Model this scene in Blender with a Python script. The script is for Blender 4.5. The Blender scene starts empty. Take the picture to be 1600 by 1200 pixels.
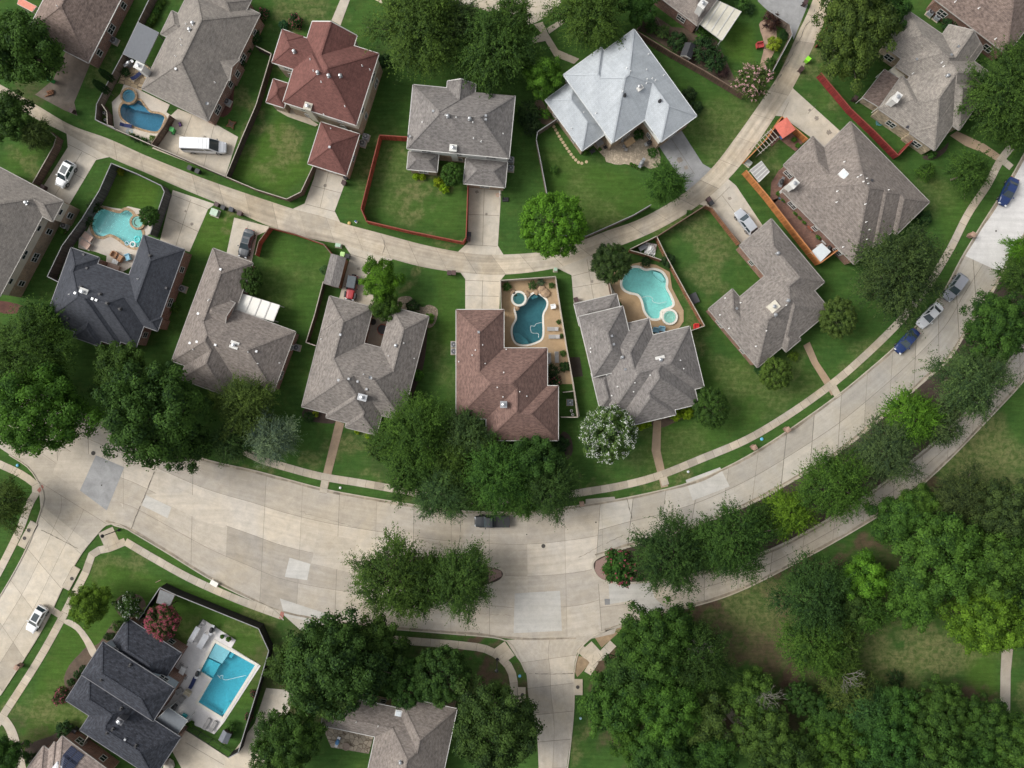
import bpy, math, random
import numpy as np
from mathutils import Vector, Matrix
from mathutils.geometry import tessellate_polygon

random.seed(7)
SC = bpy.context.scene
COL = SC.collection
S = 9.5          # photo pixels per metre on the ground
H = 117.0        # drone height in metres
R = math.radians
PI = math.pi


def W(px, py, z=0.0):
    """world point seen at a photo pixel, at height z"""
    k = (1.0 - z / H) / S
    return ((px - 800.0) * k, (600.0 - py) * k, z)


def w2(px, py, z=0.0):
    p = W(px, py, z)
    return (p[0], p[1])


# ------------------------------------------------------------------ objects
class MB:
    """collects shapes, links them as ONE mesh object"""

    def __init__(s):
        s.v = []; s.f = []; s.m = []; s.uv = []; s.at = []

    def face(s, pts, m=0, uv=None, at=0.5):
        b = len(s.v)
        s.v.extend([tuple(p) for p in pts])
        s.f.append(list(range(b, b + len(pts)))); s.m.append(m); s.at.append(at)
        s.uv.append(uv if uv else [(p[0], p[1]) for p in pts])

    def box(s, c, d, rot=0.0, m=0, skip_bottom=False, at=0.5, taper=1.0):
        cx, cy, cz = c; hx, hy, hz = d[0] / 2, d[1] / 2, d[2] / 2
        ca, sa = math.cos(rot), math.sin(rot)
        def P(x, y, z):
            return (cx + x * ca - y * sa, cy + x * sa + y * ca, cz + z)
        t = taper
        q = [P(-hx, -hy, -hz), P(hx, -hy, -hz), P(hx, hy, -hz), P(-hx, hy, -hz),
             P(-hx * t, -hy * t, hz), P(hx * t, -hy * t, hz), P(hx * t, hy * t, hz), P(-hx * t, hy * t, hz)]
        fs = [(4, 5, 6, 7), (0, 1, 5, 4), (1, 2, 6, 5), (2, 3, 7, 6), (3, 0, 4, 7)]
        if not skip_bottom: fs.append((3, 2, 1, 0))
        dm = {(4, 5, 6, 7): (d[0], d[1]), (3, 2, 1, 0): (d[0], d[1])}
        for f in fs:
            a, b_ = dm.get(f, (d[1] if f in ((1, 2, 6, 5), (3, 0, 4, 7)) else d[0], d[2]))
            s.face([q[i] for i in f], m, [(0, 0), (a, 0), (a, b_), (0, b_)], at)

    def bar(s, a, b, w, h, m=0, at=0.5):
        a = Vector(a); b = Vector(b); d = b - a
        L = d.length
        if L < 1e-5: return
        d /= L
        up = Vector((0, 0, 1)) if abs(d.z) < 0.98 else Vector((1, 0, 0))
        sd = d.cross(up).normalized(); up = sd.cross(d).normalized()
        q = []
        for p in (a, b):
            for sx, sy in ((-1, -1), (1, -1), (1, 1), (-1, 1)):
                q.append(p + sd * (w / 2 * sx) + up * (h / 2 * sy))
        for f in ((0, 1, 5, 4), (1, 2, 6, 5), (2, 3, 7, 6), (3, 0, 4, 7), (3, 2, 1, 0), (4, 5, 6, 7)):
            s.face([q[i] for i in f], m, [(0, 0), (w, 0), (w, L), (0, L)] if f[0] < 4 else None, at)

    def lathe(s, c, prof, n=16, m=0, at=0.5, sx=1.0, sy=1.0, cap=True):
        """prof: list of (radius, z) from bottom to top"""
        rings = []
        for r, z in prof:
            rings.append([(c[0] + r * sx * math.cos(2 * PI * k / n), c[1] + r * sy * math.sin(2 * PI * k / n), c[2] + z) for k in range(n)])
        for i in range(len(rings) - 1):
            for k in range(n):
                k2 = (k + 1) % n
                s.face([rings[i][k], rings[i][k2], rings[i + 1][k2], rings[i + 1][k]], m, None, at)
        if cap:
            s.face(rings[-1], m, None, at)
            s.face(rings[0][::-1], m, None, at)

    def tube(s, pts, radii, n=7, m=0, at=0.5):
        pts = [Vector(p) for p in pts]
        rings = []
        for i, p in enumerate(pts):
            d = (pts[min(i + 1, len(pts) - 1)] - pts[max(i - 1, 0)]).normalized()
            up = Vector((0, 0, 1)) if abs(d.z) < 0.95 else Vector((1, 0, 0))
            a = d.cross(up).normalized(); b = d.cross(a).normalized()
            rings.append([p + (a * math.cos(2 * PI * k / n) + b * math.sin(2 * PI * k / n)) * radii[i] for k in range(n)])
        for i in range(len(rings) - 1):
            for k in range(n):
                k2 = (k + 1) % n
                s.face([rings[i][k], rings[i][k2], rings[i + 1][k2], rings[i + 1][k]], m, None, at)
        s.face(rings[-1], m, None, at); s.face(rings[0][::-1], m, None, at)

    def sheet(s, polys, z, m=0, at=0.5):
        """flat polygon (first = outer, rest = holes), 2-d points"""
        vs = [[Vector((p[0], p[1], 0)) for p in poly] for poly in polys]
        flat = [p for poly in polys for p in poly]
        for t in tessellate_polygon(vs):
            a, b, c = [flat[i] for i in t]
            if (b[0] - a[0]) * (c[1] - a[1]) - (b[1] - a[1]) * (c[0] - a[0]) < 0: b, c = c, b
            s.face([(p[0], p[1], z) for p in (a, b, c)], m, None, at)

    def prism(s, poly, z0, z1, m=0, at=0.5, bottom=False):
        s.sheet([poly], z1, m, at)
        if bottom: s.sheet([poly], z0, m, at)
        s.wall(poly, z0, z1, m, at)

    def wall(s, poly, z0, z1, m=0, at=0.5, closed=True):
        n = len(poly); run = 0.0
        for i in range(n if closed else n - 1):
            a = poly[i]; b = poly[(i + 1) % n]
            L = math.hypot(b[0] - a[0], b[1] - a[1])
            s.face([(a[0], a[1], z0), (b[0], b[1], z0), (b[0], b[1], z1), (a[0], a[1], z1)], m,
                   [(run, z0), (run + L, z0), (run + L, z1), (run, z1)], at)
            run += L

    def build(s, name, mats, parent=None, off=None, smooth=False, kind=None, label=None, cat=None, group=None):
        me = bpy.data.meshes.new(name)
        if off is None:
            off = tuple(parent_world(parent)) if parent is not None and parent.get('_world') else (0, 0, 0)
        vs = [(p[0] - off[0], p[1] - off[1], p[2] - off[2]) for p in s.v]
        me.from_pydata(vs, [], s.f)
        if not isinstance(mats, (list, tuple)): mats = [mats]
        for mm in mats: me.materials.append(mm)
        me.polygons.foreach_set('material_index', s.m)
        ul = me.uv_layers.new(name='UVMap')
        flat = [c for f in s.uv for p in f for c in p]
        if len(flat) == len(me.loops) * 2:
            ul.data.foreach_set('uv', flat)
        at = me.attributes.new('tint', 'FLOAT', 'FACE')
        at.data.foreach_set('value', s.at)
        if smooth:
            me.polygons.foreach_set('use_smooth', [True] * len(me.polygons))
        me.update()
        o = bpy.data.objects.new(name, me)
        COL.objects.link(o)
        if parent is not None:
            o.parent = parent
            if parent.get('_world'):
                o['_world'] = 1; WORLD_AT[o.name] = tuple(off)
        if kind: o['kind'] = kind
        if label: o['label'] = label
        if cat: o['category'] = cat
        if group: o['group'] = group
        return o


WORLD_AT = {}


def parent_world(o):
    return WORLD_AT.get(o.name, (0, 0, 0))


def thing(name, label, cat, loc=(0, 0, 0), rot=0.0, group=None, world=False):
    """an Empty at the thing's base; world=True: its parts are written in world coordinates"""
    o = bpy.data.objects.new(name, None)
    o.empty_display_size = 0.3
    COL.objects.link(o)
    o.location = loc; o.rotation_euler = (0, 0, rot)
    o['label'] = label; o['category'] = cat
    if group: o['group'] = group
    if world:
        WORLD_AT[o.name] = tuple(loc)
        o['_world'] = 1
    return o


def sub(o, of):
    """make o a sub-part of part 'of' (both already built in the same frame)"""
    o.parent = of
    return o


def dup(root, loc, rot, label=None, group=None, scale=None):
    r = root.copy(); COL.objects.link(r)
    r.location = loc; r.rotation_euler = (0, 0, rot)
    if scale is not None: r.scale = scale
    if label: r['label'] = label
    if group: r['group'] = group
    for ch in list(root.children):
        c = ch.copy(); COL.objects.link(c); c.parent = r
        for g in list(ch.children):
            d = g.copy(); COL.objects.link(d); d.parent = c
    return r


def smooth_closed(pts, k=6):
    """Catmull-Rom through a closed list of 2-d points"""
    n = len(pts); out = []
    for i in range(n):
        p0, p1, p2, p3 = pts[i - 1], pts[i], pts[(i + 1) % n], pts[(i + 2) % n]
        for j in range(k):
            t = j / k
            out.append(tuple(0.5 * ((2 * p1[c]) + (-p0[c] + p2[c]) * t + (2 * p0[c] - 5 * p1[c] + 4 * p2[c] - p3[c]) * t * t +
                                    (-p0[c] + 3 * p1[c] - 3 * p2[c] + p3[c]) * t ** 3) for c in (0, 1)))
    return out


def smooth_open(pts, step):
    """Catmull-Rom through an open polyline, resampled about every step metres"""
    P = [tuple(2 * pts[0][c] - pts[1][c] for c in (0, 1))] + list(pts) + [tuple(2 * pts[-1][c] - pts[-2][c] for c in (0, 1))]
    dense = []
    for i in range(1, len(P) - 2):
        p0, p1, p2, p3 = P[i - 1], P[i], P[i + 1], P[i + 2]
        for j in range(24):
            t = j / 24
            dense.append(tuple(0.5 * ((2 * p1[c]) + (-p0[c] + p2[c]) * t + (2 * p0[c] - 5 * p1[c] + 4 * p2[c] - p3[c]) * t * t +
                                      (-p0[c] + 3 * p1[c] - 3 * p2[c] + p3[c]) * t ** 3) for c in (0, 1)))
    dense.append(tuple(pts[-1]))
    return resample(dense, step)


def resample(dense, step, n=None):
    L = [0]
    for a, b in zip(dense, dense[1:]):
        L.append(L[-1] + math.hypot(b[0] - a[0], b[1] - a[1]))
    n = n or max(1, round(L[-1] / step))
    out = []; i = 0
    for k in range(n + 1):
        t = L[-1] * k / n
        while i < len(L) - 2 and L[i + 1] < t: i += 1
        f = (t - L[i]) / max(1e-9, L[i + 1] - L[i])
        a, b = dense[i], dense[i + 1]
        out.append((a[0] + (b[0] - a[0]) * f, a[1] + (b[1] - a[1]) * f))
    return out


def offset_line(pts, d):
    """offset an open polyline sideways by d (left of travel is +)"""
    out = []
    for i, p in enumerate(pts):
        a = pts[max(0, i - 1)]; b = pts[min(len(pts) - 1, i + 1)]
        dx, dy = b[0] - a[0], b[1] - a[1]; L = math.hypot(dx, dy) or 1
        out.append((p[0] - dy / L * d, p[1] + dx / L * d))
    return out


def offset_closed(pts, d):
    """offset a closed loop outward by d"""
    n = len(pts)
    A = sum(pts[i][0] * pts[(i + 1) % n][1] - pts[(i + 1) % n][0] * pts[i][1] for i in range(n))
    sgn = 1 if A > 0 else -1
    out = []
    for i, p in enumerate(pts):
        a = pts[i - 1]; b = pts[(i + 1) % n]
        e1 = Vector((p[0] - a[0], p[1] - a[1])); e2 = Vector((b[0] - p[0], b[1] - p[1]))
        if e1.length < 1e-6: e1 = e2
        if e2.length < 1e-6: e2 = e1
        n1 = Vector((e1.y, -e1.x)).normalized() * sgn; n2 = Vector((e2.y, -e2.x)).normalized() * sgn
        nn = n1 + n2
        if nn.length < 1e-4: nn = n1
        nn.normalize()
        c = max(0.45, nn.dot(n1))
        out.append((p[0] + nn.x * d / c, p[1] + nn.y * d / c))
    return out


# ------------------------------------------------------------------ materials
MATS = {}


def nodes_of(name):
    m = bpy.data.materials.new(name); m.use_nodes = True
    nt = m.node_tree
    b = nt.nodes['Principled BSDF']
    return m, nt, b


def N(nt, t, **kw):
    n = nt.nodes.new(t)
    for k, v in kw.items():
        if k.startswith('i_'):
            n.inputs[k[2:].replace('_', ' ')].default_value = v
        else:
            setattr(n, k, v)
    return n


def mathn(nt, op, a, b=None, clamp=False):
    n = nt.nodes.new('ShaderNodeMath'); n.operation = op; n.use_clamp = clamp
    for i, x in enumerate((a, b)):
        if x is None: continue
        if isinstance(x, (int, float)): n.inputs[i].default_value = x
        else: nt.links.new(x, n.inputs[i])
    return n.outputs[0]


def mixc(nt, f, a, b, blend='MIX'):
    n = nt.nodes.new('ShaderNodeMix'); n.data_type = 'RGBA'; n.blend_type = blend
    n.clamp_factor = True
    for sock, x in ((0, f), (6, a), (7, b)):
        if isinstance(x, (int, float)): n.inputs[sock].default_value = x
        elif isinstance(x, tuple): n.inputs[sock].default_value = (*x[:3], 1)
        else: nt.links.new(x, n.inputs[sock])
    return n.outputs[2]


def ramp(nt, x, a, b):
    n = nt.nodes.new('ShaderNodeMapRange'); n.clamp = True
    n.inputs[1].default_value = a; n.inputs[2].default_value = b
    nt.links.new(x, n.inputs[0])
    return n.outputs[0]


def noise(nt, vec, scale, detail=3, rough=0.55, dist=0.0):
    n = nt.nodes.new('ShaderNodeTexNoise')
    n.inputs['Scale'].default_value = scale; n.inputs['Detail'].default_value = detail
    n.inputs['Roughness'].default_value = rough; n.inputs['Distortion'].default_value = dist
    if vec is not None: nt.links.new(vec, n.inputs['Vector'])
    return n.outputs['Fac']


def mapping(nt, vec, scale=(1, 1, 1), rot=(0, 0, 0)):
    n = nt.nodes.new('ShaderNodeMapping')
    n.inputs['Scale'].default_value = scale; n.inputs['Rotation'].default_value = rot
    nt.links.new(vec, n.inputs['Vector'])
    return n.outputs[0]


def bump(nt, b, h, strength, dist=0.05):
    n = nt.nodes.new('ShaderNodeBump')
    n.inputs['Strength'].default_value = strength; n.inputs['Distance'].default_value = dist
    nt.links.new(h, n.inputs['Height']); nt.links.new(n.outputs[0], b.inputs['Normal'])


def geo_pos(nt):
    return nt.nodes.new('ShaderNodeNewGeometry').outputs['Position']


def obj_pos(nt):
    return nt.nodes.new('ShaderNodeTexCoord').outputs['Object']


def uv_of(nt):
    return nt.nodes.new('ShaderNodeTexCoord').outputs['UV']


def attr(nt, name):
    n = nt.nodes.new('ShaderNodeAttribute'); n.attribute_name = name
    return n.outputs['Fac']


def plain(name, c, rough=0.6, metal=0.0, var=0.12, scale=3.0, spec=0.5, coat=0.0):
    """a slightly uneven surface of one colour"""
    if name in MATS: return MATS[name]
    m, nt, b = nodes_of(name)
    f = noise(nt, obj_pos(nt), scale, 4)
    a = tuple(max(0, x * (1 - var)) for x in c); d = tuple(min(1, x * (1 + var)) for x in c)
    nt.links.new(mixc(nt, ramp(nt, f, 0.3, 0.7), a, d), b.inputs['Base Color'])
    b.inputs['Roughness'].default_value = rough; b.inputs['Metallic'].default_value = metal
    b.inputs['Specular IOR Level'].default_value = spec
    b.inputs['Coat Weight'].default_value = coat
    MATS[name] = m
    return m


def shingle(name, c, var=0.22, course=0.75, grain=1.0):
    """asphalt shingles: tabs in courses (UV in metres: u along the eave, v up the slope)"""
    if name in MATS: return MATS[name]
    m, nt, b = nodes_of(name)
    uv = uv_of(nt)
    br = nt.nodes.new('ShaderNodeTexBrick')
    br.inputs['Scale'].default_value = 1.0
    br.inputs['Brick Width'].default_value = 0.42; br.inputs['Row Height'].default_value = 0.2
    br.inputs['Mortar Size'].default_value = 0.014; br.inputs['Mortar Smooth'].default_value = 0.3
    br.inputs['Bias'].default_value = 0.0
    br.inputs['Color1'].default_value = (*[x * (1 - var) for x in c], 1)
    br.inputs['Color2'].default_value = (*[x * (1 + var) for x in c], 1)
    br.inputs['Mortar'].default_value = (*[x * course * 0.6 for x in c], 1)
    nt.links.new(uv, br.inputs['Vector'])
    n1 = noise(nt, mapping(nt, uv, (1.7, 3.2, 1)), 1.0, 3, 0.65)
    n2 = noise(nt, uv, 0.35, 3)
    n3 = noise(nt, mapping(nt, uv, (2.6, 0.25, 1)), 1.0, 2)        # streaks down the slope
    k = mixc(nt, ramp(nt, n1, 0.3, 0.7), br.outputs['Color'], tuple(x * (1 + 0.25 * grain) for x in c))
    k = mixc(nt, 0.5, br.outputs['Color'], k)
    dark = mixc(nt, ramp(nt, n1, 0.22, 0.62), (1 - 0.38 * grain, 1 - 0.40 * grain, 1 - 0.41 * grain), (1 + 0.12 * grain,) * 3)
    k = mixc(nt, 1.0, k, dark, 'MULTIPLY')
    k = mixc(nt, 1.0, k, mixc(nt, ramp(nt, n2, 0.3, 0.7), (0.86, 0.86, 0.86), (1.1, 1.09, 1.07)), 'MULTIPLY')
    k = mixc(nt, 1.0, k, mixc(nt, ramp(nt, n3, 0.3, 0.6), (0.92, 0.92, 0.92), (1.03, 1.03, 1.03)), 'MULTIPLY')
    nt.links.new(k, b.inputs['Base Color'])
    b.inputs['Roughness'].default_value = 0.92
    b.inputs['Specular IOR Level'].default_value = 0.25
    bump(nt, b, br.outputs['Fac'], 0.35, -0.02)
    MATS[name] = m
    return m


def brick(name, c, mortar=(0.35, 0.33, 0.30), bw=0.22, bh=0.075, var=0.3):
    if name in MATS: return MATS[name]
    m, nt, b = nodes_of(name)
    uv = uv_of(nt)
    br = nt.nodes.new('ShaderNodeTexBrick')
    br.inputs['Scale'].default_value = 1.0
    br.inputs['Brick Width'].default_value = bw; br.inputs['Row Height'].default_value = bh
    br.inputs['Mortar Size'].default_value = 0.008
    br.inputs['Color1'].default_value = (*[x * (1 - var) for x in c], 1)
    br.inputs['Color2'].default_value = (*[x * (1 + var) for x in c], 1)
    br.inputs['Mortar'].default_value = (*mortar, 1)
    nt.links.new(uv, br.inputs['Vector'])
    n = noise(nt, uv, 0.9, 4)
    k = mixc(nt, 1.0, br.outputs['Color'], mixc(nt, ramp(nt, n, 0.3, 0.7), (0.75, 0.75, 0.75), (1.15, 1.13, 1.1)), 'MULTIPLY')
    nt.links.new(k, b.inputs['Base Color']); b.inputs['Roughness'].default_value = 0.9
    bump(nt, b, br.outputs['Fac'], 0.3, -0.01)
    MATS[name] = m
    return m


def siding(name, c):
    if name in MATS: return MATS[name]
    m, nt, b = nodes_of(name)
    uv = uv_of(nt)
    w = nt.nodes.new('ShaderNodeTexWave'); w.bands_direction = 'Y'; w.wave_profile = 'SAW'
    w.inputs['Scale'].default_value = 1.6; nt.links.new(uv, w.inputs['Vector'])
    n = noise(nt, uv, 1.3, 4)
    k = mixc(nt, ramp(nt, n, 0.3, 0.7), tuple(x * 0.9 for x in c), tuple(min(1, x * 1.06) for x in c))
    nt.links.new(k, b.inputs['Base Color']); b.inputs['Roughness'].default_value = 0.7
    bump(nt, b, w.outputs['Fac'], 0.3, 0.02)
    MATS[name] = m
    return m


def wood(name, c, var=0.3):
    """fence boards: every board carries its own tint attribute"""
    if name in MATS: return MATS[name]
    m, nt, b = nodes_of(name)
    t = attr(nt, 'tint')
    n = noise(nt, mapping(nt, obj_pos(nt), (6, 6, 0.8)), 1.0, 4)
    k = mixc(nt, t, tuple(x * (1 - var) for x in c), tuple(x * (1 + var) for x in c))
    k = mixc(nt, 1.0, k, mixc(nt, ramp(nt, n, 0.3, 0.7), (0.8, 0.8, 0.8), (1.12, 1.12, 1.12)), 'MULTIPLY')
    nt.links.new(k, b.inputs['Base Color']); b.inputs['Roughness'].default_value = 0.85
    MATS[name] = m
    return m


def concrete(name, c, warm=(1.06, 1.0, 0.90), stain=0.22, streak=None, fine=1.0):
    """cast concrete: slab tint attribute, weathering, oil and water stains"""
    if name in MATS: return MATS[name]
    m, nt, b = nodes_of(name)
    pos = geo_pos(nt); t = attr(nt, 'tint')
    n1 = noise(nt, pos, 0.11, 4, 0.6, 0.6)
    n2 = noise(nt, pos, 0.7, 5, 0.65, 0.4)
    n3 = noise(nt, pos, 7.0, 3, 0.7)
    n4 = noise(nt, mapping(nt, pos, (0.45, 0.45, 0.45)), 1.0, 6, 0.7, 1.5)
    lo = tuple(x * 0.74 for x in c); hi = tuple(min(1, x * 1.28) for x in c)
    k = mixc(nt, t, lo, hi)
    k = mixc(nt, ramp(nt, n1, 0.35, 0.68), k, mixc(nt, 1.0, k, tuple(warm), 'MULTIPLY'))
    k = mixc(nt, 1.0, k, mixc(nt, ramp(nt, n2, 0.28, 0.72), (1 - stain,) * 3, (1 + stain * 0.5,) * 3), 'MULTIPLY')
    k = mixc(nt, 1.0, k, mixc(nt, ramp(nt, n3, 0.25, 0.75), (1 - 0.10 * fine,) * 3, (1 + 0.09 * fine,) * 3), 'MULTIPLY')
    k = mixc(nt, mathn(nt, 'MULTIPLY', ramp(nt, n4, 0.58, 0.76), stain * 1.6), k, tuple(x * 0.42 for x in c))
    if streak:
        ns = noise(nt, mapping(nt, uv_of(nt), (0.05, 1.5, 1)), 1.0, 4, 0.6)
        k = mixc(nt, 1.0, k, mixc(nt, ramp(nt, ns, 0.3, 0.7), (1 - streak,) * 3, (1 + streak * 0.6,) * 3), 'MULTIPLY')
    nt.links.new(k, b.inputs['Base Color']); b.inputs['Roughness'].default_value = 0.88
    b.inputs['Specular IOR Level'].default_value = 0.3
    bump(nt, b, n3, 0.12, 0.02)
    MATS[name] = m
    return m


def flagstone(name, c, scale=1.2, gap=(0.12, 0.09, 0.06)):
    if name in MATS: return MATS[name]
    m, nt, b = nodes_of(name)
    pos = geo_pos(nt)
    v = nt.nodes.new('ShaderNodeTexVoronoi'); v.feature = 'DISTANCE_TO_EDGE'; v.inputs['Scale'].default_value = scale
    nt.links.new(pos, v.inputs['Vector'])
    v2 = nt.nodes.new('ShaderNodeTexVoronoi'); v2.inputs['Scale'].default_value = scale
    nt.links.new(pos, v2.inputs['Vector'])
    sep = nt.nodes.new('ShaderNodeSeparateColor'); nt.links.new(v2.outputs['Color'], sep.inputs[0])
    k = mixc(nt, sep.outputs[0], tuple(x * 0.75 for x in c), tuple(min(1, x * 1.25) for x in c))
    n = noise(nt, pos, 4, 4)
    k = mixc(nt, 1.0, k, mixc(nt, n, (0.75,) * 3, (1.2,) * 3), 'MULTIPLY')
    k = mixc(nt, ramp(nt, v.outputs['Distance'], 0.02, 0.06), gap, k)
    nt.links.new(k, b.inputs['Base Color']); b.inputs['Roughness'].default_value = 0.85
    MATS[name] = m
    return m


def gravel(name, c, var=0.45, scale=14):
    if name in MATS: return MATS[name]
    m, nt, b = nodes_of(name)
    pos = geo_pos(nt)
    n1 = noise(nt, pos, scale, 4, 0.7); n2 = noise(nt, pos, 0.9, 4)
    k = mixc(nt, ramp(nt, n1, 0.3, 0.7), tuple(x * (1 - var) for x in c), tuple(min(1, x * (1 + var)) for x in c))
    k = mixc(nt, 1.0, k, mixc(nt, ramp(nt, n2, 0.3, 0.7), (0.7,) * 3, (1.2,) * 3), 'MULTIPLY')
    nt.links.new(k, b.inputs['Base Color']); b.inputs['Roughness'].default_value = 0.95
    bump(nt, b, n1, 0.5, 0.04)
    MATS[name] = m
    return m


def water(name, tint, gloss=0.02):
    if name in MATS: return MATS[name]
    m = bpy.data.materials.new(name); m.use_nodes = True
    nt = m.node_tree; nt.nodes.clear()
    out = nt.nodes.new('ShaderNodeOutputMaterial')
    tr = nt.nodes.new('ShaderNodeBsdfTransparent'); tr.inputs[0].default_value = (*tint, 1)
    gl = nt.nodes.new('ShaderNodeBsdfGlossy'); gl.inputs['Roughness'].default_value = gloss
    fr = nt.nodes.new('ShaderNodeFresnel'); fr.inputs['IOR'].default_value = 1.33
    mx = nt.nodes.new('ShaderNodeMixShader')
    pos = geo_pos(nt)
    n = noise(nt, pos, 2.4, 3, 0.5, 0.8)
    bp = nt.nodes.new('ShaderNodeBump'); bp.inputs['Strength'].default_value = 0.25; bp.inputs['Distance'].default_value = 0.08
    nt.links.new(n, bp.inputs['Height'])
    nt.links.new(bp.outputs[0], gl.inputs['Normal']); nt.links.new(bp.outputs[0], fr.inputs['Normal'])
    nt.links.new(fr.outputs[0], mx.inputs[0]); nt.links.new(tr.outputs[0], mx.inputs[1]); nt.links.new(gl.outputs[0], mx.inputs[2])
    nt.links.new(mx.outputs[0], out.inputs['Surface'])
    MATS[name] = m
    return m


def pool_plaster(name, c):
    """plaster with slight mottling of the finish"""
    if name in MATS: return MATS[name]
    m, nt, b = nodes_of(name)
    pos = geo_pos(nt)
    n = noise(nt, pos, 2.2, 4, 0.6, 1.2); n2 = noise(nt, pos, 0.5, 3)
    k = mixc(nt, ramp(nt, n, 0.3, 0.7), tuple(x * 0.88 for x in c), tuple(min(1, x * 1.1) for x in c))
    k = mixc(nt, 1.0, k, mixc(nt, n2, (0.9,) * 3, (1.08,) * 3), 'MULTIPLY')
    nt.links.new(k, b.inputs['Base Color']); b.inputs['Roughness'].default_value = 0.7
    MATS[name] = m
    return m


def carpaint(name, c, metal=0.0):
    if name in MATS: return MATS[name]
    m, nt, b = nodes_of(name)
    n = noise(nt, obj_pos(nt), 1.4, 4)
    k = mixc(nt, ramp(nt, n, 0.3, 0.7), tuple(x * 0.93 for x in c), c)
    nt.links.new(k, b.inputs['Base Color'])
    b.inputs['Roughness'].default_value = 0.32; b.inputs['Metallic'].default_value = metal
    b.inputs['Coat Weight'].default_value = 0.8; b.inputs['Coat Roughness'].default_value = 0.06
    MATS[name] = m
    return m


def glass_dark(name='window_glass', c=(0.02, 0.027, 0.032), rough=0.06):
    if name in MATS: return MATS[name]
    m, nt, b = nodes_of(name)
    n = noise(nt, obj_pos(nt), 0.8, 2)
    nt.links.new(mixc(nt, n, tuple(x * 0.6 for x in c), tuple(x * 1.5 for x in c)), b.inputs['Base Color'])
    b.inputs['Roughness'].default_value = rough; b.inputs['Specular IOR Level'].default_value = 0.8
    MATS[name] = m
    return m


def leaf_mat(name='leaf', trans=0.22):
    """foliage: the crown object's own colour, varied leaf by leaf"""
    if name in MATS: return MATS[name]
    m, nt, b = nodes_of(name)
    oi = nt.nodes.new('ShaderNodeObjectInfo'); t = attr(nt, 'vary')
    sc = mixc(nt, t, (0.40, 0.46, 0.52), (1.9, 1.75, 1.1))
    k = mixc(nt, 1.0, oi.outputs['Color'], sc, 'MULTIPLY')
    nt.links.new(k, b.inputs['Base Color'])
    b.inputs['Roughness'].default_value = 0.7; b.inputs['Specular IOR Level'].default_value = 0.10
    tr = nt.nodes.new('ShaderNodeBsdfTranslucent')
    nt.links.new(mixc(nt, 1.0, k, (1.2, 1.3, 0.6), 'MULTIPLY'), tr.inputs['Color'])
    mx = nt.nodes.new('ShaderNodeMixShader'); mx.inputs[0].default_value = trans
    out = nt.nodes['Material Output']
    nt.links.new(b.outputs[0], mx.inputs[1]); nt.links.new(tr.outputs[0], mx.inputs[2]); nt.links.new(mx.outputs[0], out.inputs['Surface'])
    MATS[name] = m
    return m


def bark_mat():
    if 'bark' in MATS: return MATS['bark']
    m, nt, b = nodes_of('bark')
    n = noise(nt, mapping(nt, obj_pos(nt), (9, 9, 1.5)), 1.0, 5, 0.65)
    nt.links.new(mixc(nt, n, (0.05, 0.04, 0.03), (0.2, 0.165, 0.13)), b.inputs['Base Color'])
    b.inputs['Roughness'].default_value = 0.95
    bump(nt, b, n, 0.6, 0.05)
    MATS['bark'] = m
    return m


TRIM = plain('white_trim', (0.54, 0.53, 0.50), 0.5)
TRIM_DULL = plain('beige_trim', (0.31, 0.29, 0.265), 0.55)
METAL = plain('galvanised_metal', (0.50, 0.51, 0.52), 0.38, 0.85)
BLACK = plain('black_plastic', (0.018, 0.018, 0.02), 0.55)
CHAR = plain('charcoal_plastic', (0.045, 0.045, 0.05), 0.6)
WHITE = plain('white_paint', (0.78, 0.78, 0.76), 0.45, var=0.05)
GLASS = glass_dark()
GREY = plain('grey_metal', (0.22, 0.23, 0.24), 0.5, 0.2)
# ------------------------------------------------------------------ foliage
LEAF = leaf_mat()
BARK = bark_mat()


def petal_mat(name, c):
    m, nt, b = nodes_of(name)
    t = attr(nt, 'vary')
    nt.links.new(mixc(nt, t, tuple(x * 0.7 for x in c), tuple(min(1, x * 1.25) for x in c)), b.inputs['Base Color'])
    b.inputs['Roughness'].default_value = 0.7
    return m


PETAL = {'white': petal_mat('white_petals', (0.72, 0.74, 0.68)), 'pink': petal_mat('pink_petals', (0.36, 0.045, 0.10)),
         'pale': petal_mat('pale_pink_petals', (0.62, 0.36, 0.36))}


def quads_mesh(name, C, NRM, size, vary, mats, midx=None, aspect=0.62, rng=None):
    """leaf quads: centres, normals, sizes"""
    n = len(C)
    r = rng.normal(size=(n, 3))
    T = np.cross(NRM, r); T /= np.linalg.norm(T, axis=1)[:, None] + 1e-9
    B = np.cross(NRM, T); B /= np.linalg.norm(B, axis=1)[:, None] + 1e-9
    s = size[:, None]
    V = np.empty((n, 4, 3))
    V[:, 0] = C - T * s; V[:, 1] = C - B * s * aspect + NRM * s * 0.12; V[:, 2] = C + T * s; V[:, 3] = C + B * s * aspect + NRM * s * 0.12
    me = bpy.data.meshes.new(name)
    me.vertices.add(n * 4); me.loops.add(n * 4); me.polygons.add(n)
    me.vertices.foreach_set('co', V.reshape(-1))
    me.loops.foreach_set('vertex_index', np.arange(n * 4, dtype=np.int32))
    me.polygons.foreach_set('loop_start', np.arange(0, n * 4, 4, dtype=np.int32))
    try: me.polygons.foreach_set('loop_total', np.full(n, 4, dtype=np.int32))
    except Exception: pass
    for mm in mats: me.materials.append(mm)
    if midx is not None: me.polygons.foreach_set('material_index', midx.astype(np.int32))
    a = me.attributes.new('vary', 'FLOAT', 'FACE'); a.data.foreach_set('value', vary.astype(np.float32))
    me.update(calc_edges=True)
    return me


def unit(v):
    return v / (np.linalg.norm(v, axis=1)[:, None] + 1e-9)


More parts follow.
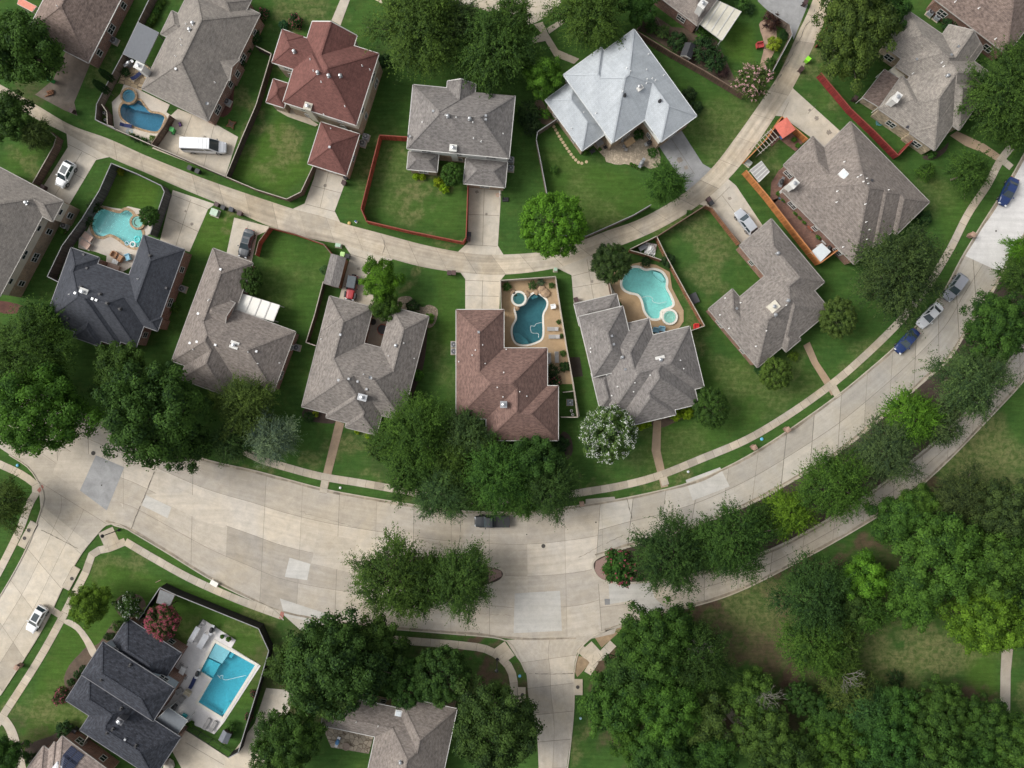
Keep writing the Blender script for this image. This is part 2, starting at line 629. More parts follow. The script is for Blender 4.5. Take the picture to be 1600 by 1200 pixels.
def crown_mesh(name, seed, nclump=90, nleaf=130, leaf=0.042, style='broad', flower=None, nflower=0.0, core=1.0, lobe=0.16, flat=0.78):
    """unit crown: radius about 1 in plan, centred on the origin"""
    rng = np.random.default_rng(seed)
    ph = rng.uniform(0, 2 * PI, 6)
    def lob(d):
        a = np.arctan2(d[:, 1], d[:, 0])
        return 1 + lobe * np.sin(3 * a + ph[0]) * 0.6 + lobe * 0.8 * np.sin(5 * a + ph[1] + 2 * d[:, 2]) + lobe * 0.7 * np.sin(8 * a + ph[2] - 3 * d[:, 2])
    # clump centres: spread over the surface evenly (golden angle), pulled in at random
    k = np.arange(nclump) + 0.5
    z = 1 - 1.55 * k / nclump
    a = k * 2.399963 + rng.normal(0, 0.25, nclump)
    d = np.stack([np.sqrt(np.clip(1 - z * z, 0, 1)) * np.cos(a), np.sqrt(np.clip(1 - z * z, 0, 1)) * np.sin(a), z], 1)
    d = unit(d + rng.normal(0, 0.10, d.shape))
    rad = rng.uniform(0.54, 0.92, nclump) * lob(d)
    if style != 'dense':
        deep = rng.random(nclump) < 0.25
        rad[deep] *= rng.uniform(0.55, 0.8, deep.sum())
    else: rad = 0.5 * rad + 0.40
    cc = d * rad[:, None]
    cr = rng.uniform(0.62, 1.32, nclump) * 1.95 / math.sqrt(nclump) * (1.0 if style != 'dense' else 0.85)
    cv = rng.random(nclump)
    C = []; NR = []; SZ = []; VA = []
    if style == 'feather':
        # twig sprays: each clump is a fan of long twigs with leaves in two ranks
        for i in range(nclump):
            nt_ = 7
            for t in range(nt_):
                dirv = d[i] * 1.0 + rng.normal(0, 0.55, 3); dirv[2] = dirv[2] * 0.55 + 0.05
                dirv /= np.linalg.norm(dirv)
                L = rng.uniform(0.2, 0.5) if rng.random() < 0.8 else rng.uniform(0.5, 0.66)
                m = max(4, nleaf // nt_)
                s_ = rng.random(m) ** 0.8
                p = cc[i] * 0.86 + dirv * (s_ * L)[:, None]
                p[:, 2] -= 0.16 * s_ ** 2 * L
                p += rng.normal(0, 0.022, p.shape) * (1.4 - s_)[:, None]
                C.append(p)
                nn = unit(np.array([0, 0, 0.8]) + dirv * 0.5 + rng.normal(0, 0.33, (m, 3)))
                NR.append(nn)
                SZ.append(leaf * rng.uniform(0.6, 1.15, m) * (1.15 - 0.5 * s_))
                VA.append(np.clip(0.5 * cv[i] + 0.35 * (t % 3) / 2 * s_ + rng.normal(0.08, 0.17, m), 0, 1))  # leaves paler towards twig tips: new growth, and highlights put into the colour
    else:
        for i in range(nclump):
            m = int(nleaf * (cr[i] * math.sqrt(nclump) / 1.95) ** 2)
            q = unit(rng.normal(size=(m, 3)) + d[i] * 0.6 + np.array([0, 0, 0.75]))
            rr = cr[i] * rng.uniform(0.70, 1.06, m)
            # small bumps on the clump so its outline is uneven
            rr *= 1 + 0.22 * np.sin(9 * q[:, 0] + 7 * q[:, 1] + ph[3] + i) * np.sin(8 * q[:, 2] + i)
            p = cc[i] + q * rr[:, None] * np.array([1, 1, 0.8])
            C.append(p)
            NR.append(unit(q * 1.0 + np.array([0, 0, 0.25]) + rng.normal(0, 0.30, (m, 3))))
            SZ.append(leaf * rng.uniform(0.6, 1.25, m))
            VA.append(np.clip(0.6 * cv[i] + rng.normal(0.2, 0.22, m), 0, 1))
        # inner fill so that the middle of the crown is leafy
        m = int(nclump * nleaf * 0.06 * core)
        q = unit(rng.normal(size=(m, 3))); rr = rng.uniform(0.2, 0.74, m) * lob(q)
        C.append(q * rr[:, None]); NR.append(unit(q + np.array([0, 0, 0.6]) + rng.normal(0, 0.6, (m, 3))))
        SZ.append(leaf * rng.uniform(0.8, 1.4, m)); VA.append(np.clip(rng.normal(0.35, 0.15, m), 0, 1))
        # stray twigs past the outline
        m = int(nclump * 9)
        j = rng.integers(0, nclump, m)
        q = unit(d[j] + rng.normal(0, 0.35, (m, 3)))
        C.append(cc[j] + q * (cr[j] * rng.uniform(1.0, 1.5, m))[:, None]); NR.append(unit(q + rng.normal(0, 0.6, (m, 3)) + np.array([0, 0, 0.5])))
        SZ.append(leaf * rng.uniform(0.6, 1.1, m)); VA.append(np.clip(rng.normal(0.55, 0.2, m), 0, 1))
    C = np.concatenate(C); NR = np.concatenate(NR); SZ = np.concatenate(SZ); VA = np.concatenate(VA)
    C[:, 2] *= flat
    midx = np.zeros(len(C)); mats = [LEAF]
    if flower:
        mats.append(PETAL[flower])
        # flower panicles sit in bunches near the clump tops
        nf = int(nclump * nflower)
        j = rng.integers(0, nclump, nf)
        q = unit(d[j] * 0.8 + rng.normal(0, 0.5, (nf, 3)) + np.array([0, 0, 0.8]))
        base = cc[j] + q * (cr[j] * 1.06)[:, None]
        base[:, 2] *= flat
        per = 6 if flower == 'white' else 8
        fc = np.repeat(base, per, 0) + rng.normal(0, 0.028, (nf * per, 3))
        C = np.concatenate([C, fc]); NR = np.concatenate([NR, unit(np.array([0, 0, 1.0]) + rng.normal(0, 0.5, (nf * per, 3)))])
        SZ = np.concatenate([SZ, leaf * rng.uniform(0.3, 0.62, nf * per) * (0.8 if flower == 'white' else 1.0)]); VA = np.concatenate([VA, rng.random(nf * per)])
        midx = np.concatenate([midx, np.ones(nf * per)])
    me = quads_mesh(name, C, NR, SZ, VA, mats, midx, rng=rng)
    me['n'] = len(C)
    return me, cc * np.array([1, 1, flat])


def trunk_mesh(name, seed, ends, hgt=1.0, thick=0.05):
    """unit trunk for a crown centred at z=0: base at z=-hgt, limbs out to the clumps"""
    rng = random.Random(seed)
    mb = MB()
    fork = -hgt * 0.45
    mb.tube([(0, 0, -hgt), (0.01, 0, -hgt * 0.9), (0.02, 0.015, -hgt * 0.7), (0.015, -0.01, fork), (0, 0, fork + 0.25)],
            [thick * 1.5, thick * 1.1, thick, thick * 0.95, thick * 0.6], 8)
    pick = sorted(ends, key=lambda p: -math.hypot(p[0], p[1]))
    pick = pick[::max(1, len(pick) // 11)][:11]
    for p in pick:
        z0 = fork + rng.uniform(-0.02, 0.25)
        mid = (p[0] * 0.45 + rng.uniform(-.05, .05), p[1] * 0.45 + rng.uniform(-.05, .05), z0 + (p[2] - z0) * 0.6)
        mb.tube([(0, 0, z0), mid, (p[0] * 0.98, p[1] * 0.98, p[2])], [thick * 0.55, thick * 0.36, thick * 0.1], 5)
        for _ in range(2):
            q = (mid[0] + rng.uniform(-.25, .25), mid[1] + rng.uniform(-.25, .25), mid[2] + rng.uniform(0.1, 0.3))
            mb.tube([mid, q], [thick * 0.26, thick * 0.07], 4)
    me_o = mb.build(name, [BARK], smooth=True)
    me = me_o.data
    bpy.data.objects.remove(me_o)
    return me


PROTO = {}


def proto(kind, i):
    key = (kind, i)
    if key in PROTO: return PROTO[key]
    sd = 100 * i + sum(map(ord, kind))
    if kind == 'broad': cm, e = crown_mesh('crown', sd, 95, 190, 0.036, 'broad', lobe=0.17)
    elif kind == 'big': cm, e = crown_mesh('crown', sd, 170, 190, 0.0255, 'broad', lobe=0.13)
    elif kind == 'dense': cm, e = crown_mesh('crown', sd, 200, 120, 0.030, 'dense', lobe=0.05)
    elif kind == 'feather': cm, e = crown_mesh('crown', sd, 175, 120, 0.034, 'feather', lobe=0.27)
    elif kind == 'bigfeather': cm, e = crown_mesh('crown', sd, 270, 112, 0.0265, 'feather', lobe=0.26)
    elif kind == 'white': cm, e = crown_mesh('crown', sd, 130, 130, 0.038, 'dense', 'white', 5.0, lobe=0.10)
    elif kind == 'whitefew': cm, e = crown_mesh('crown', sd, 80, 110, 0.05, 'broad', 'white', 2.2, lobe=0.16)
    elif kind == 'pink': cm, e = crown_mesh('crown', sd, 110, 110, 0.044, 'dense', 'pink', 8.0, lobe=0.10)
    elif kind == 'pinkfew': cm, e = crown_mesh('crown', sd, 90, 120, 0.05, 'broad', 'pink', 2.0, lobe=0.18)
    elif kind == 'pale': cm, e = crown_mesh('crown', sd, 90, 110, 0.05, 'feather', 'pale', 3.2, lobe=0.18)
    elif kind == 'shrub': cm, e = crown_mesh('crown', sd, 42, 90, 0.075, 'dense', lobe=0.06)
    elif kind == 'loose': cm, e = crown_mesh('crown', sd, 46, 80, 0.08, 'feather', lobe=0.2)
    elif kind == 'pinkshrub': cm, e = crown_mesh('crown', sd, 40, 80, 0.08, 'broad', 'pink', 3.0, lobe=0.1)
    tm = trunk_mesh('trunk', sd, [tuple(p) for p in e], 1.5, 0.05 if kind not in ('shrub', 'loose', 'pinkshrub') else 0.03)
    PROTO[key] = (cm, tm)
    return PROTO[key]


TRND = random.Random(11)


def tree(name, label, cat, px, py, rpx, kind, col, i=None, ex=1.0, ey=1.0, hk=1.0, group=None, rot=None, flatk=1.0):
    """px, py, rpx: crown centre and radius in the photo; the height follows from the crown"""
    i = TRND.randrange(3) if i is None else i
    r0 = rpx / S
    small = kind in ('shrub', 'loose', 'pinkshrub')
    zc = (r0 * 0.75 if small else (1.6 + 0.82 * r0) * hk)
    f = 1 - zc / H
    r = r0 * f * (1.0 if kind not in ('feather', 'bigfeather', 'pale') else 0.95)
    x, y, _ = W(px, py, zc)
    cm, tm = proto(kind, i)
    t = thing(name, label, cat, (x, y, 0), 0, group)
    a = TRND.uniform(0, 2 * PI) if rot is None else rot
    c = bpy.data.objects.new('crown' if not small else 'foliage', cm); COL.objects.link(c)
    c.parent = t; c.location = (0, 0, zc); c.rotation_euler = (0, 0, a)
    # stretch in picture axes is applied before the spin through a sheared basis
    if ex != 1.0 or ey != 1.0:
        c.rotation_euler = (0, 0, 0 if i % 2 == 0 else PI)
    c.scale = (r * ex, r * ey, r * (0.95 if not small else 0.9) * flatk)
    j = lambda: TRND.uniform(0.9, 1.1)
    c.color = (col[0] * j(), col[1] * j(), col[2] * j(), 1)
    k = bpy.data.objects.new('trunk' if not small else 'stem', tm); COL.objects.link(k)
    k.parent = t; k.location = (0, 0, zc); k.rotation_euler = c.rotation_euler; k.scale = (r * ex, r * ey, zc / 1.5)
    return t


G1 = (0.034, 0.076, 0.021)     # dark
G2 = (0.046, 0.098, 0.023)     # mid
G3 = (0.068, 0.148, 0.020)     # bright
G4 = (0.058, 0.098, 0.028)     # olive
G5 = (0.088, 0.158, 0.020)     # yellow green
G6 = (0.105, 0.150, 0.115)     # blue grey
G7 = (0.042, 0.070, 0.026)     # dull dark olive
G8 = (0.058, 0.102, 0.042)     # greyish green
# ------------------------------------------------------------------ pools are declared first: the ground is left open under them
def pxs(pts, ox=0, oy=0, k=1.0, z=0.0):
    """list of zoomed-crop pixels -> world 2-d points"""
    return [w2(ox + x * k, oy + y * k, z) for x, y in pts]


Q = 0.25
POOLS = {
    'van': smooth_closed(pxs([(752, 690), (768, 742), (830, 785), (905, 812), (985, 822), (1018, 775), (1032, 738), (1000, 714), (940, 702), (905, 665), (868, 626), (812, 655), (770, 648)], 0, 0, Q), 5),
    'lagoon': smooth_closed(pxs([(576, 215), (585, 160), (605, 128), (640, 105), (700, 122), (750, 132), (785, 113), (822, 128), (836, 158), (828, 195), (850, 225), (886, 240), (892, 290), (875, 340), (840, 346), (790, 325), (740, 287), (690, 265), (640, 280), (597, 265)], 0, 300, Q), 5),
    'teal': smooth_closed(pxs([(22, 725), (80, 705), (112, 652), (155, 634), (212, 678), (212, 720), (190, 772), (190, 900), (150, 938), (80, 955), (28, 943), (5, 900), (5, 845), (30, 790)], 800, 300, Q), 5),
    'turquoise': smooth_closed(pxs([(688, 560), (712, 505), (748, 477), (790, 474), (835, 492), (885, 487), (935, 505), (963, 550), (962, 600), (985, 645), (1004, 700), (975, 722), (930, 742), (918, 788), (868, 788), (832, 745), (815, 680), (788, 640), (730, 624), (695, 600)], 800, 300, Q), 5),
    'square': pxs([(1345, 415), (1597, 556), (1392, 882), (1240, 788), (1326, 640), (1252, 594)], 0, 900, Q),
}


def inside(poly, X, Y):
    r = np.zeros(X.shape, bool); n = len(poly); j = n - 1
    for i in range(n):
        xi, yi = poly[i]; xj, yj = poly[j]
        c = ((yi > Y) != (yj > Y)) & (X < (xj - xi) * (Y - yi) / (yj - yi + 1e-12) + xi)
        r ^= c; j = i
    return r


# ------------------------------------------------------------------ lawn: one sheet to the horizon
def grass_mat():
    m, nt, b = nodes_of('lawn_grass')
    pos = geo_pos(nt)
    dry = attr(nt, 'dry'); bare = attr(nt, 'bare'); lush = attr(nt, 'lush')
    n1 = noise(nt, pos, 0.22, 4, 0.6); n2 = noise(nt, pos, 1.3, 5, 0.68, 0.5); n3 = noise(nt, pos, 9.0, 3, 0.7)
    n4 = noise(nt, pos, 0.55, 6, 0.7, 0.8)
    w = noise(nt, mapping(nt, pos, (0.28, 2.2, 1), (0, 0, 0.5)), 1.0, 2)
    k = mixc(nt, ramp(nt, n1, 0.3, 0.7), (0.037, 0.086, 0.020), (0.058, 0.119, 0.026))
    k = mixc(nt, mathn(nt, 'MULTIPLY', lush, 0.8), k, (0.070, 0.128, 0.019))
    k = mixc(nt, mathn(nt, 'MULTIPLY', ramp(nt, n4, 0.52, 0.72), 0.42), k, (0.095, 0.120, 0.034))
    d2 = mathn(nt, 'MULTIPLY', dry, ramp(nt, n2, 0.36, 0.66), True)
    k = mixc(nt, d2, k, (0.215, 0.190, 0.095))
    k = mixc(nt, mathn(nt, 'MULTIPLY', dry, 0.45), k, (0.105, 0.120, 0.042))
    b2 = mathn(nt, 'MULTIPLY', bare, ramp(nt, mathn(nt, 'ADD', n2, mathn(nt, 'MULTIPLY', bare, 0.3)), 0.42, 0.72), True)
    k = mixc(nt, b2, k, mixc(nt, n4, (0.050, 0.034, 0.022), (0.155, 0.110, 0.075)))
    k = mixc(nt, 1.0, k, mixc(nt, ramp(nt, n3, 0.25, 0.75), (0.70,) * 3, (1.28,) * 3), 'MULTIPLY')
    k = mixc(nt, 1.0, k, mixc(nt, ramp(nt, n2, 0.3, 0.7), (0.84,) * 3, (1.14,) * 3), 'MULTIPLY')
    k = mixc(nt, 1.0, k, mixc(nt, ramp(nt, w, 0.3, 0.7), (0.85,) * 3, (1.12,) * 3), 'MULTIPLY')
    nt.links.new(k, b.inputs['Base Color']); b.inputs['Roughness'].default_value = 0.95
    b.inputs['Specular IOR Level'].default_value = 0.05
    bump(nt, b, n3, 0.5, 0.05)
    return m


DRY = [(440, 225, 40, 35, .8), (410, 240, 22, 26, .6), (640, 300, 42, 22, .8), (617, 255, 7, 6, 1.3), (1120, 400, 55, 45, .55), (1080, 360, 40, 30, .5), (650, 442, 26, 16, .9),
       (1550, 730, 70, 70, .75), (1500, 700, 50, 40, .6), (1180, 950, 70, 55, .8), (1430, 1010, 100, 55, .85), (1340, 985, 30, 40, .7), (1130, 200, 60, 60, .3), (1160, 240, 30, 40, .35), (900, 300, 40, 40, .2), (1200, 620, 90, 40, .3), (120, 1120, 60, 50, .35), (300, 1000, 70, 40, .3), (610, 280, 40, 60, .25), (1470, 300, 50, 50, .25), (520, 130, 30, 30, .3), (690, 560, 20, 50, .25), (450, 440, 50, 50, .15), (600, 180, 20, 60, .3), (1040, 700, 60, 30, .25), (560, 705, 40, 26, .6), (1255, 85, 16, 55, .8), (1280, 150, 26, 26, .55),
       (480, 25, 40, 25, .5), (440, 40, 20, 40, .6), (170, 120, 20, 40, .35), (55, 1115, 34, 30, .6), (200, 890, 30, 22, .5), (390, 985, 40, 20, .5), (40, 265, 40, 20, .5), (1185, 225, 25, 30, .4),
       (930, 330, 30, 30, .35), (1095, 520, 20, 30, .5), (1230, 560, 30, 24, .4), (1140, 590, 40, 40, .3), (1350, 560, 40, 30, .35), (355, 345, 12, 10, .8), (640, 785, 40, 8, .7), (380, 755, 60, 6, .6),
       (1050, 742, 60, 7, .7), (980, 768, 70, 6, .4), (700, 360, 60, 6, .6), (390, 185, 14, 50, .7), (380, 230, 8, 30, .5), (1420, 955, 30, 10, .8), (1600, 1060, 20, 70, .6), (905, 1150, 20, 40, .7), (1300, 400, 16, 10, .4)]
BARE = [(1110, 965, 40, 26, 1.0), (1250, 880, 60, 24, 1.1), (1225, 1040, 30, 55, 1.1), (1260, 1010, 20, 40, .9), (720, 988, 70, 9, 1.2), (660, 986, 40, 8, 1.2), (770, 1045, 34, 26, 1.0), (940, 1040, 40, 20, 1.1),
        (1455, 765, 40, 24, .9), (1170, 1010, 26, 60, .8), (1500, 1110, 60, 20, .9), (1350, 870, 40, 30, .9), (985, 1160, 40, 40, .8), (1140, 1120, 30, 40, 1.0), (1200, 960, 14, 60, .5), (1400, 1095, 40, 20, .8),
        (905, 1080, 8, 40, .8), (1350, 1130, 220, 60, .8), (1480, 870, 120, 70, .7), (1290, 955, 50, 50, .8), (30, 1170, 26, 30, .5), (40, 150, 30, 40, .5), (75, 145, 20, 10, .9), (640, 60, 40, 30, .25),
        (680, 760, 90, 30, .5), (225, 640, 60, 60, .5), (690, 1060, 70, 60, .5), (1290, 90, 14, 40, .6), (300, 110, 16, 26, 0), (480, 1060, 90, 70, .6), (1435, 620, 14, 14, .4), (810, 1060, 14, 40, .9)]
LUSH = [(575, 1.0, [(640, 215), (720, 250), (720, 370), (580, 335), (598, 215)], .25), (0, 0, [(420, 360), (515, 395), (480, 520), (400, 470)], .35), (0, 0, [(170, 260), (250, 290), (240, 330), (150, 310)], .9),
        (0, 0, [(370, 250), (440, 180), (490, 270), (440, 305), (360, 275)], .7), (0, 0, [(315, 330), (375, 340), (350, 400), (300, 400)], .75), (0, 0, [(850, 230), (1000, 280), (1030, 320), (920, 360), (860, 300)], .45),
        (0, 0, [(1000, 570), (1250, 560), (1290, 600), (1010, 760)], .3), (0, 0, [(1135, 35), (1180, 40), (1180, 105), (1130, 90)], .8), (0, 0, [(150, 870), (430, 960), (400, 1100), (30, 1180), (60, 1060)], .55),
        (0, 0, [(180, 830), (440, 940), (440, 955), (190, 845)], .3), (0, 0, [(0, 250), (70, 200), (80, 230), (30, 280)], .4), (0, 0, [(1070, 260), (1060, 120), (1150, 150), (1180, 190), (1110, 255)], .25),
        (0, 0, [(1500, 1020), (1560, 1010), (1560, 1100), (1520, 1110)], .7), (0, 0, [(1450, 280), (1540, 290), (1480, 400)], .35), (0, 0, [(680, 420), (720, 430), (720, 520), (690, 560)], .4)]


def build_ground():
    x0, x1, y0, y1, st = -92.0, 92.0, -70.0, 70.0, 0.4
    nx = int((x1 - x0) / st) + 1; ny = int((y1 - y0) / st) + 1
    xs = x0 + np.arange(nx) * st; ys = y0 + np.arange(ny) * st
    X, Y = np.meshgrid(xs, ys)
    PX = X * S + 800; PY = 600 - Y * S
    def blobs(L):
        a = np.zeros(X.shape)
        for px, py, rx, ry, s in L:
            q = ((PX - px) / rx) ** 2 + ((PY - py) / ry) ** 2
            a = np.maximum(a, s * np.clip((1.5 - q) * 0.8, 0, 1))
        return a
    rg = np.random.default_rng(3)
    wx = np.zeros(X.shape); wy = np.zeros(X.shape)
    for wl, am in ((260, 22), (120, 16), (60, 11), (30, 7), (16, 4), (9, 2.5)):
        for _ in range(4):
            th, p1, p2 = rg.uniform(0, 2 * PI, 3); u = (PX * math.cos(th) + PY * math.sin(th)) * 2 * PI / (wl * rg.uniform(.7, 1.4))
            wx += am * 0.6 * np.sin(u + p1); wy += am * 0.6 * np.sin(u * 1.13 + p2)
    PX0, PY0 = PX, PY
    PX = PX + wx * 0.75; PY = PY + wy * 0.75
    dry = blobs(DRY); bare = blobs(BARE)
    lush = np.zeros(X.shape); PX, PY = PX0, PY0
    for _, _, poly, s in LUSH:
        lush = np.where(inside(poly, PX, PY), s, lush)
    for _ in range(4):
        lush = (lush + np.roll(lush, 1, 0) + np.roll(lush, -1, 0) + np.roll(lush, 1, 1) + np.roll(lush, -1, 1)) / 5
    keep = np.ones((ny - 1, nx - 1), bool)
    for poly in POOLS.values():
        big = offset_closed(poly, 0.12)
        i = inside(big, X, Y)
        keep &= ~(i[:-1, :-1] | i[1:, :-1] | i[:-1, 1:] | i[1:, 1:])
    Z = np.zeros(X.shape)
    idx = np.arange(nx * ny).reshape(ny, nx)
    f = np.stack([idx[:-1, :-1], idx[:-1, 1:], idx[1:, 1:], idx[1:, :-1]], -1)[keep]
    V = np.stack([X, Y, Z], -1).reshape(-1, 3)
    # the far land around: four big pieces sharing the grid's outline
    B = 900.0
    extra = np.array([[-B, -B, 0], [B, -B, 0], [B, B, 0], [-B, B, 0]])
    n0 = len(V)
    V = np.concatenate([V, extra])
    c = [idx[0, 0], idx[0, -1], idx[-1, -1], idx[-1, 0]]
    ff = [(n0, n0 + 1, c[1], c[0]), (n0 + 1, n0 + 2, c[2], c[1]), (n0 + 2, n0 + 3, c[3], c[2]), (n0 + 3, n0, c[0], c[3])]
    F = np.concatenate([f, np.array(ff)])
    me = bpy.data.meshes.new('ground')
    me.vertices.add(len(V)); me.loops.add(len(F) * 4); me.polygons.add(len(F))
    me.vertices.foreach_set('co', V.reshape(-1)); me.loops.foreach_set('vertex_index', F.reshape(-1).astype(np.int32))
    me.polygons.foreach_set('loop_start', np.arange(0, len(F) * 4, 4, dtype=np.int32))
    for nm, a in (('dry', dry), ('bare', bare), ('lush', lush)):
        at = me.attributes.new(nm, 'FLOAT', 'POINT')
        at.data.foreach_set('value', np.concatenate([a.reshape(-1), np.zeros(4)]).astype(np.float32))
    me.materials.append(grass_mat())
    me.update(calc_edges=True)
    o = bpy.data.objects.new('ground', me); COL.objects.link(o); o['kind'] = 'structure'
    return o


build_ground()

# ------------------------------------------------------------------ concrete
CON_BLVD = concrete('boulevard_concrete', (0.415, 0.378, 0.328), (1.05, 1.0, 0.90), 0.17, 0.11)
CON_NEW = concrete('newer_concrete', (0.405, 0.382, 0.345), (1.05, 1.0, 0.90), 0.15, 0.10)
CON_ALLEY = concrete('alley_concrete', (0.440, 0.395, 0.325), (1.08, 1.0, 0.88), 0.24, 0.22)
CON_DRIVE = concrete('driveway_concrete', (0.490, 0.448, 0.382), (1.06, 1.0, 0.9), 0.20)
CON_WALK = concrete('sidewalk_concrete', (0.435, 0.392, 0.330), (1.08, 1.0, 0.86), 0.2)
CON_DARK = concrete('stained_concrete', (0.150, 0.130, 0.112), (1.1, 1.0, 0.9), 0.35)
CON_GREY = concrete('grey_concrete', (0.250, 0.250, 0.248), (1.0, 1.0, 1.0), 0.25)
AGG = concrete('aggregate_walk', (0.315, 0.238, 0.172), (1.05, 1.0, 0.9), 0.22)
TAN_DECK = concrete('tan_pool_deck', (0.360, 0.262, 0.165), (1.08, 1.0, 0.85), 0.2)
WHITE_DECK = concrete('pale_pool_deck', (0.560, 0.515, 0.455), (1.05, 1.0, 0.92), 0.12)
JOINT = plain('road_joint', (0.155, 0.136, 0.112), 0.95, var=0.35, scale=0.9)
KERB = concrete('kerb_concrete', (0.430, 0.395, 0.335), (1.06, 1.0, 0.9), 0.2)
MULCH = gravel('mulch', (0.060, 0.042, 0.032))
SOIL = gravel('bare_soil', (0.105, 0.075, 0.052))
DG = gravel('tan_gravel', (0.285, 0.205, 0.125), 0.3)


def strip_mesh(mb, Lp, Rp, lanes, z, tints, rnd, m=0):
    """slabs between two resampled edge lines; every slab is its own face set"""
    n = len(Lp) - 1
    run = 0
    for i in range(n):
        step = math.hypot(Lp[i + 1][0] - Lp[i][0], Lp[i + 1][1] - Lp[i][1])
        for j in range(lanes):
            a, b = j / lanes, (j + 1) / lanes
            q = []
            for (k, t) in ((i, a), (i + 1, a), (i + 1, b), (i, b)):
                q.append((Lp[k][0] + (Rp[k][0] - Lp[k][0]) * t, Lp[k][1] + (Rp[k][1] - Lp[k][1]) * t, z))
            tt = tints(i, j) if tints else min(1, max(0, rnd.gauss(0.5, 0.14)))
            w = math.hypot(Lp[i][0] - Rp[i][0], Lp[i][1] - Rp[i][1])
            mb.face(q, m, [(run, a * w), (run + step, a * w), (run + step, b * w), (run, b * w)], tt)
        run += step


def joints(mb, Lp, Rp, lanes, z, wid=0.07, rnd=None, every=1, long_=True, miss=0.0):
    n = len(Lp) - 1
    for i in range(0, n + 1, every):
        if rnd and rnd.random() < miss: continue
        w = wid * (rnd.choice((0.6, 0.8, 1.0, 1.0, 1.3)) if rnd else 1)
        a = Vector((*Lp[i], 0)); b = Vector((*Rp[i], 0)); d = (b - a).normalized(); nrm = Vector((-d.y, d.x, 0)) * w / 2
        mb.face([(p.x, p.y, z) for p in (a - nrm, b - nrm, b + nrm, a + nrm)])
    if long_:
        for j in range(1, lanes):
            t = j / lanes
            P = [(Lp[i][0] + (Rp[i][0] - Lp[i][0]) * t, Lp[i][1] + (Rp[i][1] - Lp[i][1]) * t) for i in range(n + 1)]
            A = offset_line(P, wid * 0.4); B = offset_line(P, -wid * 0.4)
            for i in range(n):
                mb.face([(*A[i], z), (*A[i + 1], z), (*B[i + 1], z), (*B[i], z)])


def slab_road(name, Lpx, Rpx, lanes, step, z, mat, seed, jw=0.07, tints=None, miss=0.1, kind='structure'):
    rnd = random.Random(seed)
    A = smooth_open(pxs(Lpx), 1.0); n = round(sum(math.hypot(b[0] - a[0], b[1] - a[1]) for a, b in zip(A, A[1:])) / step)
    Lp = resample(A, 0, n); Rp = resample(smooth_open(pxs(Rpx), 1.0), 0, n)
    # fine strips so the edge stays smooth; slab tint changes per step
    k = 4
    Lf = resample(A, 0, n * k); Rf = resample(smooth_open(pxs(Rpx), 1.0), 0, n * k)
    memo = {}
    def tt(i, j):
        key = (i // k, j)
        if key not in memo:
            memo[key] = tints(i // k, j) if tints else min(1, max(0, rnd.gauss(0.5, 0.16)))
        return memo[key]
    mb = MB(); strip_mesh(mb, Lf, Rf, lanes, z, tt, rnd)
    o = mb.build(name, [mat], kind=kind)
    jb = MB(); joints(jb, Lf, Rf, lanes, z + 0.004, jw, rnd, every=k, miss=miss)
    jb.build('joint_lines', [JOINT], parent=o)
    return o, Lf, Rf


def kerb(mb, line, side=1, w=0.17, h=0.12, closed=False):
    A = offset_line(line, side * 0.0); B = offset_line(line, side * w)
    for i in range(len(line) - 1):
        a, b, c, d = A[i], A[i + 1], B[i + 1], B[i]
        mb.face([(*a, h), (*b, h), (*c, h), (*d, h)]); mb.face([(*a, 0), (*b, 0), (*b, h), (*a, h)]); mb.face([(*d, 0), (*c, 0), (*c, h), (*d, h)])


# boulevard: north kerb line and south kerb line, left to right
NB = [(-60, 520), (40, 590), (115, 638), (158, 656), (240, 688), (320, 718), (402, 737), (500, 763), (560, 775), (632, 787), (700, 797), (780, 801), (840, 799), (892, 792), (980, 778), (1070, 757), (1130, 733), (1200, 694), (1290, 632), (1350, 585), (1420, 522), (1470, 462), (1503, 403), (1532, 355), (1570, 295), (1602, 238), (1650, 150)]
SBW = [(-60, 660), (15, 710), (70, 745), (165, 815), (206, 830), (260, 862), (330, 905), (390, 935), (440, 957), (520, 972), (610, 982), (700, 989), (770, 995), (822, 1000), (900, 998), (945, 985)]
# carriageways meet west of the medians
SE_S = [(945, 985), (1060, 953), (1150, 925), (1260, 870), (1360, 813), (1420, 773), (1480, 720), (1560, 637), (1602, 590), (1660, 510)]
N_S = [(930, 868), (975, 855), (1010, 846), (1090, 820), (1165, 789), (1250, 743), (1310, 706), (1385, 645), (1440, 597), (1482, 560), (1512, 512), (1550, 455), (1568, 425), (1590, 385), (1660, 270)]
S_N = [(930, 905), (1000, 905), (1060, 897), (1130, 880), (1265, 827), (1350, 780), (1450, 702), (1500, 657), (1560, 612), (1610, 560), (1660, 500)]
S_N = [(935, 912), (1000, 912), (1060, 903), (1130, 886), (1200, 862), (1265, 830), (1350, 778), (1400, 741), (1450, 700), (1500, 655), (1545, 606), (1590, 548), (1660, 455)]

rndT = random.Random(5)
def tint_w(i, j):
    base = [0.48, 0.62, 0.40, 0.50][j]
    if 4 <= i <= 13 and j == 1: base += 0.26
    if j == 0: base -= 0.05
    if i < 6: base += 0.15 if j < 3 else 0
    if j == 0 and i < 16: base -= 0.02
    return min(1, max(0, base + rndT.gauss(0, 0.13)))
slab_road('road', [p for p in NB if p[0] <= 892] + [(940, 786)], [p for p in SBW if p[0] <= 945], 4, 6.2, 0.020, CON_BLVD, 21, 0.055, tint_w)


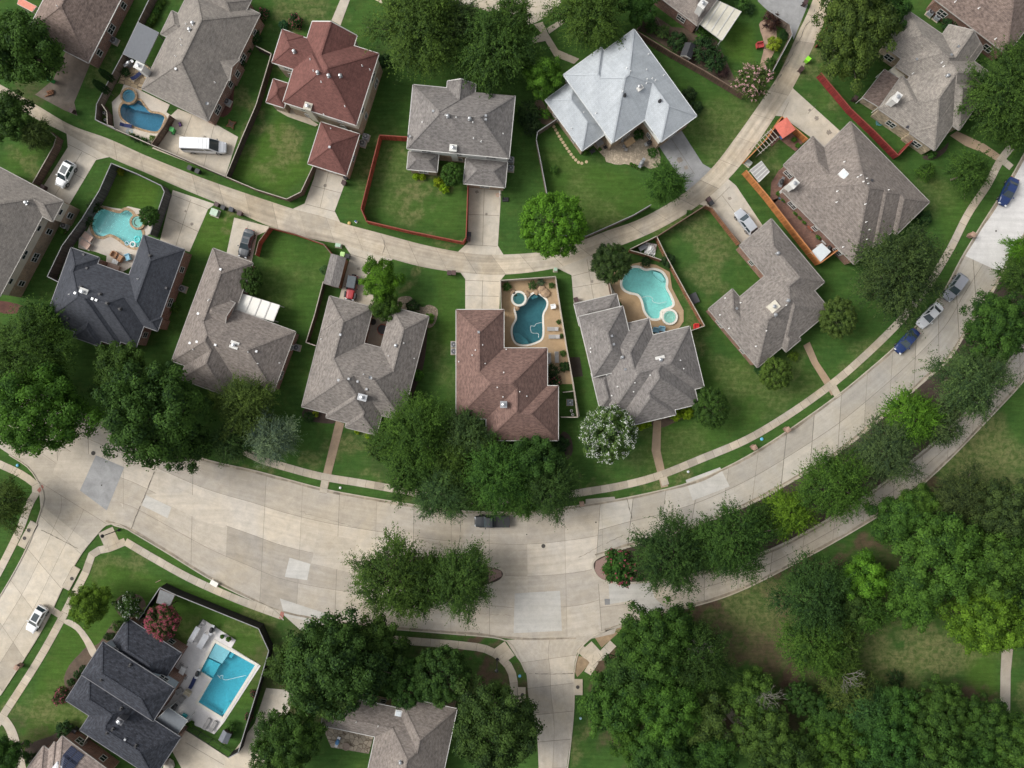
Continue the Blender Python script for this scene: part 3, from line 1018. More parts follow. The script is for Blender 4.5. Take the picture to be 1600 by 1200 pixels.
def tint_n(i, j):
    if j == 0 and i in (1, 4, 5, 8, 9): return 0.34
    if i >= 17: return 0.95
    return min(1, max(0, 0.55 + rndT.gauss(0, 0.14)))
slab_road('road', [(938, 786.5), (980, 778)] + NB[15:], [(932, 870)] + N_S[1:], 2, 5.6, 0.024, CON_NEW, 22, 0.075, tint_n)
slab_road('road', S_N, [(940, 986), (1000, 970)] + SE_S[1:], 2, 5.8, 0.028, CON_BLVD, 23, 0.07, lambda i, j: min(1, max(0, (0.62 if j == 0 else 0.5) + rndT.gauss(0, 0.08))))
# plain link between the carriageways, under the crossing
mb = MB(); mb.sheet([pxs([(915, 780), (960, 776), (985, 850), (985, 920), (960, 990), (915, 1000)])], 0.016, at=0.5); mb.build('road', [CON_BLVD], kind='structure')

CON_PATCH = concrete('replaced_slab_concrete', (0.42, 0.408, 0.382), (1.02, 1.0, 0.96), 0.14, 0.10)
# odd slabs: replaced panels and the dark one
mb = MB()
def patch(pts, z, t, mat, kx=Q, ox=0, oy=0):
    m = MB(); m.sheet([pxs(pts, ox, oy, kx)], z, at=t); return m.build('road_slab', [mat], kind='structure')
patch([(600, 445), (778, 520), (668, 790), (500, 665)], 0.034, 0.95, CON_GREY, oy=600)
patch([(912, 693), (1072, 770), (1048, 838), (886, 758)], 0.034, 0.85, CON_PATCH, oy=600)
patch([(385, 415), (600, 445), (500, 665), (330, 556)], 0.033, 0.7, CON_BLVD, oy=600)
patch([(1085, 600), (1300, 520), (1360, 640), (1130, 728)], 0.034, 0.78, CON_PATCH, ox=800, oy=600)
patch([(18, 108), (300, 92), (312, 342), (10, 357)], 0.034, 0.62, CON_PATCH, ox=800, oy=900)
patch([(605, 50), (860, 30), (890, 130), (610, 175)], 0.036, 0.62, CON_PATCH, ox=800, oy=900)
patch([(755, 150), (885, 130), (960, 200), (800, 262)], 0.036, 0.55, CON_PATCH, ox=800, oy=900)
patch([(210, 1085), (340, 1125), (320, 1225), (180, 1205)], 0.034, 0.85, CON_PATCH, ox=400, oy=600)
patch([(387, 930), (628, 975), (600, 1180), (345, 1120)], 0.033, 0.72, CON_BLVD, ox=400, oy=600)
patch([(150, 140), (440, 235), (410, 300), (180, 250)], 0.034, 0.75, CON_PATCH, ox=400, oy=900)
patch([(578, 142), (612, 142), (612, 178), (580, 180)], 0.040, 0.2, CON_GREY, ox=800, oy=900)
CON_WHITE = concrete('pale_new_concrete', (0.60, 0.585, 0.565), (1.0, 1.0, 1.0), 0.12, 0.10)
patch([(1506, 399), (1532, 355), (1570, 295), (1602, 238), (1650, 150), (1664, 262), (1590, 388), (1567, 427)], 0.0345, 0.5, CON_WHITE, 1.0)
# concrete apron on the left of the long slabs
patch([(948, 690), (1110, 655), (1300, 735), (1480, 800), (1400, 900), (1250, 850), (1075, 765), (905, 690)], 0.032, 0.95, CON_BLVD, oy=600)

# side street lower left, side road lower middle, cul-de-sac at the top
slab_road('side_street', [(60, 752), (70, 772), (64, 800), (48, 845), (20, 900), (-20, 965), (-70, 1050)], [(166, 818), (150, 836), (126, 866), (100, 912), (75, 965), (48, 1012), (0, 1086), (-40, 1150)][:7] + [(-30, 1132)], 3, 6.0, 0.030, CON_DRIVE, 31, 0.05)
patch([(60, 752), (166, 818), (120, 870), (64, 800)], 0.0315, 0.5, CON_DRIVE, 1.0)
patch([(20, 690), (185, 780), (212, 829), (184, 817), (165, 821), (140, 850), (66, 790), (63, 757), (45, 729), (14, 709)], 0.0328, 0.5, CON_BLVD, 1.0)
slab_road('side_road', [(790, 1000), (808, 1028), (822, 1050), (826, 1090), (838, 1140), (842, 1215), (844, 1330)], [(930, 992), (906, 1012), (897, 1042), (896, 1100), (892, 1150), (884, 1215), (880, 1330)], 2, 4.4, 0.030, CON_BLVD, 32, 0.06)
mb = MB(); mb.sheet([smooth_closed(pxs([(690, -60), (700, 0), (745, 12), (800, 30), (826, 38), (850, 28), (872, 10), (880, -10), (880, -60)]), 4)], 0.02, at=0.45); mb.build('cul_de_sac', [CON_DRIVE], kind='structure')

# alley
AN = [(-60, 105), (0, 132), (60, 166), (112, 196), (170, 217), (228, 243), (300, 272), (352, 291), (420, 314), (460, 327), (500, 337), (540, 350), (600, 366), (660, 382), (720, 394), (772, 398), (850, 393), (905, 377), (950, 360), (1000, 342), (1060, 308), (1110, 265), (1150, 214), (1195, 150), (1220, 110), (1245, 55), (1266, 10), (1290, -60)]
AS = [(-60, 127), (0, 153), (55, 185), (104, 209), (172, 246), (228, 270), (285, 295), (350, 322), (412, 350), (450, 362), (490, 374), (538, 383), (600, 401), (660, 417), (720, 426), (790, 429), (868, 419), (925, 399), (990, 376), (1045, 350), (1092, 320), (1135, 283), (1175, 235), (1225, 160), (1248, 120), (1274, 65), (1298, 10), (1320, -60)]
slab_road('alley', AN, AS, 1, 4.6, 0.026, CON_ALLEY, 41, 0.05, None, 0.2)
# crack along the alley's crown
mb = MB(); rc = random.Random(3)
def crack(pts, wd=0.05, jit=0.22):
    P = smooth_open(pxs(pts), 0.5)
    P = [(p[0] + rc.gauss(0, jit * 0.4), p[1] + rc.gauss(0, jit * 0.4)) for p in P]
    for i in range(len(P) - 1):
        if rc.random() < 0.12: continue
        w = wd * rc.uniform(0.4, 1.5)
        a = offset_line(P[i:i + 2], w / 2); b = offset_line(P[i:i + 2], -w / 2)
        mb.face([(*a[0], 0.046), (*a[1], 0.046), (*b[1], 0.046), (*b[0], 0.046)])
crack([(1206, 140), (1232, 95), (1256, 48), (1275, 10)], 0.10)
crack([(905, 870), (945, 850), (970, 838), (1000, 828)], 0.06)
crack([(205, 826), (237, 748), (252, 700)], 0.12, 0.08)
crack([(65, 828), (95, 843), (122, 857)], 0.10, 0.08)
crack([(979, 778), (988, 812), (996, 842)], 0.10, 0.08)
crack([(718, 850), (720, 812)], 0.08, 0.08)
crack([(822, 1052), (860, 1053), (898, 1052)], 0.10, 0.06)
crack([(599, 370), (601, 385), (597, 400)], 0.07, 0.1)
crack([(700, 1165 - 310), (640, 840), (560, 825), (470, 800)], 0.035, 0.25)
crack([(600, 950), (700, 955), (800, 962)], 0.03, 0.2)
crack([(1230, 800), (1270, 780)], 0.03, 0.2)
mb.build('road_crack', [JOINT], kind='structure')


def flat(name, pts, z, mat, t=0.5, k=1.0, ox=0, oy=0, sm=0, jl=None):
    P = pxs(pts, ox, oy, k)
    if sm: P = smooth_closed(P, sm)
    m = MB(); m.sheet([P], z, at=t)
    o = m.build(name, [mat], kind='structure')
    if jl:
        j = MB()
        for a, b in jl:
            a = Vector((*w2(ox + a[0] * k, oy + a[1] * k), 0)); b = Vector((*w2(ox + b[0] * k, oy + b[1] * k), 0)); d = (b - a).normalized(); nn = Vector((-d.y, d.x, 0)) * 0.03
            j.face([(p.x, p.y, z + 0.005) for p in (a - nn, b - nn, b + nn, a + nn)])
        j.build('joint_lines', [JOINT], parent=o)
    return o


D = 'driveway'
flat(D, [(103, 80), (141, 100), (116, 160), (121, 181), (100, 172), (55, 148), (83, 125)], 0.014, CON_DARK, 0.6)
flat(D, [(262, 185), (278, 170), (335, 193), (372, 214), (352, 276), (300, 256), (238, 232)], 0.016, CON_DRIVE, 0.6, jl=[((300, 180), (275, 245)), ((335, 195), (318, 262)), ((268, 205), (360, 242))])
flat(D, [(104, 207), (172, 245), (150, 250), (107, 322), (64, 297), (106, 230)], 0.016, CON_DRIVE, 0.55, jl=[((106, 225), (152, 248)), ((128, 238), (86, 305)), ((90, 258), (132, 280))])
flat(D, [(497, 255), (545, 270), (523, 330), (534, 352), (456, 327), (476, 318), (490, 280)], 0.017, CON_DRIVE, 0.55, jl=[((478, 319), (524, 331)), ((515, 262), (500, 325)), ((488, 290), (534, 302))])
flat(D, [(733, 278), (784, 285), (778, 384), (788, 400), (713, 396), (731, 379)], 0.017, CON_DRIVE, 0.5, jl=[((731, 382), (777, 385)), ((757, 282), (754, 384)), ((732, 335), (780, 337))])
flat(D, [(1028, 226), (1064, 203), (1098, 256), (1112, 264), (1108, 276), (1072, 300), (1066, 283)], 0.017, CON_GREY, 0.75, jl=[((1048, 215), (1085, 272))])
flat(D, [(1230, 129), (1241, 140), (1314, 206), (1296, 236), (1222, 182), (1205, 180), (1190, 200), (1180, 215)], 0.017, CON_DRIVE, 0.5, jl=[((1232, 160), (1222, 181)), ((1262, 178), (1275, 165))])
flat(D, [(1090, 318), (1118, 290), (1138, 280), (1150, 290), (1194, 356), (1160, 382), (1112, 326)], 0.017, CON_DRIVE, 0.5, jl=[((1110, 322), (1140, 292)), ((1128, 305), (1175, 368))])
flat(D, [(866, 417), (930, 393), (950, 440), (964, 462), (897, 480), (893, 430)], 0.017, CON_DRIVE, 0.5, jl=[((892, 432), (938, 420)), ((893, 450), (950, 440)), ((917, 405), (928, 470))])
flat(D, [(718, 424), (792, 426), (782, 438), (780, 488), (727, 488), (727, 436)], 0.017, CON_DRIVE, 0.6, jl=[((727, 438), (780, 440)), ((754, 438), (753, 486)), ((727, 462), (780, 463))])
flat(D, [(536, 380), (615, 403), (604, 416), (580, 484), (530, 466), (548, 398)], 0.017, CON_DRIVE, 0.45, jl=[((547, 397), (595, 412))])
flat(D, [(366, 340), (428, 356), (402, 368), (392, 416), (354, 396)], 0.017, CON_DRIVE, 0.5, jl=[((375, 341), (402, 348)), ((388, 352), (376, 404))])
flat(D, [(270, 297), (336, 319), (325, 327), (296, 394), (250, 376)], 0.017, CON_DRIVE, 0.55, jl=[((270, 305), (324, 326)), ((298, 312), (275, 384)), ((262, 340), (310, 362))])
flat(D, [(266, 1168), (288, 1140), (358, 1184), (398, 1130), (416, 1075), (470, 1080), (420, 1160), (404, 1230), (300, 1230)], 0.017, CON_DRIVE, 0.55, jl=[((290, 1160), (350, 1195))])
flat(D, [(1182, -40), (1240, -40), (1262, 8), (1240, 62), (1233, 38), (1200, 17), (1184, 2)], 0.017, CON_GREY, 0.9)
flat(D, [(1440, 0), (1000, 0)][:0] or [(440, 958), (455, 944), (512, 976), (470, 985)], 0.012, CON_NEW, 0.6)

# footpaths and sidewalks
F = 'footpath'
flat(F, [(499, 764), (512, 764), (538, 662), (525, 657)], 0.045, AGG, 0.5)
flat(F, [(1021, 657), (1033, 657), (1032, 704), (1044, 760), (1033, 762), (1018, 704)], 0.045, AGG, 0.7)
flat(F, [(1255, 540), (1265, 534), (1278, 565), (1297, 593), (1309, 612), (1299, 618), (1284, 594), (1268, 568)], 0.045, AGG, 0.7)
flat(F, [(1484, 212), (1495, 205), (1538, 225), (1564, 243), (1558, 252), (1534, 238), (1508, 228)], 0.045, AGG, 0.85)
flat(F, [(834, 38), (848, 34), (856, 52), (872, 78), (905, 92), (897, 100), (866, 88), (852, 64), (833, 68), (831, 61), (846, 52)], 0.040, CON_WALK, 0.3)
flat(F, [(854, 44), (878, 30), (882, 36), (858, 53)], 0.042, CON_WALK, 0.35)
flat(F, [(540, -20), (554, -20), (532, 40), (518, 32)], 0.040, CON_WALK, 0.6)
flat(F, [(570, -10), (590, -10), (600, 8)], 0.040, CON_WALK, 0.6)
flat(F, [(98, 972), (108, 968), (125, 978), (142, 1000), (152, 1020), (143, 1026), (132, 1004), (118, 984)], 0.045, CON_WALK, 0.6, sm=3)
flat(F, [(0, 1116), (8, 1116), (22, 1134), (30, 1155), (40, 1195), (44, 1230), (30, 1230), (24, 1195), (16, 1160), (6, 1135), (-10, 1120)], 0.045, CON_WALK, 0.6, sm=3)
flat(F, [(1565, 1013), (1583, 1010), (1579, 1050), (1578, 1118), (1562, 1118), (1563, 1050)], 0.045, CON_WALK, 0.15)
flat(F, [(1114, 1080), (1125, 1086), (1145, 1110), (1166, 1140), (1160, 1150), (1135, 1118), (1108, 1092)], 0.045, CON_WALK, 0.1)
flat(F, [(1120, 1125), (1132, 1120), (1135, 1124), (1124, 1130)], 0.043, CON_WALK, 0.3)

WZ = [0.050]
def walk(pts, w, name='sidewalk', step=1.5, tn=None, seed=1):
    L = smooth_open(pxs(pts), step); r = random.Random(seed)
    A = offset_line(L, w / 2); B = offset_line(L, -w / 2)
    WZ[0] += 0.0012; m = MB(); strip_mesh(m, A, B, 1, WZ[0], tn, r)
    o = m.build(name, [CON_WALK], kind='structure')
    j = MB(); joints(j, A, B, 1, WZ[0] + 0.004, 0.035, r, 1, False, 0.1); j.build('joint_lines', [JOINT], parent=o)

walk([(380, 704), (408, 718), (440, 728), (500, 744), (560, 754), (606, 762), (680, 775), (760, 783), (840, 781), (905, 770), (970, 759), (1030, 743), (1100, 715), (1160, 690), (1210, 662), (1270, 622), (1330, 575), (1405, 503), (1450, 445), (1484, 390), (1512, 335), (1542, 290), (1562, 252), (1580, 230)], 1.25, seed=2)
walk([(505, 770), (508, 750)], 1.2, seed=3); walk([(1040, 758), (1036, 745)], 1.2, seed=3); walk([(1310, 620), (1300, 602)], 1.2, seed=4)
walk([(1563, 248), (1580, 262)], 1.1, seed=9)
walk([(-20, 716), (8, 729), (35, 742), (58, 762), (45, 790), (30, 830), (0, 890), (-20, 925)], 1.25, seed=4)
walk([(196, 846), (172, 856), (146, 864), (135, 892), (118, 925), (96, 968), (60, 1032), (10, 1110), (-10, 1140)], 1.25, seed=5)
walk([(165, 828), (176, 852)], 2.6, seed=5)
walk([(196, 846), (240, 872), (300, 905), (370, 936), (440, 962)], 1.25, seed=6)
walk([(74, 948), (96, 962)], 1.1, seed=6)
walk([(600, 998), (660, 1003), (720, 1008), (762, 1015), (790, 1035), (802, 1060), (804, 1110)], 1.3, seed=7)
walk([(780, 1008), (796, 1030)], 2.2, seed=7)
walk([(905, 1012), (930, 1030), (958, 1005)], 1.4, seed=8); walk([(930, 1032), (918, 1052)], 1.3, seed=8); walk([(915, 1010), (935, 1032)], 2.6, seed=8)

# kerbs
kb = MB()
for line, sd in ((NB, 1), (SE_S, -1), ([(206, 830), (260, 862), (330, 905), (390, 935), (425, 950), (444, 968)], -1), ([(600, 981), (700, 989), (770, 995), (796, 1003), (808, 1020), (822, 1050)], -1),
                 ([(897, 1050), (898, 1038), (907, 1012), (930, 992), (975, 974)], -1), ([(896, 1050), (896, 1100), (892, 1150), (884, 1215)], 1), ([(206, 830), (185, 818), (165, 820), (148, 838), (126, 866), (100, 912), (75, 965), (48, 1012), (0, 1086)], 1),
                 ([(15, 710), (45, 730), (62, 755), (70, 775), (64, 800), (48, 845), (20, 900), (-20, 965)], -1)):
    kerb(kb, smooth_open(pxs(line), 1.2), sd)
kb.build('kerb', [KERB], kind='structure')


GUT = concrete('gutter_pan', (0.300, 0.262, 0.212), (1.05, 1, 0.9), 0.45)
rg_ = random.Random(8)
for line, sd in ((NB[2:], -1), (SBW[3:15], 1), (SE_S, 1), (N_S, 1), (S_N[2:], -1)):
    L_ = smooth_open(pxs(line), 1.1)
    gm = MB(); wd_ = [rg_.uniform(0.18, 0.5) for _ in L_]
    wd_ = [(wd_[max(0, i - 1)] + wd_[i] + wd_[min(len(wd_) - 1, i + 1)]) / 3 for i in range(len(wd_))]
    A_ = offset_line(L_, 0.0)
    for i in range(len(L_) - 1):
        o1 = offset_line(L_[i:i + 2], sd * wd_[i])[0]; o2 = offset_line(L_[i:i + 2], sd * wd_[i + 1])[1]
        gm.face([(*A_[i], 0.0385), (*A_[i + 1], 0.0385), (*o2, 0.0385), (*o1, 0.0385)], 0, None, min(1, max(0, rg_.gauss(.5, .2))))
    gm.build('gutter', [GUT], kind='structure')


def median(pts, name='median'):
    P = smooth_closed(pxs(pts), 5)
    m = MB(); m.sheet([P], 0.10); o = m.build(name, [MULCH], kind='structure')
    k = MB(); Oo = offset_closed(P, 0.16); Ii = offset_closed(P, -0.18)
    n = len(P)
    for i in range(n):
        i2 = (i + 1) % n
        k.face([(*Oo[i], 0.15), (*Oo[i2], 0.15), (*Ii[i2], 0.15), (*Ii[i], 0.15)]); k.face([(*Oo[i], 0.0), (*Oo[i2], 0.0), (*Oo[i2], 0.15), (*Oo[i], 0.15)])
        k.face([(*Ii[i], 0.1), (*Ii[i2], 0.1), (*Ii[i2], 0.15), (*Ii[i], 0.15)])
    k.build('median_kerb', [KERB], parent=o)
median([(932, 872), (975, 856), (1040, 838), (1165, 790), (1250, 744), (1310, 707), (1385, 646), (1440, 598), (1482, 561), (1512, 513), (1550, 456), (1590, 386), (1650, 290), (1680, 300), (1660, 452), (1590, 546), (1545, 604), (1500, 653), (1450, 698), (1400, 739), (1350, 776), (1265, 828), (1200, 860), (1130, 884), (1060, 901), (1000, 910), (945, 908), (927, 890)])
median([(600, 872), (660, 868), (720, 872), (760, 882), (784, 890), (786, 902), (770, 912), (730, 920), (660, 925), (610, 918), (585, 895)])
# red brick noses of the medians
flat('median_paving', [(931, 877), (948, 868), (950, 908), (936, 904), (929, 890)], 0.108, plain('red_paver', (0.25, 0.165, 0.14), 0.9, scale=8), 0.5)
flat('median_paving', [(762, 885), (783, 892), (784, 900), (764, 910)], 0.108, MATS['red_paver'], 0.5)

# planting beds and bare patches with edges of their own
flat('planting_bed', [(510, 640), (525, 650), (520, 662), (478, 656), (473, 642), (490, 634)], 0.008, MULCH, sm=3)
flat('planting_bed', [(668, 500), (664, 560), (652, 600), (636, 640), (640, 600), (655, 540), (660, 500)], 0.008, MULCH, sm=3)
flat('planting_bed', [(622, 466), (640, 463), (648, 472), (660, 480), (670, 476), (684, 484), (680, 505), (668, 512), (655, 488), (625, 482)], 0.010, flagstone('river_stone', (0.27, 0.22, 0.16), 4.0), sm=3)
flat('planting_bed', [(872, 690), (880, 674), (892, 684), (895, 705), (886, 718), (880, 700)], 0.008, MULCH, sm=3)
flat('planting_bed', [(1010, 655), (1060, 640), (1075, 648), (1050, 662), (1030, 668)], 0.008, SOIL, sm=3)
flat('planting_bed', [(1210, 195), (1218, 185), (1250, 215), (1246, 240)], 0.008, MULCH)
flat('planting_bed', [(835, 160), (848, 158), (860, 185), (872, 186), (862, 195), (846, 193), (838, 180)], 0.008, SOIL, sm=3)
flat('planting_bed', [(1442, 244), (1470, 234), (1482, 222), (1478, 236), (1462, 248), (1448, 250)], 0.008, MULCH, sm=3)
flat('planting_bed', [(345, 140), (372, 110), (366, 140), (362, 172), (344, 182)], 0.008, gravel('red_mulch', (0.10, 0.04, 0.03)), sm=3)
flat('planting_bed', [(100, 1060), (108, 1040), (124, 1022), (136, 1010), (150, 1008), (160, 998), (178, 970), (185, 985), (170, 1004), (130, 1055), (116, 1084), (104, 1078)], 0.008, SOIL, sm=2)
flat('planting_bed', [(180, 940), (195, 928), (218, 930), (228, 945), (220, 962), (200, 968), (184, 958)], 0.008, SOIL, sm=3)
flat('planting_bed', [(40, 1165), (80, 1150), (112, 1130), (112, 1142), (90, 1160), (60, 1190), (44, 1190)], 0.008, MULCH, sm=2)
flat('planting_bed', [(888, 558), (906, 558), (911, 588), (893, 590)], 0.012, gravel('black_mulch', (0.035, 0.028, 0.022)))
flat('planting_bed', [(925, 990), (935, 988), (975, 976), (965, 990), (940, 1012)], 0.010, DG)
flat('planting_bed', [(900, 1024), (928, 1030), (902, 1058), (898, 1050)], 0.010, DG)
flat('planting_bed', [(1015, 18), (1050, 42), (1092, 46), (1120, 64), (1160, 148), (1000, 48)], 0.006, SOIL)
flat('planting_bed', [(1186, 38), (1200, 30), (1212, 40), (1212, 75), (1195, 105), (1188, 100), (1194, 70)], 0.010, gravel('pink_gravel', (0.36, 0.25, 0.18), 0.3), sm=3)
flat('planting_bed', [(0, 470), (36, 478), (34, 488), (6, 490), (-10, 480)], 0.008, gravel('red_mulch', (0.10, 0.04, 0.03)), sm=3)


# oil drips and old stains on the parking courts
rs = random.Random(12)
STAIN = concrete('oil_stain', (0.235, 0.205, 0.170), (1, 1, 1), 0.3)
for px, py, r in ((1276, 185, 3.6), (1295, 207, 4.0), (1265, 172, 2.2), (1140, 310, 2.6), (760, 335, 2.2), (745, 300, 2.6), (508, 290, 2.6), (1062, 250, 4.5), (1072, 262, 3.2), (300, 350, 2.5), (290, 330, 1.8), (925, 440, 2.4), (560, 420, 2.4), (385, 395, 2.0), (320, 215, 3.0)):
    x, y = w2(px, py); n = 18; a0 = rs.uniform(0, 6)
    P = [(x + r / S * (1 + 0.3 * math.sin(3 * k + a0) + rs.uniform(-.15, .15)) * math.cos(2 * PI * k / n), y + r / S * (1 + 0.3 * math.sin(2 * k + a0) + rs.uniform(-.15, .15)) * math.sin(2 * PI * k / n)) for k in range(n)]
    m = MB(); m.sheet([P], 0.0245 + 0.0002 * len(SC.objects) % 0.001, at=rs.uniform(.5, .9)); m.build('oil_stain', [STAIN], kind='structure')
# ------------------------------------------------------------------ houses
class Mass:
    """one roofed volume: a rectilinear eave outline in the house's own frame (photo pixels at eave height)"""

    def __init__(s, o, ang, poly, he, pitch=0.58, gables=(), inset=0.32):
        if he < 4.2: he += 0.35
        s.o = o; s.a = R(ang); s.he = he; s.pitch = pitch
        s.k = (1 - he / H) / S
        s.poly = [(u * s.k, v * s.k) for u, v in poly]         # metres
        s.gables = gables
        s.inset = inset
        s.rects = s._rects()

    def w(s, u, v, z):
        ca, sa = math.cos(s.a), math.sin(s.a)
        bx = (s.o[0] - 800) * s.k; by = (600 - s.o[1]) * s.k
        return (bx + u * ca - v * sa, by - (u * sa + v * ca), z)

    def inv(s, x, y):
        ca, sa = math.cos(s.a), math.sin(s.a)
        dx = x - (s.o[0] - 800) * s.k; dy = -(y - (600 - s.o[1]) * s.k)
        return (dx * ca + dy * sa, -dx * sa + dy * ca)

    def _rects(s):
        xs = sorted(set(round(p[0], 3) for p in s.poly)); ys = sorted(set(round(p[1], 3) for p in s.poly))
        nx, ny = len(xs) - 1, len(ys) - 1
        ins = [[False] * ny for _ in range(nx)]
        P = s.poly; n = len(P)
        for i in range(nx):
            for j in range(ny):
                cx, cy = (xs[i] + xs[i + 1]) / 2, (ys[j] + ys[j + 1]) / 2
                r = False; q = n - 1
                for t in range(n):
                    if (P[t][1] > cy) != (P[q][1] > cy) and cx < (P[q][0] - P[t][0]) * (cy - P[t][1]) / (P[q][1] - P[t][1]) + P[t][0]: r = not r
                    q = t
                ins[i][j] = r
        ok = []
        for i0 in range(nx):
            for i1 in range(i0, nx):
                for j0 in range(ny):
                    for j1 in range(j0, ny):
                        if all(ins[i][j] for i in range(i0, i1 + 1) for j in range(j0, j1 + 1)): ok.append((i0, i1, j0, j1))
        st = set(ok)
        mx = [r for r in ok if not any(q != r and q[0] <= r[0] and q[1] >= r[1] and q[2] <= r[2] and q[3] >= r[3] for q in st)]
        out = []
        for i0, i1, j0, j1 in mx:
            r = (xs[i0], xs[i1 + 1], ys[j0], ys[j1 + 1])
            if min(r[1] - r[0], r[3] - r[2]) > 0.7: out.append(r)
        out.sort(key=lambda r: -(r[1] - r[0]) * (r[3] - r[2]))
        return out

    def gable_sides(s, r):
        """which sides of rect r lie on gable edges: W,E,N,S = x0,x1,y0,y1"""
        g = set(); n = len(s.poly)
        for i in s.gables:
            a = s.poly[i]; b = s.poly[(i + 1) % n]
            if abs(a[0] - b[0]) < 0.02:
                lo, hi = sorted((a[1], b[1]))
                for side, x in (('W', r[0]), ('E', r[1])):
                    if abs(x - a[0]) < 0.03 and r[2] >= lo - 0.05 and r[3] <= hi + 0.05: g.add(side)
            else:
                lo, hi = sorted((a[0], b[0]))
                for side, y in (('N', r[2]), ('S', r[3])):
                    if abs(y - a[1]) < 0.03 and r[0] >= lo - 0.05 and r[1] <= hi + 0.05: g.add(side)
        return g

    def roof_rect(s, mb, cap, r, dz):
        x0, x1, y0, y1 = r; w = x1 - x0; h = y1 - y0; p = s.pitch
        g = s.gable_sides(r)
        along_x = w >= h
        if g & {'N', 'S'} and not g & {'W', 'E'}: along_x = False
        if g & {'W', 'E'} and not g & {'N', 'S'}: along_x = True
        he = s.he + dz
        f = s.w
        th = 0.2
        def P(u, v, z): return f(u, v, z)
        def tri(pts, eave, at=0.5):
            # uv: u along the eave direction, v up the slope
            uv = []
            sl = math.sqrt(1 + p * p)
            for (u, v, z) in pts:
                uv.append((u if eave == 'x' else v, (z - s.he) / p * sl))
            mb.face([P(*q) for q in pts], 0, uv, at)
        if along_x:
            half = h / 2; zr = he + p * half; ym = (y0 + y1) / 2
            a = 0 if 'W' in g else min(half, w * 0.5); b = 0 if 'E' in g else min(half, w * 0.5)
            A = (x0 + a, ym, zr); B = (x1 - b, ym, zr)
            c = [(x0, y0, he), (x1, y0, he), (x1, y1, he), (x0, y1, he)]
            tri([c[0], c[1], B, A] if B[0] - A[0] > 0.02 else [c[0], c[1], B], 'x')
            tri([c[2], c[3], A, B] if B[0] - A[0] > 0.02 else [c[2], c[3], A], 'x')
            if a: tri([c[3], c[0], A], 'y')
            else: mb.face([P(*q) for q in (c[3], c[0], A)], 1, [(y1, 0), (y0, 0), (ym, zr - he)])
            if b: tri([c[1], c[2], B], 'y')
            else: mb.face([P(*q) for q in (c[1], c[2], B)], 1, [(y0, 0), (y1, 0), (ym, zr - he)])
            lines = [(A, B)] + ([(c[0], A), (c[3], A)] if a else []) + ([(c[1], B), (c[2], B)] if b else [])
            if not a: s.rakes += [(c[0], A), (c[3], A)]
            if not b: s.rakes += [(c[1], B), (c[2], B)]
        else:
            half = w / 2; zr = he + p * half; xm = (x0 + x1) / 2
            a = 0 if 'N' in g else min(half, h * 0.5); b = 0 if 'S' in g else min(half, h * 0.5)
            A = (xm, y0 + a, zr); B = (xm, y1 - b, zr)
            c = [(x0, y0, he), (x1, y0, he), (x1, y1, he), (x0, y1, he)]
            tri([c[3], c[0], A, B] if B[1] - A[1] > 0.02 else [c[3], c[0], A], 'y')
            tri([c[1], c[2], B, A] if B[1] - A[1] > 0.02 else [c[1], c[2], B], 'y')
            if a: tri([c[0], c[1], A], 'x')
            else: mb.face([P(*q) for q in (c[0], c[1], A)], 1, [(x0, 0), (x1, 0), (xm, zr - he)])
            if b: tri([c[2], c[3], B], 'x')
            else: mb.face([P(*q) for q in (c[2], c[3], B)], 1, [(x1, 0), (x0, 0), (xm, zr - he)])
            lines = [(A, B)] + ([(c[0], A), (c[1], A)] if a else []) + ([(c[2], B), (c[3], B)] if b else [])
            if not a: s.rakes += [(c[0], A), (c[1], A)]
            if not b: s.rakes += [(c[2], B), (c[3], B)]
        # sides and soffit
        lo = he - th
        for i in range(4):
            q = c[i]; t = c[(i + 1) % 4]
            mb.face([P(q[0], q[1], lo), P(t[0], t[1], lo), P(*t), P(*q)], 2)
        mb.face([P(q[0], q[1], lo) for q in c], 2)
        for A_, B_ in lines:
            if math.dist(A_, B_) < 0.4: continue
            cap.append((P(*A_), P(*B_)))

    def z_at(s, x, y):
        """roof height above a world point (None outside)"""
        u, v = s.inv(x, y); best = None
        for r in s.rects:
            x0, x1, y0, y1 = r
            if x0 - .05 <= u <= x1 + .05 and y0 - .05 <= v <= y1 + .05:
                g = s.gable_sides(r); d = []
                w = x1 - x0; h = y1 - y0
                ax = w >= h
                if g & {'N', 'S'} and not g & {'W', 'E'}: ax = False
                if g & {'W', 'E'} and not g & {'N', 'S'}: ax = True
                if 'W' not in g: d.append(u - x0)
                if 'E' not in g: d.append(x1 - u)
                if 'N' not in g: d.append(v - y0)
                if 'S' not in g: d.append(y1 - v)
                z = s.he + s.pitch * max(0, min(d))
                best = z if best is None else max(best, z)
        return best

    def inset_poly(s, d):
        n = len(s.poly)
        A = sum(s.poly[i][0] * s.poly[(i + 1) % n][1] - s.poly[(i + 1) % n][0] * s.poly[i][1] for i in range(n))
        return offset_closed(s.poly, -d) if True else None


def roof_z(masses, x, y):
    z = [m.z_at(x, y) for m in masses]
    z = [q for q in z if q is not None]
    return max(z) if z else 3.0


def on_roof(masses, px, py):
    z = 4.0
    for _ in range(8):
        x, y, _z = W(px, py, z); z = roof_z(masses, x, y)
    return W(px, py, z)


def window_unit(house, wall, a, b, t, z0, z1, w, frame_mat=TRIM):
    """a framed window on the wall line a-b (world 2-d), facing right of a->b given by outward normal"""
    d = Vector((b[0] - a[0], b[1] - a[1])); L = d.length; d /= L
    return d


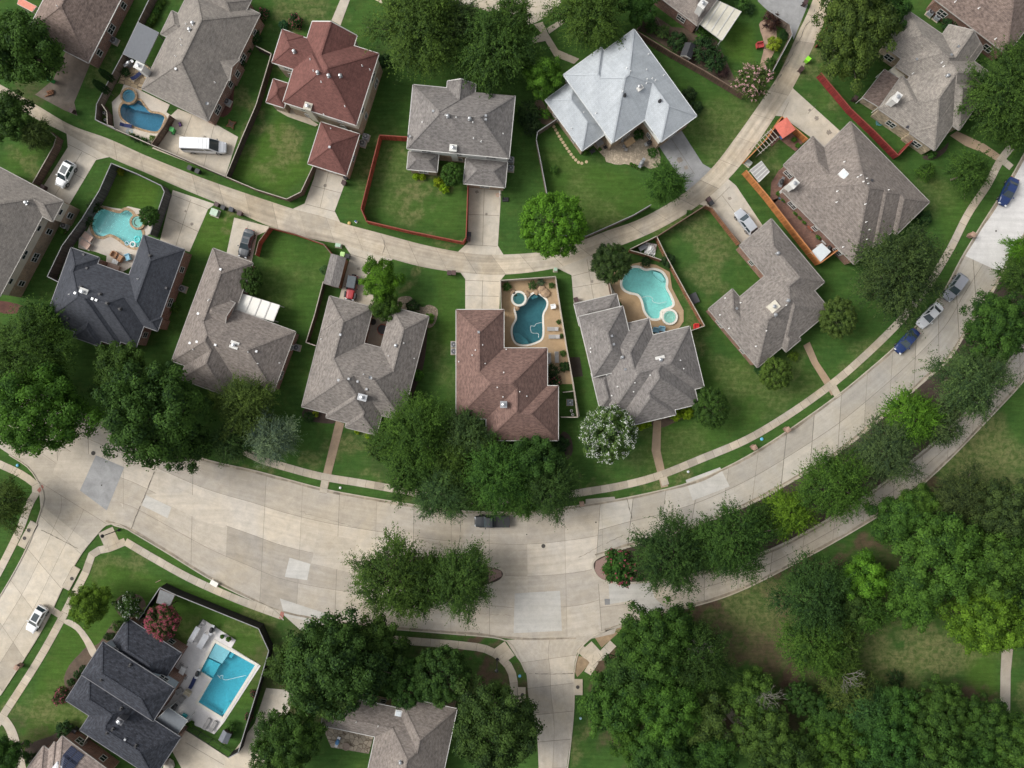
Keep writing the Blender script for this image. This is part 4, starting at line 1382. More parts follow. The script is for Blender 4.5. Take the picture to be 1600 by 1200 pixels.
def add_window(parent, p, d, nrm, w, z0, z1):
    """p centre on the wall (2-d), d along the wall, nrm outward"""
    fr = MB(); gl = MB()
    ang = math.atan2(d[1], d[0]); h = z1 - z0; zc = (z0 + z1) / 2
    def at(u, off): return (p[0] + d[0] * u + nrm[0] * off, p[1] + d[1] * u + nrm[1] * off)
    t = 0.09
    for u in (-w / 2, w / 2):
        q = at(u, 0.03); fr.box((q[0], q[1], zc), (t, 0.10, h + t), ang)
    for z in (z0, z1, zc):
        q = at(0, 0.028 if z != zc else 0.02); fr.box((q[0], q[1], z), (w + t, 0.096, t if z != zc else 0.05), ang)
    if w > 1.3:
        q = at(0, 0.024); fr.box((q[0], q[1], zc), (t * 0.8, 0.09, h), ang)
    f = fr.build('window', [TRIM], parent)
    q = at(0, 0.012); gl.box((q[0], q[1], zc), (w - 0.02, 0.03, h - 0.02), ang)
    gl.build('pane', [GLASS], f)


HOUSES = {}


def house(key, label, o, ang, masses, roofmat, wallmat, uppermat=None, trim=None, capk=1.1, vents=(), chimneys=(), skylights=(), windows=True, gut=True, doors=()):
    trim = trim or (TRIM if key in ('corner_brown', 'grey_two_storey', 'grey_turquoise', 'rust', 'red_roof', 'bottom_grey') else TRIM_DULL)
    ms = [Mass(o, ang, *m[:2], **(m[2] if len(m) > 2 else {})) for m in masses]
    c = ms[0]
    cu = sum(p[0] for p in c.poly) / len(c.poly); cv = sum(p[1] for p in c.poly) / len(c.poly)
    loc = c.w(cu, cv, 0)
    root = thing('house', label, 'house', loc, 0, None, True)
    HOUSES[key] = (root, ms)
    # walls
    wb = MB(); n_up = 0
    for i, m in enumerate(ms):
        ins = m.inset_poly(m.inset + 0.004 * i)
        P = [m.w(u, v, 0)[:2] for u, v in ins]
        if m.he > 4.6:
            wb.wall(P, 0.0, 2.9, 0)
            wb.wall(offset_closed(P, 0.015), 2.9, m.he - 0.05, 1)
        else:
            wb.wall(P, 0.0, m.he - 0.05, 0)
    walls = wb.build('wall', [wallmat, uppermat or wallmat], root)
    # roofs
    rb = MB(); cap = []; gt = MB()
    for i, m in enumerate(ms):
        m.rakes = []
        for j, r in enumerate(m.rects):
            m.roof_rect(rb, cap, r, 0.004 * j + 0.0011 * i)
        n = len(m.poly)
        if gut:
            op = m.poly
            gcut = set(m.gables)
            A = sum(op[q][0] * op[(q + 1) % n][1] - op[(q + 1) % n][0] * op[q][1] for q in range(n)); sg = 1 if A > 0 else -1
            for q in range(n):
                if q in gcut: continue
                a = op[q]; b = op[(q + 1) % n]
                L = math.hypot(b[0] - a[0], b[1] - a[1])
                if L < 0.5: continue
                nx, ny = (b[1] - a[1]) / L * sg, -(b[0] - a[0]) / L * sg
                off = 0.066
                A3 = m.w(a[0] + nx * off, a[1] + ny * off, m.he - 0.065 + 0.002 * (q % 3)); B3 = m.w(b[0] + nx * off, b[1] + ny * off, m.he - 0.065 + 0.002 * (q % 3))
                gt.bar(A3, B3, 0.10, 0.14)
            for A_, B_ in m.rakes:
                a3 = Vector(m.w(A_[0], A_[1], A_[2] + 0.01)); b3 = Vector(m.w(B_[0], B_[1], B_[2] + 0.01))
                gt.bar(a3, b3, 0.14, 0.10)
    roof = rb.build('roof', [roofmat, uppermat or wallmat, trim], root)
    cb = MB()
    for A_, B_ in cap:                        # only where the line is a real ridge or hip of the whole roof
        a = Vector(A_); b = Vector(B_); L = (b - a).length; n = max(2, int(L / 0.4))
        d = Vector((b.x - a.x, b.y - a.y)).normalized(); sd = Vector((-d.y, d.x)) * 0.35
        run = None
        for i in range(n):
            p = a.lerp(b, (i + 0.5) / n)
            z0 = roof_z(ms, p.x, p.y); z1 = roof_z(ms, p.x + sd.x, p.y + sd.y); z2 = roof_z(ms, p.x - sd.x, p.y - sd.y)
            good = abs(z0 - p.z) < 0.06 and z0 > (z1 + z2) / 2 + 0.07
            if good and run is None: run = i
            if run is not None and (not good or i == n - 1):
                e = i + 1 if good else i
                if e - run >= 2:
                    q0 = a.lerp(b, run / n); q1 = a.lerp(b, e / n); q0.z += 0.012; q1.z += 0.012
                    cb.bar(q0, q1, 0.24, 0.03)
                run = None
    cb.build('ridge_cap', [roofmat], roof)
    if gut: gt.build('gutter', [trim], root)
    # vents and chimneys
    for v in vents:
        kind, px, py = v[:3]
        x, y, z = on_roof(ms, px, py)
        vb = MB()
        if kind == 'p':
            vb.lathe((x, y, z - 0.15), [(0.13, 0.12), (0.08, 0.22), (0.06, 0.24), (0.06, 0.5)], 8); vb.build('vent_pipe', [WHITE], roof)
        elif kind == 't':
            vb.box((x, y, z + 0.02), (0.55, 0.55, 0.06), m.a); vb.lathe((x, y, z), [(0.16, 0.0), (0.16, 0.22), (0.26, 0.26), (0.29, 0.40), (0.20, 0.52), (0.05, 0.56)], 14)
            vb.build('turbine_vent', [METAL], roof, smooth=False)
        elif kind == 'b':
            vb.lathe((x, y, z - 0.1), [(0.30, 0.0), (0.26, 0.16), (0.12, 0.2), (0.12, 0.45), (0.2, 0.47), (0.2, 0.53)], 12); vb.build('vent_pipe', [BLACK], roof)
        elif kind == 's':
            vb.box((x, y, z + 0.06), (0.42, 0.42, 0.26), -m.a, taper=0.8); vb.build('box_vent', [METAL], roof)
        elif kind == 'd':
            vb.box((x, y, z + 0.06), (0.42, 0.42, 0.24), -m.a, taper=0.8); vb.build('box_vent', [CHAR], roof)
    for ch in chimneys:
        px, py, wx, wy, top, mat, rot = ch
        x, y, z = W(px, py, top)
        cbm = MB(); cbm.box((x, y, top / 2 + 0.6), (wx, wy, top - 1.2), R(-rot)); cbm.box((x, y, top - 0.03), (wx + 0.16, wy + 0.16, 0.14), R(-rot))
        cobj = cbm.build('chimney', [mat], roof)
        fb = MB(); fb.lathe((x, y, top + 0.04), [(0.17, 0), (0.17, 0.25), (0.3, 0.27), (0.3, 0.36), (0.04, 0.45)], 12); fb.build('flue_cap', [METAL], cobj)
    for sk in skylights:
        px, py, w_, d_, rot = sk
        x, y, z = on_roof(ms, px, py)
        sb = MB(); sb.box((x, y, z + 0.10), (w_, d_, 0.30), R(-rot)); so = sb.build('skylight', [WHITE], roof)
        s2 = MB(); s2.box((x, y, z + 0.27), (w_ * 0.86, d_ * 0.86, 0.12), R(-rot), taper=0.8); s2.build('dome', [plain('skylight_dome', (0.66, 0.70, 0.72), 0.2)], so)
    # windows on the walls that the middle of the picture can see
    if windows:
        cnt = 0
        for mi, m in enumerate(ms):
            ins = m.inset_poly(m.inset + 0.004 * mi - (0.0 if m.he < 4.6 else 0.0))
            P = [Vector(m.w(u, v, 0)[:2]) for u, v in ins]; n = len(P)
            A = sum(P[q].x * P[(q + 1) % n].y - P[(q + 1) % n].x * P[q].y for q in range(n)); sg = 1 if A > 0 else -1
            for q in range(n):
                a, b = P[q], P[(q + 1) % n]; d = b - a; L = d.length
                if L < 2.4: continue
                d.normalize(); nrm = Vector((d.y, -d.x)) * sg
                mid = (a + b) / 2
                if nrm.dot(-mid.normalized()) < 0.35 or mid.length < 12: continue
                k = max(1, int(L / 4.2))
                for t in range(k):
                    p = a + d * (L * (t + 0.5) / k)
                    # inside another mass?  skip
                    pt = p + nrm * 0.6
                    hit = False
                    for m2 in ms:
                        u, v = m2.inv(pt.x, pt.y)
                        if any(r[0] <= u <= r[1] and r[2] <= v <= r[3] for r in m2.rects) and (m2 is not m) : hit = True
                    lev = []
                    if not hit: lev.append((0.9, 2.2))
                    if m.he > 4.6: lev.append((3.7, 5.0))
                    for z0, z1 in lev:
                        off = 0.016 if z0 > 3 else 0.0
                        if cnt < 26:
                            add_window(root, p + nrm * off, d, nrm, 1.5 if (t + q) % 2 == 0 else 0.95, z0, z1); cnt += 1
    return root, ms


SH_TAUPE = shingle('taupe_shingles', (0.228, 0.208, 0.188), 0.16, 0.8, 0.6)
SH_BROWNGREY = shingle('brown_grey_shingles', (0.210, 0.184, 0.166), 0.24, 0.75, 0.8)
SH_BROWN = shingle('brown_shingles', (0.195, 0.150, 0.130), 0.28)
SH_RED = shingle('red_brown_shingles', (0.162, 0.074, 0.064), 0.14, 0.8, 0.5)
SH_RUST = shingle('rust_brown_shingles', (0.180, 0.114, 0.097), 0.24, 0.75, 0.75)
SH_SILVER = shingle('silver_shingles', (0.42, 0.452, 0.482), 0.05, 0.96, 0.18)
SH_GREY = shingle('grey_shingles', (0.195, 0.182, 0.174), 0.22, 0.75, 0.8)
SH_WARM = shingle('warm_grey_shingles', (0.212, 0.192, 0.176), 0.24, 0.75, 0.85)
SH_CHAR = shingle('charcoal_shingles', (0.058, 0.063, 0.076), 0.2, 0.75, 0.6)
SH_BLACK = shingle('black_shingles', (0.042, 0.046, 0.058), 0.5)
SH_TAN = shingle('weathered_tan_shingles', (0.250, 0.228, 0.204), 0.2, 0.75, 0.75)
SH_PINK = shingle('pinkish_tan_shingles', (0.285, 0.235, 0.210), 0.22)
BR_RED = brick('red_brick', (0.200, 0.085, 0.055))
BR_ORANGE = brick('orange_brick', (0.260, 0.120, 0.075))
BR_TAN = brick('tan_brick', (0.320, 0.220, 0.140))
ST_CREAM = brick('cream_stone', (0.400, 0.330, 0.235), (0.30, 0.26, 0.2), 0.5, 0.22, 0.35)
SID_CREAM = siding('cream_siding', (0.52, 0.48, 0.40))
SID_WHITE = siding('white_siding', (0.66, 0.66, 0.62))
SID_BLUE = siding('grey_blue_siding', (0.32, 0.36, 0.40))
CH_WHITE = siding('white_chimney', (0.62, 0.61, 0.58))


def rect(a, b, c, d): return [(a, b), (c, b), (c, d), (a, d)]


house('corner_brown', 'mottled brown roofed brick house beside the dark stained driveway, top left corner', (138, 98), 27, [(rect(-107, -132, 0, 0), 2.8)], SH_BROWN, BR_RED,
      vents=[('p', 90, 10), ('p', 60, 30)])
house('taupe_pool', 'taupe grey roofed brick house above the white van and mid blue pool', (323, 188), 26, [([(-113, -186), (2, -186), (2, 0), (-113, 0)], 3.0), (rect(-124, -130, -60, -90), 2.9), (rect(-108, -200, -20, -150), 3.3), (rect(-46, -108, 5, -72), 3.0, dict(gables=(1,)))], SH_TAUPE, BR_RED,
      vents=[('t', 302, 37), ('t', 297, 47), ('p', 291, 38), ('p', 283, 62), ('p', 284, 71), ('s', 275, 108), ('p', 336, 129), ('p', 275, 88)], chimneys=[(217, 103, 1.3, 1.0, 6.0, CH_WHITE, 26)])
house('red_roof', 'two storey house with deep red brown roof and beige siding walls', (444, 160), 17.5,
      [([(0, 0), (118, 0), (118, -117), (77, -117), (77, -134), (4, -134), (4, -106), (-37, -108), (-37, -54), (-2, -54), (-2, 0)], 5.8, dict(gables=(4,))),
       (rect(64, 12, 127, 80), 3.0, dict()), (rect(-27, -30, 2, 8), 3.2)], SH_RED, BR_TAN, SID_CREAM,
      vents=[('t', 438, 74), ('t', 460, 81), ('t', 497, 114), ('t', 514, 119), ('t', 532, 119), ('p', 485, 93), ('p', 490, 111), ('p', 566, 103), ('p', 578, 109), ('p', 502, 128), ('p', 539, 166), ('p', 506, 179), ('s', 515, 230), ('p', 517, 201), ('p', 549, 205)],
      chimneys=[(481, 166, 1.1, 1.0, 6.4, SID_CREAM, 17.5)])
house('grey_two_storey', 'two storey grey shingled house with white chimney above the red fenced lawn', (636, 232), 5.5,
      [([(0, 0), (160, 0), (160, -98), (97, -98), (97, -111), (53, -111), (53, -100), (0, -100)], 5.6, dict(gables=(2, 4))),
       (rect(3, 4, 50, 32), 3.0), (rect(93, 6, 158, 46), 3.0)], SH_GREY, BR_TAN, SID_WHITE,
      vents=[('s', 677, 174), ('t', 700, 182), ('p', 696, 180), ('p', 713, 183), ('t', 734, 186), ('p', 739, 191), ('s', 759, 181), ('s', 759, 187), ('p', 660, 191), ('p', 740, 216), ('p', 752, 221), ('p', 786, 209), ('p', 642, 174)],
      chimneys=[(708, 231, 1.0, 0.9, 6.3, SID_WHITE, 5.5)])
house('silver', 'large house with pale silver grey roof and a flagstone patio behind', (852, 156), -35.9,
      [([(46, -15), (119, -15), (119, -8), (177, -8), (177, 159), (108, 159), (108, 116), (50, 116), (46, 116)], 5.2, dict(gables=())),
       (rect(0, 0, 56, 98), 3.0), (rect(100, 40, 177, 100), 5.2)], SH_SILVER, BR_TAN, SID_WHITE, plain('pale_trim', (0.6, 0.62, 0.62), 0.5),
      vents=[('p', 979, 107), ('p', 985, 112), ('p', 1010, 109), ('p', 1011, 124), ('p', 1010, 130), ('p', 1019, 123), ('p', 1024, 126), ('p', 1037, 118), ('p', 973, 143), ('b', 976, 149), ('b', 1031, 158), ('p', 912, 176), ('p', 931, 177), ('p', 893, 201), ('p', 1013, 85), ('p', 977, 77)],
      chimneys=[(999, 136, 0.9, 0.9, 7.6, CH_WHITE, -35.9)])
house('top_garden', 'brick house with a brown grey roof beside the white slatted patio cover, top edge', (1090, 40), 37, [(rect(-112, -100, 0, 0), 3.0)], SH_BROWNGREY, BR_RED, chimneys=[(1098, 6, 1.0, 1.2, 6.2, CH_WHITE, 37)])
house('top_right', 'brown roofed brick house at the top right corner with two air conditioners', (1573, 85), 37.4, [(rect(-142, -130, 0, 0), 3.0)], SH_BROWN, BR_RED, vents=[('p', 1492, 3), ('p', 1529, 13), ('p', 1555, 61)])
house('weathered', 'weathered tan shingled house beside the long red fence, upper right', (1373, 170), 35,
      [([(0, 0), (61, 0), (61, 3), (109, 3), (109, -45), (122, -45), (122, -125), (111, -125), (111, -146), (79, -146), (79, -171), (15, -171), (15, -152), (-49, -152), (-49, -85), (-16, -85), (-16, -70), (11, -70), (11, -62), (0, -62)], 3.2, dict(gables=(10,)))], SH_TAN, ST_CREAM,
      vents=[('s', 1432, 93), ('s', 1486, 86), ('s', 1497, 73), ('t', 1480, 119), ('p', 1474, 104), ('p', 1471, 98), ('p', 1426, 115), ('d', 1418, 198)], chimneys=[(1402, 152, 0.9, 1.4, 6.0, CH_WHITE, 35)])
house('long_ridge', 'brown grey shingled house beside the orange fence and brick patio', (1329, 190), 45.5,
      [([(0, 0), (176, 0), (176, 73), (168, 73), (168, 112), (163, 112), (163, 152), (2, 152), (2, 122), (-25, 122), (-25, 58), (0, 58)], 3.0)], SH_BROWNGREY, BR_RED,
      vents=[('p', 1319, 253), ('p', 1340, 277), ('p', 1345, 274), ('p', 1349, 284), ('p', 1354, 279), ('p', 1356, 287), ('d', 1362, 282), ('p', 1308, 299), ('p', 1352, 319), ('p', 1307, 316), ('p', 1353, 347), ('p', 1354, 374), ('p', 1358, 359), ('p', 1317, 386), ('p', 1388, 297)],
      chimneys=[(1241, 287, 0.9, 1.3, 5.6, CH_WHITE, 45.5)], skylights=[(1318, 273, 1.4, 1.2, 45.5)])
house('warm_wings', 'warm grey shingled house with orange brick walls behind the yellowing back lawn', (1107, 483), -40,
      [([(0, 0), (49, 0), (49, 17), (101, 17), (101, -45), (166, -45), (166, 84), (145, 84), (145, 124), (80, 124), (80, 129), (50, 129), (50, 119), (0, 119)], 3.0)], SH_WARM, BR_ORANGE,
      vents=[('s', 1151, 482), ('t', 1215, 396), ('t', 1231, 470), ('t', 1211, 492), ('p', 1228, 477), ('p', 1133, 466), ('p', 1157, 473), ('p', 1125, 492), ('p', 1197, 517), ('p', 1139, 513), ('p', 1181, 541)],
      chimneys=[(1209, 479, 1.5, 1.2, 6.2, plain('cream_cap', (0.62, 0.58, 0.48), 0.6), -40)])
house('grey_turquoise', 'grey shingled house with white trim beside the turquoise freeform pool', (904, 495), -13.5,
      [([(0, 0), (71, 0), (71, 97), (0, 97)], 4.4), ([(16, 28), (106, 28), (106, 55), (165, 55), (165, 152), (150, 152), (150, 176), (112, 176), (112, 184), (39, 184), (39, 157), (16, 157)], 3.3, dict(gables=(9,))),
       (rect(-2, -21, 66, 14), 2.7, dict(pitch=0.4)), (rect(-1, 90, 30, 149), 3.0, dict(pitch=0.5))], SH_GREY, BR_TAN, SID_WHITE,
      vents=[('s', 956, 525), ('s', 959, 538), ('t', 972, 558), ('s', 977, 577), ('p', 923, 544), ('p', 923, 550), ('p', 948, 586), ('p', 1016, 586), ('p', 1063, 563), ('p', 1068, 576), ('p', 992, 598), ('p', 965, 604), ('p', 990, 612), ('p', 956, 618)],
      chimneys=[(1032, 562, 1.3, 1.0, 5.9, CH_WHITE, -13.5)])
house('rust', 'rust brown shingled house beside the dark teal pool', (713, 484), 0,
      [([(0, 0), (74, 0), (74, 60), (142, 60), (142, 119), (159, 119), (159, 204), (47, 204), (47, 170), (0, 170)], 3.1)], SH_RUST, BR_TAN,
      vents=[('s', 748, 519), ('p', 754, 539), ('p', 791, 546), ('p', 743, 547), ('p', 738, 555), ('p', 787, 582), ('p', 777, 605), ('p', 786, 620), ('p', 812, 612), ('p', 823, 619), ('p', 758, 568), ('p', 717, 565)],
      chimneys=[(787, 632, 0.9, 0.9, 6.4, METAL, 0)])
house('warm_court', 'taupe shingled house with a narrow courtyard, beside the red and black jeep', (516, 463), 14.5,
      [([(-1, 0), (69, 0), (69, 58), (97, 58), (97, -8), (157, -8), (157, 160), (124, 160), (124, 192), (74, 192), (74, 185), (41, 185), (41, 178), (0, 178)], 3.0, dict(gables=()))], SH_WARM, BR_ORANGE,
      vents=[('s', 532, 523), ('t', 619, 540), ('p', 631, 536), ('s', 529, 594), ('s', 545, 592), ('s', 559, 596), ('p', 568, 585), ('p', 581, 592), ('s', 573, 608), ('p', 647, 560), ('p', 607, 556), ('p', 502, 530)],
      chimneys=[(566, 621, 1.3, 0.9, 6.3, METAL, 14.5)])
house('brown_pergola', 'brown grey shingled house with the white pergola on its lawn side', (333, 388), 20.2,
      [([(0, 0), (66, 0), (66, 78), (166, 78), (166, 178), (100, 178), (100, 209), (22, 209), (22, 187), (0, 187)], 3.0), (rect(14, 68, 62, 116), 3.6, dict(gables=(1,)))], SH_BROWNGREY, BR_RED,
      vents=[('s', 345, 421), ('s', 310, 490), ('s', 297, 536), ('s', 308, 534), ('s', 337, 539), ('p', 302, 546), ('p', 327, 468), ('p', 388, 550), ('s', 401, 549), ('p', 403, 568), ('p', 437, 567), ('p', 326, 470)],
      chimneys=[(366, 539, 1.2, 1.0, 6.2, CH_WHITE, 20)])
house('charcoal_lagoon', 'charcoal blue shingled house beside the pale turquoise lagoon pool', (111, 387), 19.7,
      [([(0, 0), (47, 0), (47, 10), (100, 10), (100, -57), (168, -57), (168, 55), (171, 55), (171, 77), (148, 77), (148, 112), (122, 112), (122, 121), (93, 121), (93, 130), (50, 130), (50, 121), (0, 121)], 3.2, dict(gables=()))], SH_CHAR, BR_RED, None, plain('dark_trim', (0.16, 0.16, 0.17), 0.5),
      vents=[('b', 235, 400), ('p', 216, 436), ('s', 118, 458), ('b', 127, 449), ('b', 157, 460), ('s', 145, 467), ('s', 151, 469), ('b', 168, 474), ('b', 188, 483), ('d', 260, 450), ('d', 136, 419), ('d', 131, 398), ('d', 106, 497), ('p', 109, 460)],
      chimneys=[(130, 456, 1.2, 1.0, 6.4, plain('pale_cap', (0.5, 0.5, 0.48), 0.6), 20)])
house('left_edge', 'two storey taupe roofed house with beige siding at the left edge', (38, 282), 28,
      [([(0, 0), (69, 0), (69, 36), (51, 36), (51, 178), (-60, 178), (-60, 0)], 5.1)], SH_TAUPE, BR_TAN, SID_CREAM, vents=[('t', 42, 317)])
house('black_roof', 'black shingled two storey house beside the rectangular pool, lower left', (199, 966), 33,
      [([(0, 0), (101, 0), (101, 62), (0, 62)], 3.0), (rect(-12, 52, 121, 113), 5.4), ([(-11, 90), (100, 90), (100, 111), (171, 111), (171, 187), (33, 187), (33, 160), (-11, 160)], 3.4)], SH_BLACK, BR_RED, SID_BLUE, plain('dark_trim', (0.16, 0.16, 0.17), 0.5),
      vents=[('b', 204, 1039), ('b', 159, 1062), ('b', 190, 1107), ('b', 189, 1119), ('b', 177, 1139), ('b', 168, 1145), ('b', 213, 1165), ('s', 196, 1155)], chimneys=[(187, 1127, 1.0, 0.8, 6.3, plain('dark_chimney', (0.10, 0.10, 0.11), 0.6), 33)])
house('solar', 'pinkish tan roofed house with solar panels, bottom left corner', (97, 1150), 36.5, [([(0, 0), (95, 0), (95, 95), (-14, 95), (-14, 30), (-4, 30), (-4, 14), (0, 14)], 3.0)], SH_PINK, BR_RED)
house('bottom_grey', 'brown grey shingled house half hidden by trees at the bottom edge', (510, 1095), 12,
      [([(0, -12), (110, -12), (110, -30), (202, -30), (202, 120), (86, 120), (86, 37), (0, 41)][:6] + [(86, 39), (0, 39)], 3.0)], SH_BROWNGREY, BR_TAN, vents=[('p', 557, 1127), ('p', 591, 1134), ('t', 626, 1190)], skylights=[(623, 1114, 1.1, 1.1, 12)])
# ------------------------------------------------------------------ patios and pools
def patio(pts, mat, hole=None, ox=0, oy=0, k=Q, z=0.06, t=0.55, sm=0):
    P = pxs(pts, ox, oy, k)
    if sm: P = smooth_closed(P, sm)
    m = MB(); m.sheet([P] + ([POOLS[hole]] if hole else []), z, at=t); m.wall(P, 0, z, at=t)
    return m.build('patio', [mat], kind='structure')


def pool(key, label, tint, plaster, copemat, cw=0.38, depth=(1.1, 1.9), steps=(), spas=(), apron=None, ca=0.6):
    P = POOLS[key]; n = len(P)
    cx = sum(p[0] for p in P) / n; cy_ = sum(p[1] for p in P) / n
    t = thing('swimming_pool', label, 'pool', (cx, cy_, 0), 0, None, True)
    pm = pool_plaster('plaster_' + key, plaster)
    b = MB()
    A = sum(P[i][0] * P[(i + 1) % n][1] - P[(i + 1) % n][0] * P[i][1] for i in range(n))
    b.wall(P, -depth[1], 0.05)
    ys = [p[1] for p in P]; y0, y1 = min(ys), max(ys)
    flat_ = [Vector((p[0], p[1], 0)) for p in P]
    for tr in tessellate_polygon([flat_]):
        b.face([(P[i][0], P[i][1], -depth[0] - (depth[1] - depth[0]) * (P[i][1] - y0) / (y1 - y0)) for i in tr])
    b.build('basin', [pm], t)
    wt = MB(); wt.sheet([offset_closed(P, -0.01)], -0.06); wt.build('water', [water('water_' + key, tint)], t)
    c = MB(); Oo = offset_closed(P, cw); I = offset_closed(P, -0.04)
    for i in range(n):
        j = (i + 1) % n
        c.face([(*Oo[i], 0.11), (*Oo[j], 0.11), (*I[j], 0.11), (*I[i], 0.11)], 0, None, 0.5)
        c.face([(*Oo[i], 0.0), (*Oo[j], 0.0), (*Oo[j], 0.11), (*Oo[i], 0.11)]); c.face([(*I[i], -0.02), (*I[j], -0.02), (*I[j], 0.11), (*I[i], 0.11)])
    c.build('coping', [copemat], t)
    if apron is not None:
        a = MB(); O2 = offset_closed(P, ca + cw); O1 = offset_closed(P, cw - 0.05)
        for i in range(n):
            j = (i + 1) % n
            a.face([(*O2[i], 0.03), (*O2[j], 0.03), (*O1[j], 0.03), (*O1[i], 0.03)], 0, None, 0.5)
        a.build('apron', [apron], t)
    for pts, z in steps:
        s_ = MB(); s_.prism(pts, -1.0, z); s_.build('step', [pool_plaster('step_plaster_' + key, tuple(min(0.9, q * 1.12) for q in plaster)) if z < -0.1 else pool_plaster('wet_shelf', (0.17, 0.46, 0.54))], t)
    for (x, y, r, wtint, top) in spas:
        s_ = MB()
        s_.lathe((x, y, 0), [(r + 0.34, 0), (r + 0.34, top), (r, top), (r, 0.06), (0.01, 0.06)], 28, cap=False)
        so_ = s_.build('spa', [copemat], t)
        f_ = MB(); f_.lathe((x, y, 0), [(r - 0.02, 0.10), (r - 0.02, 0.28 if top > .3 else 0.12), (r * 0.72, 0.28 if top > .3 else 0.12), (r * 0.70, 0.10), (0.02, 0.10)], 28, cap=False); f_.build('spa_bench', [pm], so_)
        w_ = MB(); w_.lathe((x, y, top - 0.06), [(r - 0.01, 0.0), (0.01, 0.001)], 28, cap=False); w_.build('spa_water', [water('spa_water_' + key, wtint)], so_)
    return t


def circ(px, py, r, ox=0, oy=0, k=Q, n=20):
    x, y = w2(ox + px * k, oy + py * k); return x, y


STONE_COPE = flagstone('stone_coping', (0.40, 0.28, 0.165), 2.2, (0.2, 0.15, 0.1))
WHITE_COPE = concrete('white_coping', (0.66, 0.64, 0.58), (1.03, 1, 0.95), 0.08)
patio([(775, 528), (862, 558), (1062, 655), (1040, 702), (1090, 735), (1075, 765), (1028, 740), (975, 885), (930, 892), (715, 800), (700, 640), (752, 588)], WHITE_DECK, 'van')
patio([(760, 380), (880, 395), (940, 420), (935, 470), (880, 575), (775, 528), (740, 520), (770, 440)], flagstone('tan_flagstone', (0.42, 0.32, 0.20), 1.1), None, z=0.05)
x, y = circ(812, 605, 0)
pool('van', 'mid blue freeform pool with a round raised spa, above the white van', (0.28, 0.62, 0.77), (0.54, 0.61, 0.64), STONE_COPE, 0.30, spas=[(x, y, 1.05, (0.42, 0.70, 0.80), 0.42)],
     steps=[(pxs([(800, 660), (850, 640), (905, 670), (930, 700), (880, 690), (830, 680)], 0, 0, Q), -0.35)])
patio([(555, 225), (580, 140), (640, 85), (700, 98), (770, 108), (800, 90), (880, 108), (950, 210), (935, 262), (905, 280), (850, 450), (760, 505), (660, 485), (668, 400), (600, 375), (490, 350), (495, 290), (545, 245)], WHITE_DECK, 'lagoon', 0, 300, t=0.4, sm=0)
x, y = circ(866, 190, 0, 0, 300)
pool('lagoon', 'pale turquoise lagoon pool with tan stone edge behind the charcoal roofed house', (0.58, 0.96, 0.96), (0.78, 0.84, 0.82), STONE_COPE, 0.42, (0.6, 1.1), spas=[(x, y, 0.95, (0.62, 0.9, 0.85), 0.40)],
     steps=[(pxs([(585, 210), (610, 250), (690, 262), (640, 275), (600, 262), (580, 235)], 0, 300, Q), -0.35)])
patio([(-68, 560), (270, 540), (380, 1200), (310, 1200), (215, 1195), (215, 980), (-60, 980), (-60, 745)], TAN_DECK, 'teal', 800, 300, t=0.55)
x, y = circ(42, 668, 0, 800, 300)
pool('teal', 'dark teal freeform pool in the tan walled yard beside the rust brown house', (0.36, 0.64, 0.69), (0.44, 0.52, 0.52), WHITE_COPE, 0.28, spas=[(x, y, 0.95, (0.42, 0.68, 0.68), 0.45)],
     steps=[(pxs([(8, 880), (40, 880), (90, 920), (110, 950), (60, 950), (25, 935)], 800, 300, Q), -0.30), (pxs([(108, 655), (150, 637), (165, 655), (130, 668)], 800, 300, Q), -0.30), (pxs([(205, 690), (212, 720), (195, 760), (185, 740)], 800, 300, Q), -0.3)])
patio([(610, 560), (640, 500), (752, 450), (800, 440), (900, 455), (985, 500), (1000, 600), (1072, 740), (1072, 810), (1040, 855), (905, 885), (850, 860), (850, 800), (718, 825), (690, 710), (650, 640)], TAN_DECK, 'turquoise', 800, 300, t=0.6)
x, y = circ(983, 782, 0, 800, 300)
pool('turquoise', 'turquoise freeform pool with white coping beside the dark round tree', (0.60, 0.97, 0.95), (0.80, 0.86, 0.82), WHITE_COPE, 0.34, (0.6, 1.1), spas=[(x, y, 1.0, (0.66, 0.92, 0.86), 0.34)],
     steps=[(pxs([(888, 492), (935, 510), (960, 550), (945, 560), (910, 535), (885, 510)], 800, 300, Q), -0.30), (pxs([(925, 742), (985, 720), (1000, 730), (960, 760), (945, 800), (918, 786)], 800, 300, Q), -0.35)])
patio([(1270, 270), (1475, 400), (1448, 448), (1630, 560), (1400, 915), (1340, 988), (1250, 945), (1150, 905), (950, 905), (1060, 740), (1130, 660), (1080, 590), (1150, 470), (1180, 400)], concrete('pale_grey_deck', (0.64, 0.62, 0.605), (1.02, 1, 0.98), 0.12), 'square', 0, 900, t=0.55)
pool('square', 'bright blue rectangular pool with a shallow shelf beside the black roofed house', (0.32, 0.82, 0.92), (0.74, 0.81, 0.83), WHITE_COPE, 0.42,
     steps=[(pxs([(1347, 420), (1440, 468), (1388, 548), (1296, 505)], 0, 900, Q), -0.052), (pxs([(1290, 515), (1372, 556), (1326, 636), (1256, 594)], 0, 900, Q), -0.30), (pxs([(1418, 800), (1440, 795), (1400, 868), (1380, 872)], 0, 900, Q), -0.35), (pxs([(1440, 476), (1462, 488), (1440, 520), (1415, 508)], 0, 900, Q), -0.4)])
CREAM_PATIO = flagstone('cream_paving', (0.44, 0.365, 0.27), 2.6, (0.27, 0.22, 0.16))
patio([(430, 930), (500, 900), (575, 980), (690, 1020), (800, 1050), (930, 985), (880, 880), (830, 820), (770, 800), (690, 850), (610, 820)], CREAM_PATIO, None, 800, 0, z=0.05, t=0.8)
